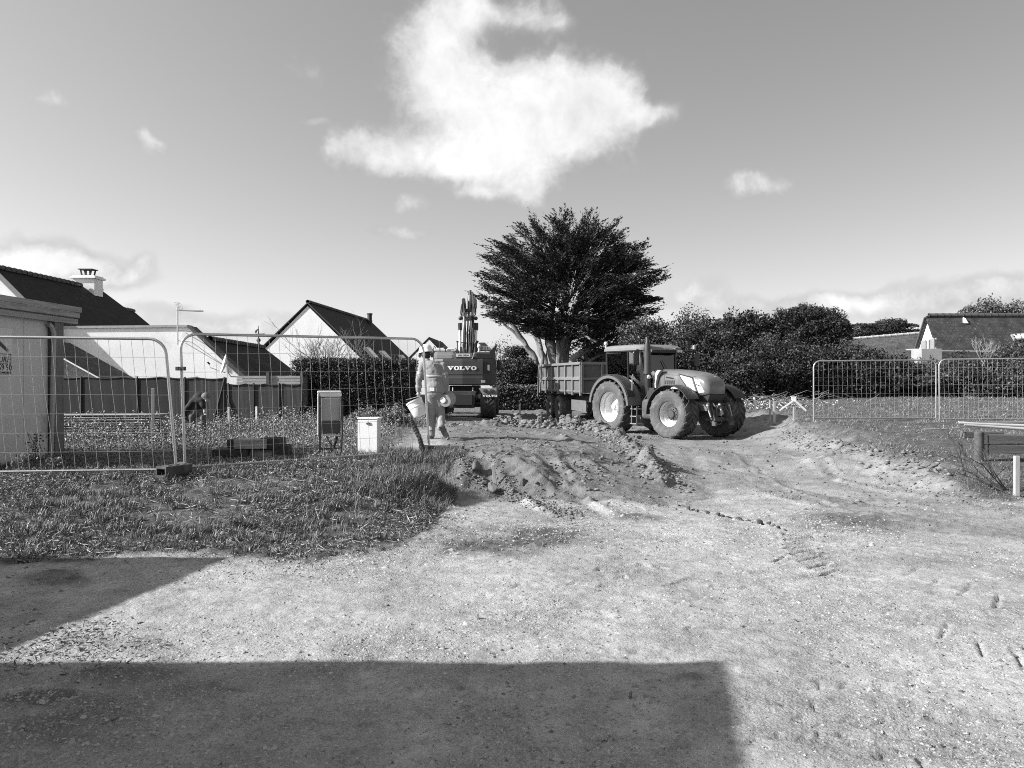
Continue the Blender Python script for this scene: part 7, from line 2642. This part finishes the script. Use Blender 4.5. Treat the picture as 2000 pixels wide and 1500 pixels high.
M_skin = mat('skin', .3, .5)
M_jack = mat('hi_vis_jacket', .22, .75, var=.1, vscale=6, dirt=.3, dirtv=.26, bump=.3, bscale=30)
M_band = mat('reflective_band', .33, .45)
M_trou = mat('work_trousers', .24, .85, var=.14, vscale=5, dirt=.4, dirtv=.24, bump=.3, bscale=25)
M_boot = mat('boot', .06, .7)
M_hair = mat('dark_hair', .02, .8)

wf = W(843, 857, 14.4)
WK = thing('person', 'worker in light hi-vis jacket and trousers walking away with a white bucket in each hand', 'person', (wf.x, wf.y, float(gz(wf.x, wf.y)) + .0))


def V3(px, py, y=0.0):
    w_ = W(px, py, 14.4)
    return Vector((w_.x - wf.x, y, w_.z - WK.location.z))


pel = V3(849, 765)
chs = V3(846, 728, .06)
nck = V3(835, 706, .1)
hed = V3(830, 690, .16)
shL, shR = V3(824, 714, .06), V3(864, 715, .06)
elL, elR = V3(818, 742, .03), V3(870, 744, .02)
wrL, wrR = V3(817, 765, .05), V3(871, 768, .06)
hpL, hpR = V3(842, 772), V3(857, 772)
knL, knR = V3(843, 812, .07), V3(860, 808, .1)
anL, anR = V3(842, 850, .0), V3(864, 832, -.24)
body = MB()
body.sphere(hed, .098, 16, 12, (.86, 1.05, 1.18)).capsule(nck - Vector((0, 0, .05)), hed - Vector((0, .02, .06)), .062, .058)
body.sphere(hed + Vector((-.085, .0, -.02)), .026, 8, 6, (.5, 1, 1.3)).sphere(hed + Vector((.085, 0, -.02)), .026, 8, 6, (.5, 1, 1.3)).sphere(hed + Vector((0, .1, -.02)), .022, 8, 6).sphere(hed + Vector((0, .085, -.065)), .03, 8, 6, (1, .5, .5))
body.capsule(chs, pel, .12, .12).capsule(shL, shR, .055, .055)
for a, b, c in ((shL, elL, wrL), (shR, elR, wrR)):
    body.capsule(a, b, .048, .038).capsule(b, c, .038, .027)
for a, b, c in ((hpL, knL, anL), (hpR, knR, anR)):
    body.capsule(a, b, .075, .055).capsule(b, c, .052, .038)
for (w_, el_, n_) in ((wrL, elL, (.5, .8, 0)), (wrR, elR, (-.5, .8, 0))):
    h_ = hand(None, w_, (w_ - el_), n_, M_skin, curl=1.5, side=1)
    body.add(h_.v, h_.f)
fused('body', body, M_skin, WK, .011, 3)
jk = MB()
jk.sphere(chs + Vector((0, 0, .04)), .2, 16, 12, (1.02, .66, .95)).sphere(pel + Vector((0, 0, .06)), .18, 16, 12, (1.0, .72, .85))
jk.loft([[c0_ + Vector((math.cos(t_) * a_, math.sin(t_) * b_, 0)) for t_ in [2 * math.pi * k / 20 for k in range(20)]] for c0_, a_, b_ in
         ((pel + Vector((0, 0, -.02)), .185, .14), (pel + Vector((0, 0, .1)), .188, .14), (pel.lerp(chs, .55), .19, .14), (chs, .205, .14), (V3(844, 712, .06), .205, .125), (V3(841, 705, .07), .13, .1), (nck + Vector((0, 0, .02)), .07, .07))])
jk.capsule(shL, elL, .078, .064).capsule(elL, wrL + (elL - wrL) * .12, .064, .048).capsule(shR, elR, .078, .064).capsule(elR, wrR + (elR - wrR) * .12, .064, .048)
fused('jacket', jk, M_jack, WK, .012, 4, .028, 9)
tr_ = MB()
tr_.sphere(pel + Vector((0, 0, -.02)), .165, 14, 10, (1.05, .8, .8))
for a, b, c in ((hpL, knL, anL), (hpR, knR, anR)):
    tr_.capsule(a, b, .1, .08).capsule(b, c, .078, .07).cyl(c + (b - c) * .1, c - (b - c) * .06, .07, .075, n=14)
fused('trousers', tr_, M_trou, WK, .012, 4, .03, 8)


def band(c, a_, b_, h_, tilt=0):
    mb = MB()
    r0 = [c + Vector((math.cos(t_) * a_, math.sin(t_) * b_, math.cos(t_) * tilt)) for t_ in [2 * math.pi * k / 28 for k in range(28)]]
    mb.loft([[p - Vector((0, 0, h_ / 2)) for p in r0], [p + Vector((0, 0, h_ / 2)) for p in r0], ], caps=False)
    o = mb.build('reflective_band', M_band, WK, smooth=True)
    o.modifiers.new('s', 'SOLIDIFY').thickness = .006


band(V3(847, 735, .05), .2, .149, .045)
band(V3(848, 752, .03), .196, .148, .045)
for (a, b) in ((shL, elL), (elL, wrL), (shR, elR)):
    d_ = (b - a).normalized()
    m_ = a.lerp(b, .55)
    MB().cyl(m_ - d_ * .022, m_ + d_ * .022, .073 if a in (shL, shR) else .063, n=16, caps=False).build('reflective_band', M_band, WK, smooth=True)
MB().prism([V3(848, 711, -.075), V3(857, 711, -.07), V3(857, 715, -.085), V3(848, 715, -.09)], (0, -.006, 0)).build('back_badge', M_hub, WK)
MB().prism([V3(841, 757, -.12), V3(850, 757, -.12), V3(850, 764, -.125), V3(841, 764, -.125)], (0, -.02, 0)).build('hanging_cloth', M_plw, WK, bevel=.006)
# helmet
hm = MB().lathe([(.001, .145), (.05, .14), (.1, .115), (.126, .06), (.13, 0), (.136, -.008), (.136, -.014), (.125, -.01)], hed + Vector((0, .0, .03)), (-.12, .12, 1), 24)
hm.build('helmet', M_plw, WK, smooth=True)
MB().sphere(hed + Vector((.01, -.035, -.03)), .1, 12, 10, (.86, .85, .85)).build('hair', M_hair, WK, smooth=True)
MB().lathe([(.001, 0), (.045, 0), (.05, .02), (.03, .04), (.001, .04)], hed + Vector((-.1, 0, -.03)), (-1, 0, 0), 12).lathe([(.001, 0), (.045, 0), (.05, .02), (.03, .04), (.001, .04)], hed + Vector((.1, 0, -.03)), (1, 0, 0), 12).build('ear_muffs', M_hub, WK, smooth=True)
bt_ = MB().capsule(anL + Vector((0, -.02, -.02)), anL + Vector((-.01, .16, -.035)), .055, .045).cyl(anL + Vector((0, -.01, -.05)), anL + Vector((0, 0, .1)), .06, .062)
fused('boot', bt_, M_boot, WK, .012, 3)
toe = V3(874, 850, -.2)
bt_ = MB().capsule(anR + Vector((.01, -.03, -.01)), toe, .056, .048).cyl(anR + Vector((.0, -.02, -.04)), anR + (knR - anR).normalized() * .12, .06, .064)
fused('boot', bt_, M_boot, WK, .012, 3)
dd_ = (toe - anR).normalized()
MB().prism([anR + Vector((-.04, -.09, 0)), anR + Vector((.07, -.09, .03)), toe + Vector((.06, -.06, -.02)), toe + Vector((.0, -.06, -.05)), toe + Vector((-.06, -.06, .0))], (0, -.02, 0)).build('boot_sole', mat('sole', .1, .8), WK, bevel=.006)


def bucket(lab, c, axis, r=.14, h_=.3, m=None, open_cam=False):
    t = thing('bucket', lab, 'bucket', c)
    ax_ = Vector(axis).normalized()
    b_ = MB().lathe([(.001, 0), (r * .8, 0), (r * .86, .01), (r * .93, h_ * .55), (r * .97, h_ * .56), (r * .97, h_ * .6), (r * .95, h_ * .61), (r * .99, h_ * .9), (r * 1.04, h_ * .91), (r * 1.05, h_), (r * 1.0, h_), (r * .98, h_ * .9), (r * .83, .012), (.001, .012)], -ax_ * h_ / 2, ax_, 32)
    b_.build('shell', m or M_plw, t, smooth=True)
    return t, ax_


wz = WK.location
cB = W(815, 797, 14.35)
b1_, ax_ = bucket('white plastic bucket hanging tilted from the left hand of the worker', cB, (-.42, .1, .85), .155, .3)
hl = wz + wrL + (wrL - elL).normalized() * .09 - cB
MB().tube([ax_ * .14 + Vector((-.15, 0, .03)), hl + Vector((-.04, 0, -.01)), hl, hl + Vector((.04, 0, -.01)), ax_ * .14 + Vector((.14, 0, -.06))], .006, 6).build('handle', M_galv, b1_)
hr = wz + wrR + (wrR - elR).normalized() * .09
cB2 = W(873, 781, 14.45)
b2_, ax2 = bucket('greyish bucket carried sideways in the right hand of the worker', cB2, (.2, 1, .15), .135, .26, mat('bucket_grey', .28, .5))
MB().lathe([(.001, 0), (.05, 0), (.055, .004), (.001, .006)], -ax2 * .137 + Vector((-.04, 0, .02)), -ax2, 16).build('base_label', M_plw, b2_)
h2 = hr - cB2
MB().tube([ax2 * .1 + Vector((-.12, 0, .0)), h2, ax2 * .1 + Vector((.1, 0, .05))], .006, 6).build('handle', M_galv, b2_)

# bending person at the far screen
pf_ = W(388, 852, 18.6)
PB = thing('person', 'grey-haired person in dark jacket bending down in the weeds before the screen fence', 'person', (pf_.x, pf_.y, float(gz(pf_.x, pf_.y))))


def V4(px, py, y=0.0):
    w_ = W(px, py, 18.6)
    return Vector((w_.x - pf_.x, y, w_.z - PB.location.z))


pv, ch_, nk, hd_ = V4(384, 803), V4(389, 783), V4(397, 775), V4(403, 775, -.05)
hd_.z -= .03
aS, aE, aW = V4(381, 783, -.1), V4(370, 797, -.12), V4(364, 809, -.1)
bS, bE, bW = V4(397, 783, -.1), V4(402, 792, -.15), V4(404, 800, -.15)
bd = MB().sphere(hd_, .1, 12, 10, (.95, .9, 1.1)).capsule(nk, hd_, .06, .06).capsule(ch_, pv, .12, .12)
bd.sphere(hd_ + Vector((.04, -.08, -.07)), .025, 8, 6)
for a, b, c in ((aS, aE, aW), (bS, bE, bW)):
    bd.capsule(a, b, .045, .038).capsule(b, c, .036, .028)
    h_ = hand(None, c, c - b, (.3, -.8, .1), M_skin, curl=.8)
    bd.add(h_.v, h_.f)
fused('body', bd, M_skin, PB, .012, 3)
jk = MB().sphere(ch_, .19, 14, 10, (.9, .8, 1.1)).capsule(ch_, pv + Vector((0, 0, .06)), .17, .16).capsule(aS, aE, .08, .07).capsule(aE, aW, .065, .055).capsule(bS, bE, .08, .065).capsule(bE, bE.lerp(bW, .4), .06, .05).capsule(aS, bS, .09, .09)
fused('jacket', jk, mat('dark_jacket', .018, .85, var=.3), PB, .014, 5, .02, 9)
tr_ = MB().sphere(pv, .16, 12, 10)
for x_, y_ in ((-.1, 0), (.1, .03)):
    k_ = Vector((x_ * 1.3, -.08 + y_, .42))
    f_ = Vector((x_ * 1.2, y_, .05))
    tr_.capsule(pv + Vector((x_, 0, -.03)), k_, .1, .08).capsule(k_, f_, .08, .065)
fused('trousers', tr_, mat('grey_trousers', .1, .85, var=.2), PB, .014, 5, .02, 9)
MB().sphere(hd_ + Vector((.0, .01, .03)), .108, 14, 10, (.98, .95, 1.0)).build('hair', mat('grey_hair', .13, .7, var=.5, vscale=20, stretch=(1, 1, .2)), PB, smooth=True)
for x_ in (-.12, .12):
    MB().capsule((x_, .0, .05), (x_ + .02, -.14, .04), .05, .045).build('shoe', M_boot, PB, smooth=True)

# ------------------------------------------------------------------ lettering as plain meshes
bpy.context.view_layer.update()
dg = bpy.context.evaluated_depsgraph_get()
for o in [o for o in SC.objects if o.type == 'FONT']:
    me = bpy.data.meshes.new_from_object(o.evaluated_get(dg))
    n_ = bpy.data.objects.new('lettering', me)
    COL.objects.link(n_)
    n_.parent = o.parent
    n_.location, n_.rotation_euler, n_.scale = o.location, o.rotation_euler, o.scale
    bpy.data.objects.remove(o)

# ------------------------------------------------------------------ names for the ground and its cover
ground['label'] = 'pale gravel yard running into a rutted earth track between two weedy plots'
COVER = {'gravel': 'pale crushed gravel strewn over the yard', 'loose_gravel': 'dark crumbs of earth lying on the yard', 'rubble': 'crumbly earth clods heaped along the track and bank', 'grass': 'short dry grass of the verge and plots',
         'weeds': 'low leafy weeds covering the plot behind the left fence', 'tall_weeds': 'taller weeds in front of the dark screens', 'straw': 'dry straw lying in the verge', 'dry_leaves': 'dry leaf litter spilling over the gravel'}
for o in SC.objects:
    if o.parent is None and o.get('kind') == 'stuff':
        k_ = o.name.split('.')[0]
        if k_ in COVER:
            o['label'] = COVER[k_]
            o['category'] = k_.replace('_', ' ')
